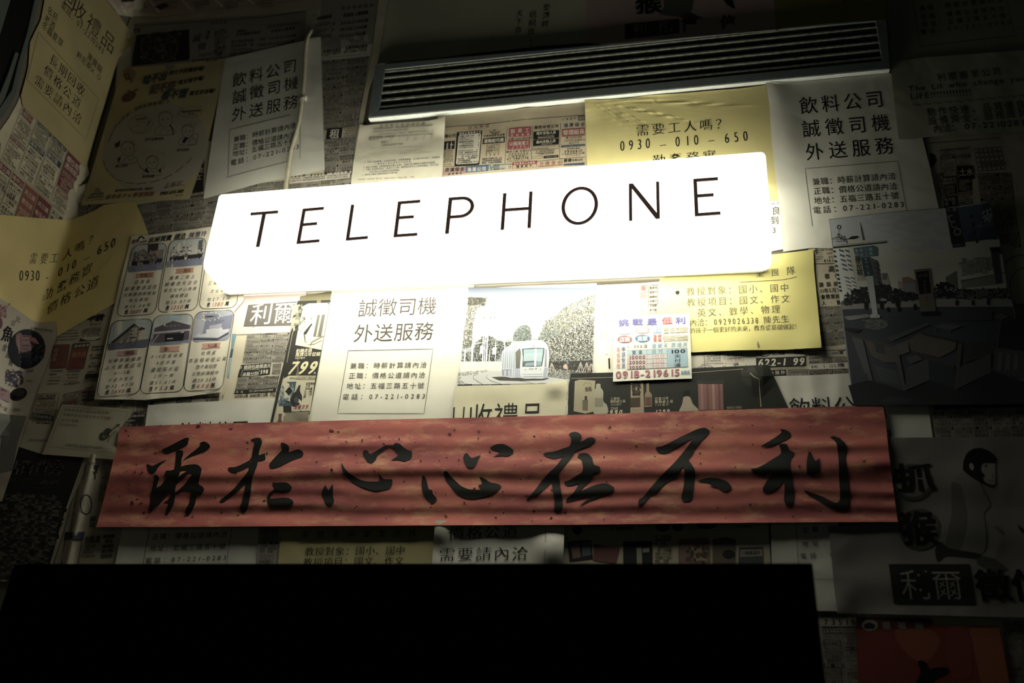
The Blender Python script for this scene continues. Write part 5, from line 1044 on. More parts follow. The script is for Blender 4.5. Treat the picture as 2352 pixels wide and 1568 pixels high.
pr.blobs([(1330, 800), (1600, 740), (1900, 560), (2120, 430), (2085, 1320), (1400, 1300), (1420, 1000)], 3300, 21, G3 + ['3c3a32', '4a4840'], 7, 3); pr.blobs([(1420, 1150), (2085, 1120), (2085, 1310), (1420, 1240)], 572, 20, ['2e2c26', '3c3a32', '4a4840'], 8, 3.4)
pr.poly([(50, 1145), (880, 1140), (885, 1300), (480, 1300), (40, 1330)], 'e2e0cf', 3.5); pr.poly([(20, 1330), (480, 1285), (880, 1290), (1500, 1390), (1760, 1400), (1740, 1470), (1430, 1480), (5, 1500)], 'cbccc8', 3.6)
pr.blobs([(20, 1310), (480, 1270), (490, 1300), (60, 1370), (60, 1430), (180, 1500), (5, 1500)], 440, 12, ['8f9088', 'aeb0a8', '77786f', 'd5d6cd'], 9, 4)
pr.line([(400, 1500), (320, 1450), (245, 1400), (250, 1360), (320, 1330)], 1.0, '5d5a52', 5); pr.line([(700, 1495), (520, 1440), (445, 1385), (470, 1350)], .9, '77746c', 5); pr.line([(1180, 1480), (920, 1430)], .7, '77746c', 5)
for x, y0, y1, w, c in ((480, 400, 1140, 3.4, 'ccd2dc'), (430, 640, 1140, 2.2, 'd5d9e0'), (400, 740, 1140, 2.6, 'dfe1e2'), (740, 650, 940, 2.4, 'ccd2dc'), (595, 750, 1140, 2.0, 'dfe1e2'), (845, 790, 900, 1.6, 'dfe1e2'), (235, 870, 1140, 4.4, 'ccd2dc'), (120, 960, 1140, 3.6, 'e2e0d6'), (500, 960, 1140, 1.6, 'e6e6e0')): pr.line([(x + 6, y0), (x - 30 if x == 480 else x - 8, y1)], w, c, 4.5)
for y in (405, 470): pr.line([(395, y + 4), (600, y - 18)], .8, '9aa0aa', 5)
for x, y in ((412, 465), (535, 388), (582, 384), (580, 458), (520, 468)): pr.poly([(x - 16, y - 8), (x + 16, y - 10), (x, y + 12)], '6c7078', 5.2)
pr.poly([(355, 900), (410, 895), (408, 1020), (350, 1022)], 'e6e6e0', 5); pr.poly([(550, 925), (608, 920), (600, 1030), (545, 1035)], 'e6e6e0', 5); pr.line([(240, 880), (350, 855)], 2, 'e6e6e0', 5); pr.line([(1000, 600), (1100, 640)], .1, 'e6e6e0', 5)
pr.poly([(530, 1382), (700, 1375), (980, 1400), (1300, 1380), (1420, 1400), (1330, 1430), (1000, 1440), (650, 1432)], '4a463c', 5)
pr.poly([(690, 990), (740, 930), (900, 850), (960, 860), (930, 1250), (985, 1395), (830, 1395), (680, 1360)], 'c3cad6', 5.5)
for i in range(7): x = 700 + i * 34; pr.line([(x + 14, 950 - i * 12), (x - 4, 1360 + i * 4)], 1.1, '8d94a2', 6); pr.line([(x + 20, 1010 - i * 8), (x + 10, 1240)], 2.0 if i % 2 else 1.2, 'a0b4be', 6)
pr.poly([(700, 1270), (830, 1265), (835, 1370), (705, 1360)], '7a828f', 5.8); pr.poly([(715, 1280), (760, 1278), (760, 1365), (720, 1360)], 'b0bac8', 6); pr.poly([(780, 1278), (825, 1276), (828, 1368), (782, 1364)], 'b0bac8', 6)
pr.poly([(900, 1000), (985, 920), (990, 1240), (905, 1250)], '6f6c60', 6); pr.poly([(885, 1250), (1000, 1245), (1000, 1395), (890, 1390)], 'a8b2c6', 6.2)
pr.poly([(955, 900), (985, 860), (1040, 835), (1180, 820), (1300, 820), (1370, 860), (1412, 940), (1420, 1100), (1400, 1300), (1370, 1400), (1180, 1405), (990, 1395), (970, 1230), (985, 1000)], 'd2d6da', 6.5, smooth=True)
pr.poly([(990, 920), (1040, 850), (1180, 835), (1300, 835), (1355, 880), (1350, 935), (1180, 925)], 'dccabc', 7); pr.ell(1183, 897, 11, 11, '8f8a84', 7.5)
pr.poly([(1000, 945), (1180, 930), (1348, 935), (1345, 1010), (1310, 1215), (1150, 1222), (1005, 1220), (1015, 1080)], '4f5c60', 7); pr.poly([(1025, 955), (1330, 945), (1325, 1010), (1025, 1020)], '93b4c0', 7.5); pr.poly([(1030, 1020), (1325, 1005), (1305, 1150), (1022, 1140)], 'a4c0c8', 7.5); pr.poly([(1020, 1140), (1180, 1130), (1300, 1150), (1150, 1170), (1030, 1210)], '59686a', 7.7)
pr.poly([(1060, 1165), (1300, 1140), (1300, 1205), (1040, 1212)], '7fa0ae', 7.8); pr.poly([(1195, 945), (1228, 945), (1218, 1215), (1190, 1215)], 'e8e8e0', 8)
pr.poly([(1365, 950), (1385, 950), (1378, 1225), (1348, 1230)], '8f9294', 7); pr.poly([(1345, 1240), (1400, 1235), (1375, 1390), (1325, 1395)], 'a4acbe', 7); pr.t('高雄一號', 1110, 1258, 1230, 1250, 22, 'b', '6a6e78', 8); pr.ell(1050, 1268, 8, 8, '7a7e88', 8); pr.ell(1283, 1260, 8, 8, '7a7e88', 8); pr.line([(1010, 1340), (1340, 1335)], .7, 'a8b0bc', 8); pr.line([(1020, 1375), (1320, 1372)], 1.4, 'a3adc0', 8)
pr.blobs([(1400, 1300), (1760, 1260), (1750, 1420), (1390, 1370)], 572, 14, ['7a7c74', 'a0a298', '55574f', 'c0c2b8'], 11, 5)
for x in (1905, 2000, 2070, 1460): 
    for dx in (-60, -20, 25, 60): pr.line([(x, 1155), (x + dx, 1310)], 1.3, 'cfc2b0', 6)
pr.poly([(1635, 1210), (1670, 1175), (1700, 1195), (1710, 1265), (1640, 1250)], 'd8a896', 6); pr.ell(1705, 1165, 20, 20, '5f8296', 6.5)
pr.poly([(5, 1498), (230, 1490), (230, 1520), (5, 1530)], '1c1410', 8); pr.poly([(520, 1497), (830, 1490), (820, 1500), (530, 1510)], '1c1410', 8); pr.poly([(1240, 1480), (1430, 1475), (1420, 1492), (1300, 1496)], '3c120e', 8)
sheet('photo_print', [(1077, 664), (1200, 656), (1371, 650), (1366, 740), (1361, 857), (1312, 860), (1310, 888), (1200, 884), (1051, 887), (1060, 820)], 3.6, paper('ccd0d0', .03, 9, .1),
      'photograph of a white tram between trees, below the sign', 'photo print', pr)

# gift buyer under the tram, drink flyers showing behind the banner
pr = Print(); pr.t('收禮品', 1073, 958, 1251, 953, 60, 'l', '1b1712', 3, 1); pr.line([(1043, 936), (1041.5, 962)], 3, '1b1712'); pr.line([(1066, 934), (1064, 962)], 3, '1b1712'); pr.line([(1043, 936), (1045, 936)], 3, '1b1712')
sheet('flyer', [(1046, 889), (1049, 886), (1150, 884), (1250, 881), (1285, 875), (1300, 873), (1304, 876), (1304, 980), (1036, 985)], 4.6, creamp,
      'cream gift-buyer flyer between tram photograph and banner', 'flyer', pr, both(near(1275, 885, 36, 4), near(1150, 890, 60, .8)), grid=12)
pr = Print(); pr.t('飲料公', 1812, 938, 1965, 932, 46, 'r', INK, 3, 1.03)
sheet('flyer', [(1755, 872), (1765, 864), (1850, 862), (1950, 857), (1958, 895), (1966, 945), (1748, 960), (1757, 900)], 2.6, white2, 'white driver-wanted flyer half hidden behind the right of the banner', 'flyer', pr, ripple(1.0, .3, 60, 70, .4), grid=12)
pr = Print(); pr.t('飲料公司', 405, 991, 571, 984, 40, 'r', INK, 3, 1.03)
sheet('flyer', [(340, 930), (400, 926), (500, 921), (600, 915), (638, 914), (630, 990), (330, 1000)], 2.6, white2, 'white driver-wanted flyer half hidden behind the left of the banner', 'flyer', pr, ripple(.5, .4, 90, 70, 1), grid=14)
pr = Print(); pr.poly([(570, 700), (682, 692), (668, 747.5), (559, 750)], '56514a', 1); pr.t('利爾', 575, 722, 680, 716, 48, 'r', 'e2d6cc', 3, 1.05); pr.line([(579, 752), (585, 751)], 1, '4a453c')
pr.line([(541, 768), (668, 762)], .6, 'a09488')
sheet('poster', [(538, 660), (700, 645), (705, 690), (690, 770), (668, 763.5), (600, 766), (531, 770), (526, 740)], 2.4, pinkp, 'pink detective poster showing just under the left of the sign', 'poster', pr)
pr = Print().frame(450, 640, 3.92)
pr.poly([(915, 200), (1215, 190), (1010, 1300), (665, 1310)], '26241d', .4); pr.poly([(975, 225), (1205, 215), (1130, 640), (895, 595), (930, 400)], 'd3cba3', 1); pr.line([(955, 230), (870, 490), (800, 850), (700, 1290)], 1.0, 'a8a078', 2)
pr.poly([(870, 240), (940, 230), (930, 330), (850, 480)], '8d8a72', 2); pr.blobs([(900, 260), (960, 240), (940, 470), (860, 480)], 26, 26, ['3a3a30', '6d6a55', '9a9678'], 3, 2.5)
pr.blobs([(1000, 290), (1030, 290), (1045, 370), (980, 400), (955, 370)], 30, 22, ['3a372c', '5d5946', '7a755c'], 4, 3); pr.line([(1020, 390), (960, 450), (925, 500)], .8, '5d5946', 3); pr.line([(975, 500), (985, 560), (1005, 590)], 3, '4a4638', 3)
pr.poly([(1095, 325), (1165, 320), (1128, 522), (1055, 520)], '5a574a', 3); pr.poly([(1118, 324), (1135, 323), (1095, 521), (1078, 521)], 'a8a488', 4); pr.t('JOHN BROWN', 1115, 256, 1170, 252, 8, 'r', '77725a') if False else None
pr.line([(1030, 600), (1045, 570), (1150, 515)], 3.6, '7a765e', 3); pr.line([(1000, 595), (1060, 590), (1135, 555)], 1.4, '5d5946', 3)
pr.t('約翰走路', 903, 650, 1048, 642, 36, 'b', 'd3cba3', 3); pr.t('黑牌12年促銷', 895, 684, 1122, 676, 36, 'b', 'd3cba3', 3); pr.t('1000毫升', 890, 715, 985, 711, 20, 'r', 'd3cba3', 3); pr.t('799', 848, 800, 1090, 796, 118, 'B', 'd3c98c', 3, .8, .3); pr.t('元', 1055, 848, 1085, 846, 20, 'b', 'd3cba3', 3)
pr.poly([(790, 872), (1080, 872), (1010, 1305), (690, 1305)], 'bfb592', 1); pr.rframe([(808, 880), (1078, 880), (1074, 906), (802, 908)], 8, .6, '3f3b2d', 2); pr.t('軍眷購買皇家禮炮/芝華士/格蘭利威', 812, 896, 1072, 894, 17, 'r', '3f3b2d')
pr.poly([(788, 928), (905, 925), (860, 1142), (745, 1146)], '37505a', 2); pr.poly([(840, 970), (870, 1010), (835, 1055), (803, 1015)], '15181a', 4); pr.poly([(825, 1060), (838, 1080), (820, 1102), (805, 1082)], '5d7a86', 4); pr.blobs([(760, 970), (880, 960), (870, 1110), (750, 1120)], 60, 12, ['6d7e80', '4a5f66', '8d9488'], 5, 3)
pr.poly([(927, 960), (942, 958), (936, 1010), (955, 1055), (950, 1110), (905, 1148), (865, 1140), (850, 1090), (870, 1040), (900, 1010)], '23252a', 4, smooth=True); pr.ell(905, 1090, 22, 28, '3f454c', 5); pr.line([(905, 1020), (890, 985), (905, 975)], .8, '77785f', 4)
for i, tx in enumerate(('皇家禮炮', '21年', '蘇格蘭', '原裝純', '威士忌', '禮盒', '700毫升')): pr.t(tx, (990, 988, 984, 976, 972, 966, 958)[i], 945 + i * 24, (1070, 1030, 1050, 1046, 1045, 1015, 1035)[i], 942 + i * 24, 22, 'b' if i < 6 else 'r', '3f3b2d')
pr.t('3349', 955, 1115, 1025, 1112, 22, 'r', '3f3b2d'); pr.t('2899', 888, 1152, 1015, 1148, 34, 'b', '9a3238', 4, 1.1, .2)
pr.poly([(795, 1205), (1015, 1195), (1010, 1305), (780, 1305)], '8d8266', 2); pr.poly([(745, 1215), (775, 1213), (768, 1270), (785, 1300), (725, 1302), (745, 1262)], '6a4438', 3); pr.line([(800, 1196), (1020, 1192)], 1.4, '3a3426', 4)
sheet('advertisement', [(690, 680), (762, 668), (757, 705), (735, 830), (705, 985), (616, 992), (640, 890), (668, 762)], 3.2, paper('6b6650', .05, 9, .35), 'dark liquor advertisement strip with the price 799', 'advertisement', pr, both(ripple(.5, 0, 45, 60, .5), near(705, 950, 34, 1.5)), grid=12)
pr = Print().frame(1000, 620, 3.92)
pr.poly([(1220, 930), (1600, 925), (3000, 850), (3200, 1290), (1180, 1310)], '23241f', .4); pr.line([(1220, 975), (1600, 965), (2290, 925), (2770, 890)], 1.1, 'a89f7c', 2); pr.line([(1190, 990), (1180, 1300)], 6, NP, 1); pr.rows([(1185, 1000), (1212, 1000), (1208, 1170), (1178, 1170)], 9, '3f3b32', 1, 4, lvl=2)
pr.poly([(1255, 1000), (1300, 985), (1440, 995), (1420, 1275), (1350, 1292), (1245, 1270)], 'a89c76', 2); pr.line([(1330, 1040), (1350, 1015), (1395, 1015), (1405, 1040)], .8, '4a4432', 3); pr.t('角瓶', 1345, 1075, 1408, 1068, 40, 'b', '3a3426', 3); pr.poly([(1325, 1170), (1375, 1165), (1372, 1265), (1325, 1260)], '6d6248', 3); pr.poly([(1345, 1135), (1365, 1133), (1363, 1170), (1345, 1172)], '2c281c', 4)
pr.poly([(1450, 1025), (1485, 1025), (1488, 1055), (1512, 1095), (1512, 1180), (1545, 1215), (1550, 1290), (1425, 1290), (1425, 1100), (1445, 1060)], 'a59f82', 2, smooth=True); pr.poly([(1435, 1150), (1510, 1150), (1510, 1230), (1435, 1230)], '8a8468', 3)
pr.t('三得利', 1575, 1160, 1660, 1155, 24, 'b', 'b5ab88', 3); pr.t('調和威士忌', 1575, 1185, 1712, 1178, 24, 'b', 'b5ab88', 3); pr.t('1920毫升', 1578, 1212, 1675, 1208, 20, 'r', 'b5ab88', 3); pr.t('1260', 1575, 1245, 1645, 1242, 26, 'r', 'b5ab88', 3); pr.t('990', 1570, 1280, 1685, 1276, 40, 'B', 'c9bd92', 3, 1, .2)
pr.poly([(1760, 990), (1870, 985), (1880, 1290), (1755, 1300)], 'a08a66', 2); pr.blobs([(1765, 1000), (1850, 1000), (1850, 1130), (1765, 1130)], 50, 10, ['4a3a28', '2c2418'], 5, 3); pr.poly([(1755, 1150), (1845, 1145), (1845, 1230), (1755, 1235)], '4a3428', 4); pr.poly([(1900, 1010), (1922, 1008), (1925, 1090), (1950, 1120), (1950, 1230), (1885, 1235), (1885, 1120), (1900, 1090)], '8f7a58', 4)
pr.poly([(1890, 1145), (1945, 1143), (1945, 1220), (1890, 1222)], '6a3f34', 5); pr.t('百富12年', 1975, 1160, 2100, 1152, 26, 'b', 'b5ab88', 3); pr.t('雙桶威士忌', 1975, 1188, 2140, 1180, 26, 'b', 'b5ab88', 3); pr.t('700毫升', 1978, 1215, 2100, 1210, 22, 'r', 'b5ab88', 3); pr.t('1299', 1980, 1275, 2110, 1268, 36, 'b', 'c9bd92', 3, 1, .2); pr.rows([(1755, 1240), (1880, 1235), (1880, 1300), (1755, 1305)], 4, 'b5ab88', 1, 4, lvl=5)
pr.frame(1400, 560, 3.92)
pr.poly([(668, 1378), (722, 1376), (750, 1440), (800, 1500), (625, 1510), (655, 1440)], 'a3937a', 3, smooth=True); pr.poly([(660, 1330), (720, 1310), (725, 1378), (665, 1380)], '0f0f0d', 3); pr.poly([(795, 1252), (1020, 1258), (1026, 1490), (803, 1495)], '8a5750', 3)
for i in range(4): pr.poly([(820 + i * 52, 1254), (838 + i * 52, 1254), (846 + i * 52, 1492), (826 + i * 52, 1492)], ('9c6a5e', '7a4844', 'a57868', '74423e')[i], 3.5)
pr.poly([(780, 1240), (800, 1222), (880, 1235), (1025, 1222), (1036, 1245), (1015, 1260), (795, 1258)], '2e2d27', 4, smooth=True); pr.t('經典威士忌禮盒', 1055, 1475, 1190, 1470, 22, 'r', '9c9070', 3); pr.line([(1265, 1160), (1300, 1195), (1345, 1215), (1350, 1300), (1365, 1465)], 1.6, 'a89f7c', 3)
pr.line([(1345, 1225), (1360, 1465)], .8, 'a89f7c', 3)
sheet('advertisement', [(1311, 858), (1365, 856), (1408, 855), (1500, 852), (1600, 850), (1700, 844), (1731, 842), (1738, 852), (1750, 868), (1757, 885), (1758, 960), (1300, 968), (1304, 900)], 4.2, paper('34342c', .05, 9, .4), 'black liquor advertisement with bottles above the banner', 'advertisement', pr, both(near(1742, 860, 50, 5), ripple(.4, .2, 120, 50, 1)), grid=14)

# real-estate flyer
pr = Print()
pr.poly([(318, 545), (326, 541), (334, 548), (330, 549), (326, 544), (319, 549)], '26241f', 3); pr.t('凱瑋', 303, 556, 320, 552, 9, 'b', '4a2c34', 3, 1, .2); pr.t('房地產', 321, 556, 338, 553, 5, 'b', S); pr.line([(306, 562), (325, 558), (336, 560)], .8, '4a2c34')
pr.t('房屋買賣', 342, 552, 395, 545, 13, 'B', K, 3, .95, .15); pr.t('請洽', 401, 544, 427, 541, 13, 'B', K, 3, .95, .15); pr.t('陳慧玲', 434, 540.5, 475, 535.5, 12.5, 'b', '4b2f5a', 3, .95, .15)
def panel(quad, kind, ribbon, lines, price, seed, rib='b87a5e'):
    pr.rframe(quad, 16, 1.3, '22201f', 2.4)
    ph = pr.sub(quad, .02, .0, .985, .385); pf = pr.rframe(ph, 12, 0, K, 1.5, {'sky': 'a3b0ae', 'room': '8d90a0', 'grey': 'a8aca8'}[kind])
    s_ = lambda u, v: tuple(pr.q(ph, u, v))
    if kind == 'room':
        pr.poly([s_(.0, .2), s_(.28, .3), s_(.25, .75), s_(0, .9)], '9a9aa6', 2); pr.poly([s_(.28, .3), s_(1, .15), s_(.98, .6), s_(.25, .75)], '6c6f86', 2); pr.poly([s_(.02, .82), s_(.35, .6), s_(.9, .55), s_(.95, .7), s_(.68, .9)], 'b5b5bb', 3); pr.poly([s_(.02, .86), s_(.68, .9), s_(.95, .72), s_(.94, .8), s_(.68, .97), s_(.05, .92)], '3f4257', 3)
        pr.poly([s_(.4, .48), s_(.86, .42), s_(.86, .56), s_(.42, .62)], '9496a4', 3); pr.t('HOME', *s_(.55, .38), *s_(.86, .32), 5, 'r', '3a3c4a', 4)
        for a_ in range(0, 360, 30): pr.line([s_(.4, .18), s_(.4 + .24 * math.cos(math.radians(a_)), .18 + .12 * math.sin(math.radians(a_)))], .7, '26262e', 4); pr.ell(*s_(.4 + .25 * math.cos(math.radians(a_)), .18 + .13 * math.sin(math.radians(a_))), 1.6, 1.2, 'd0d0d4', 5, 8)
    else:
        pr.poly([s_(0, .78), s_(1, .7), s_(.99, .98), s_(.03, .99)], '5b5d74' if kind == 'sky' else '70748c', 2)
        if seed == 4:
            pr.poly([s_(.12, .72), s_(.55, .18), s_(.74, .34), s_(.72, .78), s_(.3, .8)], '7a756c', 3); pr.poly([s_(.05, .76), s_(.55, .13), s_(.58, .22), s_(.15, .76)], '35322f', 4); pr.poly([s_(.55, .13), s_(.78, .36), s_(.74, .4), s_(.55, .24)], '35322f', 4)
            pr.poly([s_(.5, .28), s_(.66, .28), s_(.7, .74), s_(.46, .76)], 'a39a88', 4)
            for k in range(3): pr.poly([s_(.5, .36 + k * .12), s_(.68, .36 + k * .12), s_(.68, .4 + k * .12), s_(.5, .41 + k * .12)], '3a3835', 5)
            for k in range(6): pr.line([s_(.32 + k * .075, .66), s_(.32 + k * .075, .8)], 1.4, '2a2826' if k % 2 else 'b5aea0', 5)
            pr.poly([s_(.72, .4), s_(.86, .36), s_(.9, .72), s_(.74, .72)], 'b5a68c', 3); pr.blobs([s_(.74, .3), s_(.84, .28), s_(.88, .6), s_(.76, .62)], 14, 2.4, ['3a2c26', '55463a'], 5, 4); pr.line([s_(.1, .99), s_(.6, .82)], .6, '8a8c9a', 3); pr.line([s_(.5, .9), s_(.9, .97)], .6, '8a8c9a', 3)
        elif seed == 5:
            pr.poly([s_(.05, .42), s_(.5, .2), s_(.98, .38), s_(.98, .86), s_(.05, .92)], '4d4550', 3); pr.poly([s_(.35, .0), s_(.7, .0), s_(.7, .18), s_(.35, .2)], '8fa8ae', 3); pr.t('高雄旅社', *s_(.34, .38), *s_(.7, .36), 5, 'r', '8a7f86', 4); pr.poly([s_(.02, .55), s_(.98, .5), s_(.98, .56), s_(.02, .62)], 'a09aa0', 4)
            pr.poly([s_(.3, .64), s_(.85, .62), s_(.84, .88), s_(.26, .9)], '1d1c22', 4); pr.line([s_(.2, .6), s_(.06, .92)], 2, '9a96a0', 5); pr.line([s_(.42, .8), s_(.66, .79)], 2, 'aaa8a4', 5); pr.ell(*s_(.3, .33), 2.2, 3, 'c8bfa6', 5, 8)
        else:
            pr.poly([s_(.1, .3), s_(.35, .15), s_(.42, .3), s_(.95, .22), s_(.95, .7), s_(.1, .75)], '77716c' if seed == 1 else 'b0aca0', 3)
            pr.blobs([s_(.08, .25), s_(.95, .3), s_(.95, .72), s_(.08, .76)], 200, 4.4, ['4a4440', '6c645e', '8f867c', '5a5262', '9a8a7c'] if seed == 1 else ['3a3a3c', '8c8a84', 'c8c4b6', 'a3a09a'], seed, 4)
            pr.poly([s_(.08, .62), s_(.96, .56), s_(.96, .7), s_(.08, .76)], '2c2a30', 4.7)
            if seed == 1: pr.poly([s_(.45, .02), s_(.75, .0), s_(.78, .4), s_(.5, .45)], '3a3634', 3.5); pr.poly([s_(.62, .28), s_(.85, .25), s_(.82, .45), s_(.6, .46)], '9c7466', 5)
            else: pr.poly([s_(.2, .12), s_(.3, .1), s_(.36, .4), s_(.22, .42)], 'c8c4b6', 5); pr.poly([s_(.8, .1), s_(.92, .06), s_(.92, .4), s_(.82, .42)], '55555a', 5)
            for k in range(8): pr.line([s_(.12 + k * .11, .6), s_(.12 + k * .11, .76)], 1.2, '16161a', 5.4)
    rq = pr.sub(quad, .3, .405, .78, .475); pr.poly([rq[0], rq[1], (rq[1][0] - 3, (rq[1][1] + rq[2][1]) / 2), rq[2], rq[3], (rq[3][0] + 3, (rq[0][1] + rq[3][1]) / 2)], rib, 2)
    pr.t(ribbon, *pr.q(quad, .4, .44), *pr.q(quad, .7, .438), 9, 'b', '6c4438', 3)
    n = len(lines); v0 = .53; dv = (.87 - v0) / max(1, n - 1) if n > 1 else 0
    for i, (tx, w, h) in enumerate(lines): pr.t(tx, *pr.q(quad, .5 - w / 2, v0 + dv * i), *pr.q(quad, .5 + w / 2, v0 + dv * i - .003), h, 'r', '34323a', 3, .92, .18)
    a_, b_2 = pr.q(quad, .2, .945), pr.q(quad, .8, .94)
    e_ = b_2 - a_; pr.t('售', *a_, *(a_ + e_ * .16), 11, 'b', K, 3, 1, .1); pr.t(price, *(a_ + e_ * .22), *(a_ + e_ * .74), 9.5, 'r', '9a2c28', 3, .95, .22); pr.t('萬', *(a_ + e_ * .8), *b_2, 10, 'b', K, 3, 1, .1)
panel([(305, 563), (385, 557), (356, 721), (266.6, 727)], 'grey', '苓雅區', [('亞灣區', .42, 9), ('面寬雙透店住', .86, 9.5), ('光榮碼頭輕軌站', .86, 8.5), ('有五用地', .5, 8.5), ('地35.08坪', .68, 9)], '3600', 1)
panel([(390, 551.5), (475.5, 545), (451.5, 712), (361, 717.5)], 'grey', '苓雅區', [('廣東二街上', .66, 9), ('騎樓透天店住', .84, 9), ('鄰文化中心商圈', .84, 8), ('稀有釋出', .46, 8.5), ('地20.87坪', .64, 9)], '1350', 2)
panel([(482, 544), (560, 540), (543, 706), (456, 710)], 'grey', '苓雅區', [('亞灣區', .5, 9), ('三角窗透天', .7, 9), ('文化中心', .5, 8), ('地27.5坪', .62, 9)], '1380', 3)
panel([(257.6, 736.5), (352, 731), (319.5, 904), (220.5, 912.5)], 'sky', '前鎮區', [('光華家樂福旁', .78, 9.5), ('△大面寬店住', .86, 10), ('B1~3樓', .36, 8), ('文武市營宜', .58, 8), ('地32.97坪', .66, 9.5)], '2698', 4, 'b58a78')
panel([(354.6, 724.5), (445, 720.4), (419, 899), (320.5, 904)], 'grey', '鼓山區', [('R14巨蛋瑞豐', .76, 9), ('4房平車', .46, 9), ('邊間採光佳', .66, 10), ('2戶一梯', .46, 9), ('建51.41坪', .62, 9.5)], '958', 5, 'c08a74')
panel([(449, 716), (539.5, 711), (510.5, 894), (420.5, 898.5)], 'room', '鼓山區', [('哈瑪星', .38, 9), ('高投報收租公寓', .96, 9.5), ('西子灣站旁', .54, 9), ('五套房滿租中', .68, 9), ('建29.33坪', .6, 9.5)], '498', 6, 'c08a74')
sheet('property_flyer', [(302, 541.5), (340, 540), (400, 532), (480, 521), (562, 512), (560, 690), (538, 715), (530, 800), (510, 900), (470, 905), (434, 910), (370, 914), (332, 918.5), (280, 917), (216, 917), (240, 800), (275, 650)], 4.2, paper('d2cbb8', .05, 9, .2),
      'pinkish-white property flyer with six framed house listings', 'flyer', pr, both(ripple(.55, 0, 38, 90, .3, 1.2), near(230, 915, 90, 4), near(332, 916, 60, 2.5), near(515, 898, 40, 3)), grid=9, gy=24)

# violin flyer
pr = Print().frame(0, 700, 3.92); VI = '3d3c34'
pr.line([(575, 915), (1150, 960), (1075, 1240), (1020, 1330), (440, 1275), (575, 915)], .7, '77745f', 2)
pr.t('您要您的孩子贏在起跑點嗎？', 578, 942, 1010, 975, 27, 'k', VI); pr.t('您要您的孩子從小多才多藝嗎？', 568, 985, 1028, 1022, 27, 'k', VI); pr.t('請洽王老師：', 548, 1035, 735, 1048, 26, 'k', VI); pr.t('0928006350', 535, 1073, 692, 1087, 20, 's', VI, 3, .75); pr.t('小提琴是您最棒的選擇～～～', 582, 1257, 1018, 1300, 30, 'k', VI)
pr.poly([(895, 1190), (905, 1155), (935, 1145), (945, 1120), (975, 1108), (1000, 1118), (1005, 1140), (985, 1155), (985, 1180), (960, 1205), (925, 1220), (900, 1210)], '4a4a40', 3, smooth=True); pr.poly([(915, 1185), (930, 1165), (955, 1165), (960, 1185), (935, 1205)], '77745f', 4); pr.line([(935, 1180), (1060, 1085)], 2.2, '26251f', 5); pr.line([(1045, 1070), (1075, 1095)], 1.8, '26251f', 5); pr.line([(1062, 1080), (1080, 1075)], 2.4, '26251f', 5)
pr.line([(965, 1240), (985, 1190), (1035, 1135)], 1.2, '55533f', 4); pr.line([(975, 1225), (1045, 1130)], .6, '77745f', 4)
sheet('flyer', [(142, 928), (200, 931), (305, 940), (300, 955), (275, 985), (274, 1006), (268, 1030), (261.5, 1055), (180, 1049), (97, 1043), (120, 985)], 3.6, paper('b3ae98', .05, 8, .3), 'small grey violin-lesson flyer at the upper left corner of the banner', 'flyer', pr, both(near(262, 1050, 50, 3), ripple(.4, .3, 60, 90, 0)))

# ---------------- the corner and the left wall
up = (-0.30, 0.95)
pr = Print()
for ch_, x, y, w, h, sl in (('需', 77, 593, 15, 26, 0.0), ('要', 101.5, 593.5, 16, 26, 0.0), ('工', 125, 592, 19, 24, -.05), ('人', 156, 582, 23, 24, -.45), ('嗎', 184, 565.5, 24, 25, -.42), ('？', 214, 548, 22, 24, -.4),
                            ('勤', 110, 674, 24, 27, -.35), ('奮', 143, 656, 25, 27, -.48), ('務', 171, 638, 25, 27, -.5), ('實', 200, 620, 25, 28, -.5), ('價', 121, 704, 26, 28, -.55), ('格', 151, 685, 26, 27, -.5), ('公', 183, 668, 26, 26, -.5), ('道', 214, 650, 28, 30, -.48)):
    pr.ch(ch_, x, y, w, h, sl, 'k', '1a1913', 3, (-.22, 1))
pr.t('0930', 44.5, 632, 92, 632, 25, 's', '1a1913', 3, .55, 0, (-.06, 1)); pr.t('-', 106, 634, 115, 633, 24, 's', '1a1913', 3, .8); pr.t('010', 134, 626, 176, 603, 22, 's', '1a1913', 3, .75, 0, (-.18, 1)); pr.t('–', 193, 593, 207, 586, 22, 's', '1a1913', 3, .9); pr.t('650', 224, 575, 266, 554, 23, 's', '1a1913', 3, .75, 0, (-.15, 1))
sheet('flyer', [(-20, 491), (0, 493), (80, 500), (150, 505), (165, 503), (190, 495), (214, 485), (240, 470), (280, 465), (310, 464), (325, 495), (345, 548), (310, 660), (262, 697), (190, 738), (132, 772), (112, 765), (79, 748), (0, 692), (-20, 682)], 2.6, yell2,
      'dark yellow handyman flyer folded across the corner at left', 'flyer', pr, ripple(.3, .4, 130, 120, 1), grid=9, part='printing')
pr = Print(); pr.up = up
pr.frame(0, 0, 1)
pr.ads([(52, 240), (190, 378), (152, 497), (2, 362)], 4, 2, 101, hue=.75); pr.ads([(0, 364), (150, 497), (120, 600), (-40, 470)], 5, 1, 102, hue=.75); pr.ads([(-30, 300), (2, 330), (0, 362), (-40, 420)], 1, 1, 103)
pr.t('761-7628', 4, 433, 32, 458, 7, 'b', S, 4, .9)
sheet('newspaper_sheet', [(48, 217), (52, 240), (100, 280), (200, 375), (205, 400), (180, 430), (158, 505), (130, 560), (-40, 560), (-40, 320), (0, 300), (20, 272), (38, 240)], 1.4, newsm, 'newspaper of red and black job notices on the left side wall', 'newspaper', pr, grid=14)
pr = Print(); pr.up = up; pr.frame(0, 0, 3.92)
pr.t('收禮品', 655, 28, 1035, 432, 148, 'l', '171610', 3, 1.05); pr.t('回', 590, -45, 680, 45, 148, 'l', '171610', 3, 1.0)
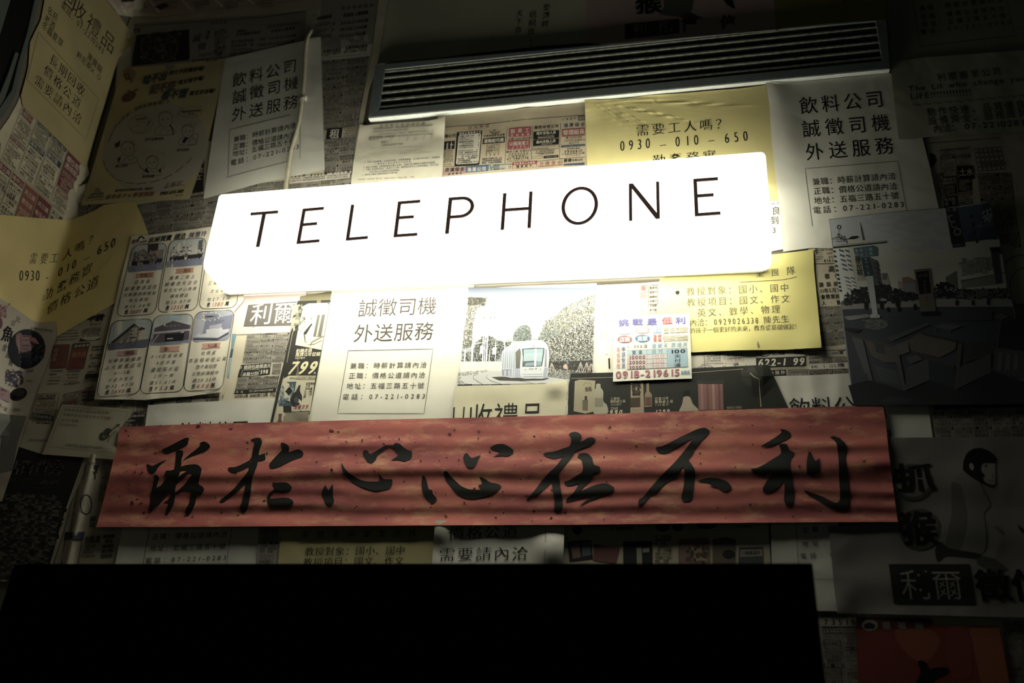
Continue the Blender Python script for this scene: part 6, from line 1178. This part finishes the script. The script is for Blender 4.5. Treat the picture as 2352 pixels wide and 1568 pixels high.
pr.t('電話：07-2210283', 552, 32, 935, 468, 60, 'r', '2b2a20'); pr.t('名菸', 430, 78, 520, 172, 68, 'r', '2b2a20', 3, 1, 0, (-.2, 1)); pr.t('老酒', 402, 152, 495, 246, 68, 'r', '2b2a20'); pr.t('冬蟲夏草', 378, 212, 568, 404, 66, 'r', '2b2a20')
pr.t('萬寶龍', 788, 492, 920, 640, 62, 'r', '2b2a20'); pr.t('軒尼斯', 692, 478, 825, 615, 58, 'r', '2b2a20'); pr.t('XO', 820, 620, 908, 712, 44, 'r', '2b2a20')
pr.line([(345, 290), (888, 890), (773, 1255), (243, 718), (345, 290)], .9, '5a5038', 2)
pr.t('長期回收', 452, 512, 762, 838, 92, 'k', '171610'); pr.t('價格公道', 402, 612, 725, 950, 92, 'k', '171610'); pr.t('需要請內洽', 318, 702, 732, 1090, 92, 'k', '171610')
sheet('flyer', [(238, -20), (280, 45), (313, 93), (290, 112), (272, 135), (262, 165), (240, 240), (226, 285), (210, 340), (199, 384), (193, 383), (130, 318), (52, 243), (48, 219), (59, 179), (65, 153), (69, 97), (84, 66), (94, 46), (106, -20)], 3.4, paper('a89c74', .07, 8, .3),
      'large beige gift-buyer flyer on the side wall at upper left', 'flyer', pr, ripple(.3, .3, 150, 120, 1), grid=10)
pr = Print(); pr.up = up
pr.ch('比', 42, 733, 11, 13, .5, 'k', '2c2028', 4, (-.3, 1)); pr.ch('目', 30.5, 742, 9, 13, .4, 'k', '2c2028', 4, (-.3, 1)); pr.ch('魚', 18, 767, 24, 34, .25, 'B', '16151a', 4, (-.25, 1)); pr.ch('・', 7, 774, 12, 12, 0, 'B', '16151a', 4)
for i, ch_ in enumerate('會海城'): pr.ch(ch_, 11 + i * 7, 798 + i * 17, 10, 17, .4, 'k', '2c2028', 6, (-.3, 1))
pr.t('台灣頭北京市青州街', 70, 753, 121, 760, 6, 'r', '2c2028', 4)
pr.ell(61, 801, 43, 46, '23262e', 1, 28, .35); pr.poly([(40, 765), (60, 766), (85, 775), (90, 790), (75, 800), (68, 812), (50, 818), (40, 800), (36, 780)], '8a6468', 2, smooth=True); pr.poly([(62, 770), (84, 777), (90, 790), (76, 792), (64, 782)], '9c5f58', 3)
for i in range(5): pr.line([(42 + i * 6, 772 + i), (44 + i * 5, 812 - i * 2)], 1.4, '5f4248' if i % 2 else 'a88888', 4)
pr.blobs([(28, 812), (100, 790), (98, 820), (60, 842), (34, 835)], 90, 4, ['3b3f4a', '17191f', '4a4f58'], 3, 2); pr.blobs([(14, 850), (48, 850), (56, 870), (46, 890), (20, 888), (10, 868)], 90, 4.5, ['5b4a5c', '463a4c', '6c6070', '34303c'], 4, 2)
pr.ell(42, 905, 21, 14, '26221f', 2, 20, -.35); pr.ell(44, 903, 13, 8, '3b342c', 3, 16, -.35); pr.ell(0, 742, 6, 13, '6a3848', 2); pr.poly([(-12, 880), (22, 898), (24, 925), (-12, 910)], 'a07a80', 1); pr.blobs([(-5, 700), (20, 700), (14, 728), (-6, 730)], 16, 4, ['8a5a5c', '9c7a78'], 5, 2)
pr.t('優惠中', 2, 893, 16, 899, 5, 'r', '2c2028', 4); pr.t('五號套餐', 2, 905, 18, 912, 5, 'r', '2c2028', 4); pr.t('買一送', -4, 929, 16, 941, 9, 'r', '6c4444', 4); pr.t('一（限時嚐）', 22, 940, 50, 942, 8, 'r', '5c4040', 4); pr.t('寶石生', 60, 874, 76, 876, 5, 'r', '2c2028', 4); pr.t('紫海膽', 60, 852, 77, 851, 6, 'r', '4c4048', 4)
pr.poly([(-20, 944), (20, 952), (62, 955), (40, 1020), (28, 1080), (-20, 1090)], '77756c', .6)
sheet('poster', [(-20, 674), (0, 684), (40, 711), (75, 736), (90, 740), (128, 738), (131, 768), (110, 830), (87, 890), (72, 935), (59, 973), (44, 1024), (28, 1080), (5, 1150), (-20, 1160)], 3.6, paper('b8b0a2', .07, 9, .4),
      'seafood poster with a dark plate folded into the left corner', 'poster', pr, ripple(.3, .4, 80, 100, 1.3), grid=8)

# ---------------- below the banner
pr = Print(); drink(pr, [(0, 0, 0, 0)] * 3, [(344, 1205), (328, 1300)], [(0, 0, 0, 0), (350, 1232, 522, 1226), (344, 1259, 519, 1254), (334, 1287, 520, 1280)], 1, 13.5, '22231e'); pr.line([(533, 1205), (520, 1300)], 1, '4a493e')
sheet('flyer', [(285, 1195), (655, 1195), (640, 1340), (255, 1340)], 2.2, white2, 'dim driver-wanted flyer below the left part of the banner', 'flyer', pr, ripple(.4, .5, 90, 60, 2))
pr = Print(); pr.poly([(594, 1205), (645, 1205), (642, 1300), (590, 1300)], '9a9482', 1); pr.dense([(597, 1212), (640, 1212), (636, 1330), (590, 1330)], 1, 4, 95)
sheet('newspaper_scrap', [(598, 1195), (660, 1195), (650, 1340), (588, 1340)], 2.9, newsm, 'thin newspaper strip between two flyers below the banner', 'newspaper', pr)
pr = Print(); pr.t('家教老師專業團隊', 692, 1227, 957, 1224, 17, 'k', '1f1e17'); pr.line([(684, 1246), (760, 1245), (956, 1243)], 1, '3a3424'); pr.t('教授對象：國小、國中', 700, 1266, 931, 1263, 20, 'k', '1f1e17'); pr.t('教授項目：國文、作文', 696, 1291, 928, 1287, 20, 'k', '1f1e17')
sheet('flyer', [(650, 1195), (1003, 1195), (998, 1340), (632, 1340)], 3.4, paper('b5ad80', .06, 8, .3), 'yellowish home-tutor flyer below the middle of the banner', 'flyer', pr, ripple(.4, .5, 110, 60, 1))
pr = Print(); pr.t('價格公道', 1030, 1224, 1190, 1219, 30, 'k', '1f201b', 3, 1.1); pr.t('需要請內洽', 1008, 1273, 1213, 1270, 31, 'k', '1f201b', 3, 1.1); pr.line([(1254, 1205), (1250, 1300)], 1, '55544a')
sheet('flyer', [(1000, 1195), (1298, 1195), (1290, 1340), (988, 1340)], 4.0, white2, 'white gift-buyer flyer below the banner reading five large characters', 'flyer', pr, both(near(1270, 1260, 60, 5), near(1010, 1210, 60, 4), ripple(.5, .3, 110, 80, 0)), grid=14)
pr = Print(); pr.t('正職：價', 1843, 1217, 1925, 1213, 13, 'r', '22231e'); pr.t('地址：五', 1842, 1249, 1928, 1245, 13, 'r', '22231e'); pr.t('電話：07', 1838, 1277, 1930, 1272, 13, 'r', '22231e'); pr.line([(1828, 1200), (1834, 1300)], 1, '4a493e'); pr.line([(1870, 1330), (1925, 1330)], 1, '4a493e')
sheet('flyer', [(1770, 1190), (1925, 1190), (1935, 1403), (1860, 1402), (1775, 1400)], 2.4, white2, 'dim driver-wanted flyer right of the cabinet, under the banner', 'flyer', pr, ripple(.4, .3, 70, 80, 0))
pr = Print(); pr.line([(2030, 933), (2036, 956), (2032, 962)], 2.4, INK); pr.line([(2038, 990), (2048, 996), (2037, 1002)], 2.4, INK); pr.line([(2043, 985), (2044, 1005)], 2.4, INK)
sheet('flyer', [(2005, 925), (2070, 924), (2129, 922), (2136, 960), (2146, 1030), (2010, 1030)], 2.0, white2, 'scrap of white flyer at the top right corner of the banner', 'flyer', pr)
pr = Print().frame(1752, 950, 3.92)
pr.oval(1350, 615, 165, 150, 9, '504e48', 2, n=32); pr.ch('抓', 1370, 572, 84, 62, -.02, 'B', '0b0b0a'); pr.oval(1412, 1040, 172, 170, 9, '504e48', 2, n=32); pr.ch('猴', 1405, 1030, 76, 76, -.02, 'B', '0b0b0a')
pr.poly([(1800, 520), (1730, 580), (1660, 700), (1630, 880), (1600, 1050), (1560, 1210), (1800, 1260), (1990, 1250), (2010, 1050), (1990, 900), (2050, 820), (1990, 700), (1950, 610), (1900, 560)], '77746b', 1, smooth=True); pr.poly([(1700, 620), (1780, 640), (1820, 800), (1840, 1000), (1760, 1240), (1640, 1210), (1700, 900)], '5f5d55', 1.5, smooth=True)
pr.poly([(1550, 1220), (1600, 1150), (1680, 1210), (1960, 1260), (1940, 1300), (1650, 1275), (1570, 1330)], '2a2926', 2, smooth=True); pr.poly([(1950, 1280), (2100, 1310), (2200, 1400), (2080, 1420), (1930, 1350)], '4a4843', 1.5, smooth=True)
pr.poly([(1803, 500), (1806, 430), (1840, 352), (1900, 314), (1965, 308), (2040, 335), (2092, 385), (2103, 425), (2088, 445), (1990, 445), (1966, 478), (1970, 520), (2002, 556), (1982, 580), (2005, 620), (2060, 640), (2085, 640), (2072, 656), (2020, 646), (1900, 585), (1810, 515)], '080808', 3, smooth=True)
pr.poly([(1990, 447), (2088, 447), (2090, 520), (2096, 600), (2085, 636), (2050, 636), (2005, 615), (1985, 580), (2003, 556), (1972, 518), (1970, 480)], '8b867d', 2.5, smooth=True); pr.ell(2010, 474, 9, 7, '1c1b19', 4); pr.line([(1995, 462), (2030, 460)], 1.6, '3a3834', 4); pr.line([(2062, 545), (2078, 560), (2062, 575)], 1.6, '3a3834', 4); pr.line([(2035, 605), (2078, 600)], 1.4, '4a4843', 4); pr.ell(1880, 475, 20, 34, '8b867d', 4, 14, -.3)
pr.poly([(2290, 990), (2400, 1080), (2400, 1130), (2310, 1040)], '2a2926', 2); pr.poly([(2080, 1020), (2120, 1010), (2160, 1070), (2140, 1075)], '5f5d55', 2)
pr.poly([(1133, 1352), (1860, 1352), (1915, 1718), (1180, 1710)], '1d1d1b', 2); pr.t('利爾', 1235, 1537, 1803, 1537, 265, 'l', '8f8b80', 3, 1.05); pr.t('徵信', 1915, 1545, 2560, 1540, 280, 'B', '0b0b0a', 3, 1.1)
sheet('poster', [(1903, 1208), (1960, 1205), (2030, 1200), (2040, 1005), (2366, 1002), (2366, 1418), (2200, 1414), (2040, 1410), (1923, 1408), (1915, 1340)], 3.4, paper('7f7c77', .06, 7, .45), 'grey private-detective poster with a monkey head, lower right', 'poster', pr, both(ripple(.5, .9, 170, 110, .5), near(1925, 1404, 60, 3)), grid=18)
pr = Print().frame(1752, 1168, 3.92)
pr.poly([(840, 975), (1500, 985), (1490, 1075), (845, 1085)], '5a2018', 1); pr.ell(965, 1050, 72, 52, '8f887a', 2); pr.poly([(910, 1040), (960, 1020), (1015, 1045), (1000, 1078), (915, 1078)], '17201c', 3)
for x in (1050, 1190, 1345): pr.t('福', x, 1052, x + 125, 1052, 70, 'b', '8a7a6c', 3)
pr.poly([(845, 1082), (2130, 1068), (2230, 1640), (880, 1640)], '8a2b12', .5); pr.poly([(1860, 1072), (2130, 1068), (2235, 1640), (1980, 1640)], 'a8561c', 1); pr.poly([(1200, 1090), (1500, 1085), (1600, 1200), (1450, 1400), (1250, 1250)], 'a04a18', 1, smooth=True); pr.poly([(1650, 1100), (1860, 1080), (1880, 1500), (1700, 1500)], '8c3418', 1.2, smooth=True)
pr.poly([(1395, 1372), (1440, 1365), (1480, 1400), (1490, 1440), (1560, 1430), (1650, 1425), (1680, 1450), (1640, 1490), (1540, 1540), (1480, 1640), (1330, 1640), (1390, 1540), (1420, 1460), (1400, 1410)], '0b0a08', 3, smooth=True)
sheet('red_poster', [(1966, 1417), (2060, 1418), (2140, 1419), (2145, 1438), (2295, 1438), (2310, 1500), (2335, 1640), (1976, 1640), (1968, 1500)], 2.4, paper('8a3318', .1, 10, .3), 'dark red and orange poster with a black brush stroke, bottom right', 'poster', pr)

# ---------------- the red banner with its brush characters
CH = [((300, 990), [[(565, 328), (640, 295), (780, 225), (900, 160), (990, 118), (1055, 125), (1040, 170), (1030, 230), (990, 265), (860, 325), (740, 375), (660, 400), (600, 385)],
  [(1240, 218), (1290, 190), (1340, 188), (1400, 220), (1432, 270), (1415, 305), (1330, 360), (1210, 405), (1120, 440), (1030, 480), (945, 525), (1010, 460), (1120, 370), (1200, 310), (1270, 245)],
  [(295, 590), (330, 600), (380, 625), (430, 610), (530, 560), (655, 510), (580, 565), (500, 645), (470, 700), (440, 745), (390, 762), (340, 740), (300, 670)],
  [(830, 345), (935, 350), (950, 400), (915, 520), (910, 640), (880, 770), (850, 850), (820, 960), (800, 1100), (800, 1200), (770, 1320), (720, 1420), (655, 1515), (630, 1490), (645, 1400), (690, 1290), (715, 1180), (720, 1080), (730, 930), (765, 860), (790, 680), (810, 560), (822, 420)],
  [(620, 760), (640, 710), (720, 705), (800, 680), (860, 700), (860, 760), (800, 870), (700, 912), (740, 960), (760, 1020), (720, 1080), (620, 1200), (490, 1340), (410, 1385), (395, 1430), (360, 1450), (330, 1420), (345, 1340), (360, 1240), (360, 1150), (385, 1060), (410, 940), (430, 840), (415, 785), (480, 790), (515, 850), (490, 930), (465, 1020), (550, 970), (610, 890), (650, 820), (610, 810)],
  [(800, 690), (900, 640), (990, 612), (1120, 595), (1210, 605), (1275, 670), (1265, 760), (1240, 850), (1225, 950), (1290, 990), (1325, 1050), (1290, 1110), (1250, 1160), (1195, 1145), (1170, 1280), (1130, 1380), (1060, 1500), (1010, 1525), (985, 1450), (1000, 1390), (1050, 1300), (1085, 1150), (1090, 1080), (1000, 1065), (920, 1070), (820, 1140), (790, 1120), (870, 1050), (950, 980), (1030, 880), (1110, 760), (1060, 755), (960, 830), (880, 900), (815, 970), (800, 910), (860, 830), (940, 760), (1040, 700), (940, 705), (850, 740)],
  [(580, 1285), (660, 1245), (700, 1200), (760, 1220), (700, 1285), (640, 1280)]]),
 ((480, 990), [[(750, 155), (800, 130), (860, 118), (920, 122), (955, 180), (945, 240), (915, 320), (895, 430), (960, 410), (1020, 395), (1005, 430), (1018, 505), (930, 532), (880, 540), (865, 620), (820, 740), (780, 840), (765, 960), (745, 1150), (715, 1300), (680, 1420), (625, 1475), (585, 1440), (565, 1350), (600, 1250), (625, 1130), (655, 945), (560, 1040), (400, 1170), (270, 1270), (190, 1265), (210, 1235), (330, 1140), (450, 1030), (550, 910), (650, 790), (705, 710), (715, 640), (600, 700), (450, 745), (370, 715), (340, 670), (370, 648), (480, 640), (620, 580), (750, 500), (790, 350), (820, 190)],
  [(1290, 225), (1330, 205), (1400, 235), (1445, 290), (1440, 380), (1530, 345), (1600, 325), (1670, 350), (1700, 400), (1670, 460), (1520, 510), (1360, 590), (1250, 645), (1130, 668), (1090, 635), (1090, 590), (1150, 510), (1240, 415), (1320, 320)],
  [(1150, 915), (1200, 930), (1350, 918), (1430, 940), (1495, 1010), (1460, 1060), (1380, 1080), (1290, 1082), (1205, 1070), (1140, 1130), (1105, 1215), (1200, 1208), (1340, 1195), (1440, 1205), (1510, 1250), (1520, 1300), (1470, 1350), (1420, 1362), (1360, 1340), (1280, 1350), (1180, 1360), (1090, 1330), (1050, 1270), (1045, 1190), (1090, 1110), (1180, 1035), (1150, 970)]]),
 ((710, 990), [[(290, 960), (350, 1060), (425, 945), (430, 1040), (430, 1180), (452, 1250), (420, 1325), (370, 1335), (290, 1290), (250, 1190), (222, 1130)],
  [(588, 570), (630, 650), (720, 750), (870, 850), (1020, 900), (1160, 905), (1268, 890), (1240, 740), (1300, 820), (1355, 862), (1490, 865), (1500, 920), (1485, 985), (1440, 1035), (1330, 1060), (1200, 1078), (1090, 1058), (930, 1000), (780, 920), (680, 830), (610, 730), (582, 620)],
  [(970, 400), (985, 350), (1040, 342), (1080, 395), (1115, 405), (1240, 335), (1370, 255), (1450, 245), (1505, 250), (1550, 212), (1630, 225), (1700, 290), (1790, 345), (1840, 350), (1855, 420), (1840, 480), (1770, 520), (1720, 540), (1640, 520), (1560, 512), (1475, 525), (1540, 480), (1605, 430), (1560, 370), (1525, 310), (1440, 280), (1370, 315), (1290, 385), (1225, 445), (1200, 510), (1125, 575), (1060, 545), (1000, 475)]]),
 ((940, 990), [[(250, 790), (300, 850), (330, 960), (350, 1040), (410, 1060), (430, 1130), (480, 1190), (495, 1245), (410, 1305), (370, 1270), (290, 1190), (240, 1090), (220, 950), (230, 850)],
  [(622, 730), (680, 720), (730, 790), (830, 890), (930, 980), (1060, 1040), (1200, 1050), (1290, 1045), (1240, 975), (1310, 940), (1265, 820), (1370, 860), (1460, 920), (1590, 945), (1662, 995), (1600, 1060), (1500, 1130), (1380, 1170), (1250, 1205), (1130, 1220), (970, 1190), (850, 1110), (750, 1000), (660, 880), (625, 790)],
  [(1000, 405), (1050, 400), (1125, 480), (1285, 430), (1235, 520), (1210, 590), (1160, 650), (1110, 665), (1040, 640), (1000, 580), (972, 480)],
  [(1455, 295), (1560, 235), (1700, 230), (1800, 280), (1875, 345), (1850, 410), (1760, 450), (1670, 440), (1520, 455), (1635, 375), (1500, 330)]]),
 ((1180, 990), [[(990, 60), (1040, 20), (1110, 10), (1180, 35), (1228, 100), (1190, 190), (1260, 165), (1330, 115), (1420, 110), (1472, 150), (1450, 195), (1410, 215), (1380, 255), (1280, 290), (1170, 335), (1100, 370), (1020, 500), (900, 640), (800, 760), (830, 900), (850, 1080), (880, 1240), (875, 1400), (800, 1475), (730, 1450), (730, 1350), (735, 1220), (700, 1050), (680, 910), (600, 1000), (480, 1100), (330, 1200), (240, 1265), (235, 1210), (340, 1110), (460, 950), (540, 850), (640, 740), (740, 650), (850, 510), (885, 455), (750, 492), (640, 480), (530, 420), (570, 385), (740, 360), (880, 310), (1000, 270), (1030, 200), (1035, 120)],
  [(1150, 470), (1170, 410), (1250, 388), (1340, 405), (1410, 480), (1445, 600), (1550, 640), (1545, 730), (1440, 755), (1400, 850), (1310, 960), (1180, 1085), (1250, 1060), (1400, 990), (1550, 945), (1680, 940), (1780, 990), (1815, 1030), (1770, 1090), (1600, 1150), (1490, 1215), (1360, 1260), (1180, 1345), (1280, 1260), (1450, 1130), (1330, 1160), (1200, 1215), (1070, 1250), (945, 1275), (950, 1220), (1050, 1130), (1120, 1040), (1170, 940), (1060, 975), (980, 982), (920, 955), (905, 910), (1000, 880), (1110, 810), (1230, 735), (1245, 640), (1225, 540), (1190, 490)]]),
 ((1430, 970), [[(600, 480), (620, 440), (700, 430), (850, 360), (1050, 255), (1250, 160), (1380, 105), (1480, 92), (1550, 130), (1568, 170), (1520, 240), (1400, 350), (1290, 480), (1270, 560), (1185, 665), (1240, 745), (1300, 850), (1300, 1000), (1280, 1180), (1240, 1390), (1140, 1420), (1085, 1415), (1055, 1340), (1090, 1200), (1110, 1030), (1110, 850), (1080, 805), (1000, 900), (930, 990), (780, 1090), (620, 1240), (480, 1340), (400, 1440), (290, 1495), (280, 1440), (300, 1380), (380, 1330), (480, 1200), (620, 1040), (800, 850), (960, 690), (1100, 520), (1200, 390), (1260, 290), (1150, 345), (1000, 430), (850, 530), (750, 558), (650, 540)],
  [(1340, 1055), (1440, 1015), (1570, 990), (1720, 1005), (1880, 1060), (1960, 1150), (1955, 1195), (1850, 1245), (1780, 1220), (1690, 1165), (1570, 1160), (1610, 1130), (1530, 1080), (1440, 1070)]]),
 ((1700, 980), [[(720, 40), (800, 45), (880, 85), (918, 135), (880, 200), (770, 255), (620, 320), (500, 355), (365, 355), (430, 310), (560, 235), (740, 105)],
  [(700, 315), (780, 300), (850, 320), (885, 410), (975, 465), (960, 510), (910, 590), (900, 690), (920, 800), (945, 950), (970, 1150), (965, 1340), (925, 1390), (870, 1440), (820, 1400), (785, 1300), (800, 1150), (785, 990), (690, 1080), (580, 1160), (480, 1200), (415, 1165), (410, 1100), (480, 970), (580, 830), (620, 760), (520, 850), (430, 885), (320, 875), (230, 810), (195, 750), (300, 740), (440, 670), (600, 570), (730, 485), (725, 390)],
  [(1240, 445), (1275, 460), (1320, 550), (1360, 610), (1430, 565), (1435, 680), (1420, 790), (1370, 860), (1300, 905), (1210, 840), (1195, 700), (1210, 540)],
  [(1620, 185), (1690, 165), (1790, 205), (1890, 290), (1915, 380), (1900, 600), (1930, 800), (1970, 1100), (1970, 1380), (1920, 1490), (1820, 1520), (1700, 1490), (1500, 1380), (1300, 1270), (1180, 1190), (1160, 1130), (1300, 1190), (1500, 1260), (1700, 1360), (1780, 1340), (1800, 1200), (1780, 950), (1775, 650), (1750, 380), (1720, 270)]])]
def bh(x, y):
    g = lambda c, w: np.exp(-((y - c) / w) ** 2)
    n = 0.5 * np.sin(x / 61.0) + 0.5 * np.sin(x / 173.0 + 1)
    h = 3.2 * g(1078 + 5 * np.sin(x / 210.0) - (x - 1100) * .012, 21) + 1.6 * g(1128 + 6 * n, 15) * (1 + .4 * n) + 1.2 * g(1016 + 7 * np.sin(x / 150.0 + 2), 14) * (1 + .5 * np.sin(x / 97.0)) + 1.4 * g(1162 + 5 * n, 13)
    h = h + 0.5 * (1 + np.sin(y / 5.2 + 1.5 * np.sin(x / 120.0))) * 0.35
    h = h + 4.0 * sstep((y - 1178) / 34.0) + 1.5 * sstep((x - 1900) / 130.0) * g(1055, 40)
    return (h * 0.8 + 5.6) * 0.001
ban = paper('c47468', 0.1, 5, 0.4, c2='985454', stretch=(1.0, 1.0, 3.2), bscale=60, bdist=0.003)
# pale straw flecks and fibres in the red paper
n_, l_, b_ = nodes(ban); src = b_.inputs['Base Color'].links[0].from_socket
tc = n_.new('ShaderNodeTexCoord'); mp_ = n_.new('ShaderNodeMapping'); mp_.inputs['Scale'].default_value = (9, 9, 30); nz = n_.new('ShaderNodeTexNoise'); nz.inputs['Scale'].default_value = 1.4; nz.inputs['Detail'].default_value = 8; nz.inputs['Roughness'].default_value = .68
l_.new(tc.outputs['Object'], mp_.inputs['Vector']); l_.new(mp_.outputs['Vector'], nz.inputs['Vector'])
cr = n_.new('ShaderNodeValToRGB'); cr.color_ramp.elements[0].position = .50; cr.color_ramp.elements[1].position = .72; cr.color_ramp.elements[0].color = (0, 0, 0, 1); cr.color_ramp.elements[1].color = (.8, .8, .8, 1)
mx = n_.new('ShaderNodeMixRGB'); mx.inputs[2].default_value = (*lin('dcab84'), 1); l_.new(nz.outputs['Fac'], cr.inputs['Fac']); l_.new(cr.outputs['Color'], mx.inputs[0]); l_.new(src, mx.inputs[1]); l_.new(mx.outputs['Color'], b_.inputs['Base Color'])
BO = [(275, 981), (350, 977), (450, 973.5), (600, 970), (800, 965), (1000, 960.5), (1200, 956), (1400, 950), (1600, 943), (1800, 937), (2000, 931), (2028, 930), (2033, 960), (2044, 1060), (2053, 1130), (2062, 1198), (1900, 1198.5), (1600, 1201), (1300, 1205), (1000, 1206), (600, 1208.5), (400, 1210), (221, 1210), (240, 1140), (257, 1070), (270, 1010)]
v, f = cut(BO, 24, 5); P = surf(v, bh(v[:, 0], v[:, 1])); c = P.mean(0)
o = mesh_obj('banner', P - c, f, ban, smooth=True); o.location = c
if np.dot(np.array(o.data.polygons[0].normal), CAM - c) < 0: o.data.flip_normals()
tag(o, 'long red paper banner with seven black brush-written characters', 'banner')
brush = plain('brush_ink', '0e0f0d', 0.45, 0, 0.5)
for (ox, oy), polys in CH:
    V, Fc, n = [], [], 0
    for pl in polys:
        pp = crom([(ox + x / 7.84, oy + y / 7.84) for x, y in pl], 3); vv, ff = cut(pp, 12, 5)
        V.append(surf(vv, bh(vv[:, 0], vv[:, 1]) + 0.0005)); Fc += [[i + n for i in t] for t in ff]; n += len(vv)
    adopt(mesh_obj('brush_character', np.vstack(V), Fc, brush), o)
pr = Print(); rnd = random.Random(3)
for i in range(190):
    x, y = rnd.uniform(250, 2045), rnd.uniform(975, 1198)
    if x < 275 + (y - 981) * -.2 or x > 2025: continue
    r = rnd.uniform(.8, 2.0) if rnd.random() < .85 else rnd.uniform(2, 3.2); a_ = rnd.random() * 3.1
    pr.ell(x, y, r * rnd.uniform(1, 2.2), r, rnd.choice(['2c150c', '3a1c12', '55281c', '5e2a22']), 1, 7, a_)
pr.build(lambda x, y: bh(x, y), o, 'fleck')
for q in o.children:
    if q.name.startswith('fleck'): q['kind'] = 'stuff'

bpy.data.objects.remove(_to); bpy.data.curves.remove(_tc)
